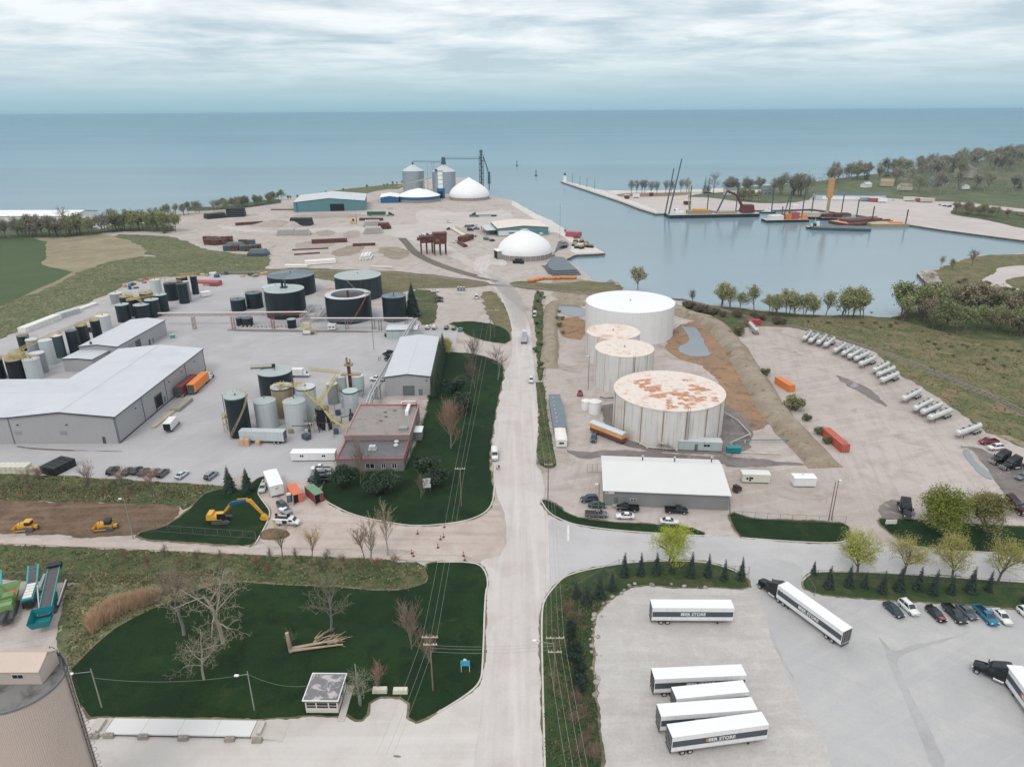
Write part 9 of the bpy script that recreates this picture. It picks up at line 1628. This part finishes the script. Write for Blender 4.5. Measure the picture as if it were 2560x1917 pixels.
# far shore buildings
def house(label,p,rz,w,l,e,r_,wall,roof,gr='houses on the far shore'):
 B=gable('house',label,p,rz,w,l,e,r_,wall,roof,cat='house',group=gr,trim='trim_grey',gut=False)
 for k in range(2):panel(B,'window','f',w,l,-w*.3+k*w*.4,-w*.1+k*w*.4,1.2,2.8,'glass_dark');panel(B,'window','r',w,l,-l*.3+k*l*.4,-l*.1+k*l*.4,1.2,2.8,'glass_dark')
house('long blue grey marina building with white doors',(*(381.44,808.26),.2),RD(82),16,74,5.5,7.5,'pale_tank','teal_tank');panel(bpy.data.objects['house'],'boat_door','l',16,74,-30,30,.5,4.0,'clean_white')
for k,(p,lab,wl,rf,sz)in enumerate(((rise(.27,.3),'brown wooden house on the slope above the marina','wood_pale','stained_tank',1.2),(rise(.335,.2),'pale two storey house with porch on the slope','bag_cream','stained_tank',1.1),(rise(.2,.28),'white tower like house above the marina roof','bag_white','pale_roof',.9),(rise(.58,.38),'large slate roofed house among the far trees','beige_cladding','slate_roof',2.2),(rise(.585,.2),'white house below the slate roofed one','clean_white','trim_grey',.9),(rise(.44,.3),'dark roofed house at the left of the far wood','grey_tank','slate_roof',1.2),(rise(.82,.4),'grey roofed house high in the far wood','beige_cladding','slate_roof2',1.5),(rise(.93,.25),'white walled house at the right edge of the hill','clean_white','slate_roof',1.2),((*(283.31,836.49),.2),'yellow beach house behind the orange barge','yellow_faded','pale_roof',1.2),((*(265.41,867.87),.2),'low white house by the beach trees','bag_white','trim_grey',1.1),((*(303.37,859.66),.2),'dark blue roofed house on the far shore','grey_tank','slate_roof',1.3),((*(-387.78,639.66),.2),'long white trailer house behind the left shore trees','clean_white','pale_roof',1.3),((*(-373.53,637.68),.2),'white van like hut behind the left shore trees','clean_white','clean_white',.6))):house(lab,p,RD(70+k*23),9*sz,12*sz,4.5*sz,7*sz,wl,rf)
gable('greenhouse','long white roofed shed behind the wood on the left shore',(*(-489.34,695.09),0),RD(88),40,150,5,8,'clean_white','clean_white',cat='shed')
FCG='trucks and caravans on the far quay'
for k,(p,c_,l)in enumerate((((401.8,785.5),'trim_red',14),((406,779.86),'clean_white',9),((440.46,788.62),'bag_cream',13),((447.71,783.13),'trim_red',6),((453.45,777.42),'beige_roof',14),((392.96,791.09),'grey_tank',11),((146.6,837.81),'bag_white',8),((134.07,826.88),'trim_maroon',6),((190.4,770.33),'trim_maroon',8),((167.47,854.87),'trim_maroon',5))):simple('far_truck',('red and white truck before the marina','white truck beside the red one','cream caravan in the middle of the far quay','small red truck beside the caravan','pink roofed kiosk on the far quay','grey pavilion at the marina end','white caravan on the beach lot','maroon car on the beach lot','maroon machine on the gravel by the crane masts','dark red hut among the beach trees')[k],'truck',p,[('body',[('b',-l/2,l/2,-1.6,1.6,.8,4.2,c_)]),('roof',[('b',-l/2,l/2,-1.7,1.7,4.2,4.5,'bag_white')]),('axles',[('b',-l/3,l/3,-1.3,1.3,0,.8,'rubber')])],-.15,FCG)
for k,p in enumerate([(425.75,794.94),(453.01,752.44),(452.33,742.84),(454.24,737.85),(468.21,756.42),(485.87,679.9),(482.19,668.03),(481.41,688.26),(557.63,827.19),(564.06,832.96)]):car((SEDAN,SUV)[k%2],(*p,k),(WHT,GRY,RED_,BLK_)[k%4],'small car parked on the far shore','cars on the far shore')
rgk=random.Random(12)
stone=[MB().lathe([(.02,0),(1,.25),(.9,.8),(.02,1.1)],M('rubble'),7,smooth=False).mesh('boulder')for _ in range(1)][0]
for nm,lab,P,n_,grp in(('boulder','pale boulder of the rocky point',[(257.9,431.89),(253.84,415.59),(248.04,400.44),(247.33,406.46),(254.59,421.99),(266.25,435.07),(247.54,396.01),(247.31,381.98)],60,'boulders of the rocky point'),('boulder','pale boulder at the water by the float line',[(57.79,408.63),(60.82,405.53),(61.55,401.02),(60.27,411.62)],10,'boulders by the float line'),('boulder','pale boulder along the trailer lot edge',[(16.72,114.7),(15.67,111.63),(15.31,108.33),(15.02,102.76),(14.49,97.05),(14.5,91.79),(17.79,115.75),(20.7,119.74),(26.23,123.73),(36.11,123.24),(42.15,122.59)],34,'boulders along the trailer lot edge')):
 for p in along(P,n_,1.2 if 'lot' not in lab else .5,41):o=bpy.data.objects.new(nm,stone);COL.objects.link(o);s_=rgk.uniform(.7,2)*(1 if 'lot' not in lab else .35);o.scale=(s_,s_*rgk.uniform(.6,1),s_*.7);o.rotation_euler=(0,0,rgk.uniform(0,6));o.location=(p[0],p[1],-.3 if 'rocky' in lab else .05);tag(o,lab,'boulder',grp)
# people
def person(label,p,rz,top,legs,stride=.12):
 me=bpy.data.meshes.new('person');V=[(0,0,.95),(0,0,1.2),(0,0,1.45),(.02,0,1.56),(.03,0,1.7),(0,.19,1.42),(.05,.25,1.15),(.14,.23,.93),(0,-.19,1.42),(-.03,-.25,1.15),(.03,-.25,.9),(0,.1,.9),(.06,.1,.5),(stride,.1,.08),(stride+.16,.1,.04),(0,-.1,.9),(0,-.1,.5),(-stride,-.1,.08),(-stride+.16,-.1,.04)]
 me.from_pydata(V,[(0,1),(1,2),(2,3),(3,4),(2,5),(5,6),(6,7),(2,8),(8,9),(9,10),(0,11),(11,12),(12,13),(13,14),(0,15),(15,16),(16,17),(17,18)],[]);o=bpy.data.objects.new('person',me);COL.objects.link(o);o.modifiers.new('skin','SKIN');R_=[.14,.15,.16,.06,.11,.07,.05,.04,.07,.05,.04,.09,.065,.05,.045,.09,.065,.05,.045]
 for i,q in enumerate(me.skin_vertices[0].data):q.radius=(R_[i],R_[i]);q.use_root=i==0
 o.modifiers.new('sub','SUBSURF').levels=1;m2=bpy.data.meshes.new_from_object(o.evaluated_get(bpy.context.evaluated_depsgraph_get()));bpy.data.objects.remove(o);o=bpy.data.objects.new('person',m2);COL.objects.link(o);m2.materials.clear();[m2.materials.append(M(x))for x in(top,legs,'cardboard','black_plastic')]
 for f in m2.polygons:z=f.center.z;f.material_index=1 if z<.95 and abs(f.center.y)<.2 else 2 if 1.53<z<1.72 and f.center.x>.02 or z<.95 and abs(f.center.y)>.2 else 3 if z>1.53 else 0;f.use_smooth=True
 o.location=(p[0],p[1],.15);o.rotation_euler=(0,0,rz);tag(o,label,'person','people on foot')
person('person in white top walking behind the white van, left',(-4.44,175.37),1.2,'bag_white','black_plastic');person('person in dark top walking behind the white van, right',(-3.85,175.36),1.5,'black_plastic','steel_dark');person('person in dark clothes by the parked black pickup, left',(-54.53,269.27),.4,'black_plastic','black_plastic');person('person in dark clothes by the parked black pickup, right',(-54.1,270.4),3.4,'trim_dark','black_plastic')
def nth(n):return('leftmost','second from left','third from left','fourth from left','fifth from left','sixth from left','seventh from left','eighth from left','ninth from left','tenth from left')[n]if n<10 else str(n+1)+'th from left'
byl={}
for o in bpy.data.objects:
 if o.parent is None and o.get('category'):byl.setdefault(o['label'],[]).append(o)
for lab,L_ in byl.items():
 if 1<len(L_)<=30 and len(lab.split())<=13:
  L_.sort(key=lambda o:o.location.x/max(1,o.location.y))
  for k,o in enumerate(L_):o['label']=lab+', '+(nth(k)if k<len(L_)-1 else 'rightmost')
# air: dust behind the truck, haze over the harbour
def vol(name,col,den,aniso=0.2,noise_s=None):
 m=bpy.data.materials.new(name);m.use_nodes=True;t=m.node_tree;t.nodes.clear();o=nd(t,'ShaderNodeOutputMaterial');v=nd(t,'ShaderNodeVolumePrincipled');v.inputs['Color'].default_value=(*col,1);v.inputs['Density'].default_value=den;v.inputs['Anisotropy'].default_value=aniso;lk(t,v.outputs[0],o.inputs['Volume']);return m
HZ=vol('haze_air',(.5,.76,.92),.00007)
mb=MB();mb.box(-95000,95000,-2600,95000,-4.2,99,HZ);tag(mb.build('haze'),kind='stuff')
DU=vol('dust_air',(.98,.95,.93),.045)
P=chaikin([p[:2]for p in[(-19.45,437.49),(-12.47,423.98),(-6.79,402.25),(-1.94,379.91),(1.18,359.69),(3.41,338.06),(4.03,317.78),(4.93,305.75)]],2,False);mb=MB();vs=[];K=14
for i,p in enumerate(P):
 a,b=P[max(0,i-1)],P[min(len(P)-1,i+1)];d=Vector((b[0]-a[0],b[1]-a[1])).normalized();e=math.sin(math.pi*(i+.3)/(len(P)-.4))**.6;w=(5.5+1.6*noise.noise((i*.5,2,0)))*e;h=(5.0+2*noise.noise((i*.6,7,0)))*e
 for k in range(K):u=2*math.pi*k/K;vs.append((p[0]-d.y*w*math.cos(u),p[1]+d.x*w*math.cos(u),.35+h*max(0,math.sin(u))))
mb.add(vs,[(i*K+k,i*K+(k+1)%K,(i+1)*K+(k+1)%K,(i+1)*K+k)for i in range(len(P)-1)for k in range(K)]+[tuple(range(K-1,-1,-1)),tuple(range((len(P)-1)*K,len(P)*K))],DU,True);tag(mb.build('dust_cloud'),kind='stuff')
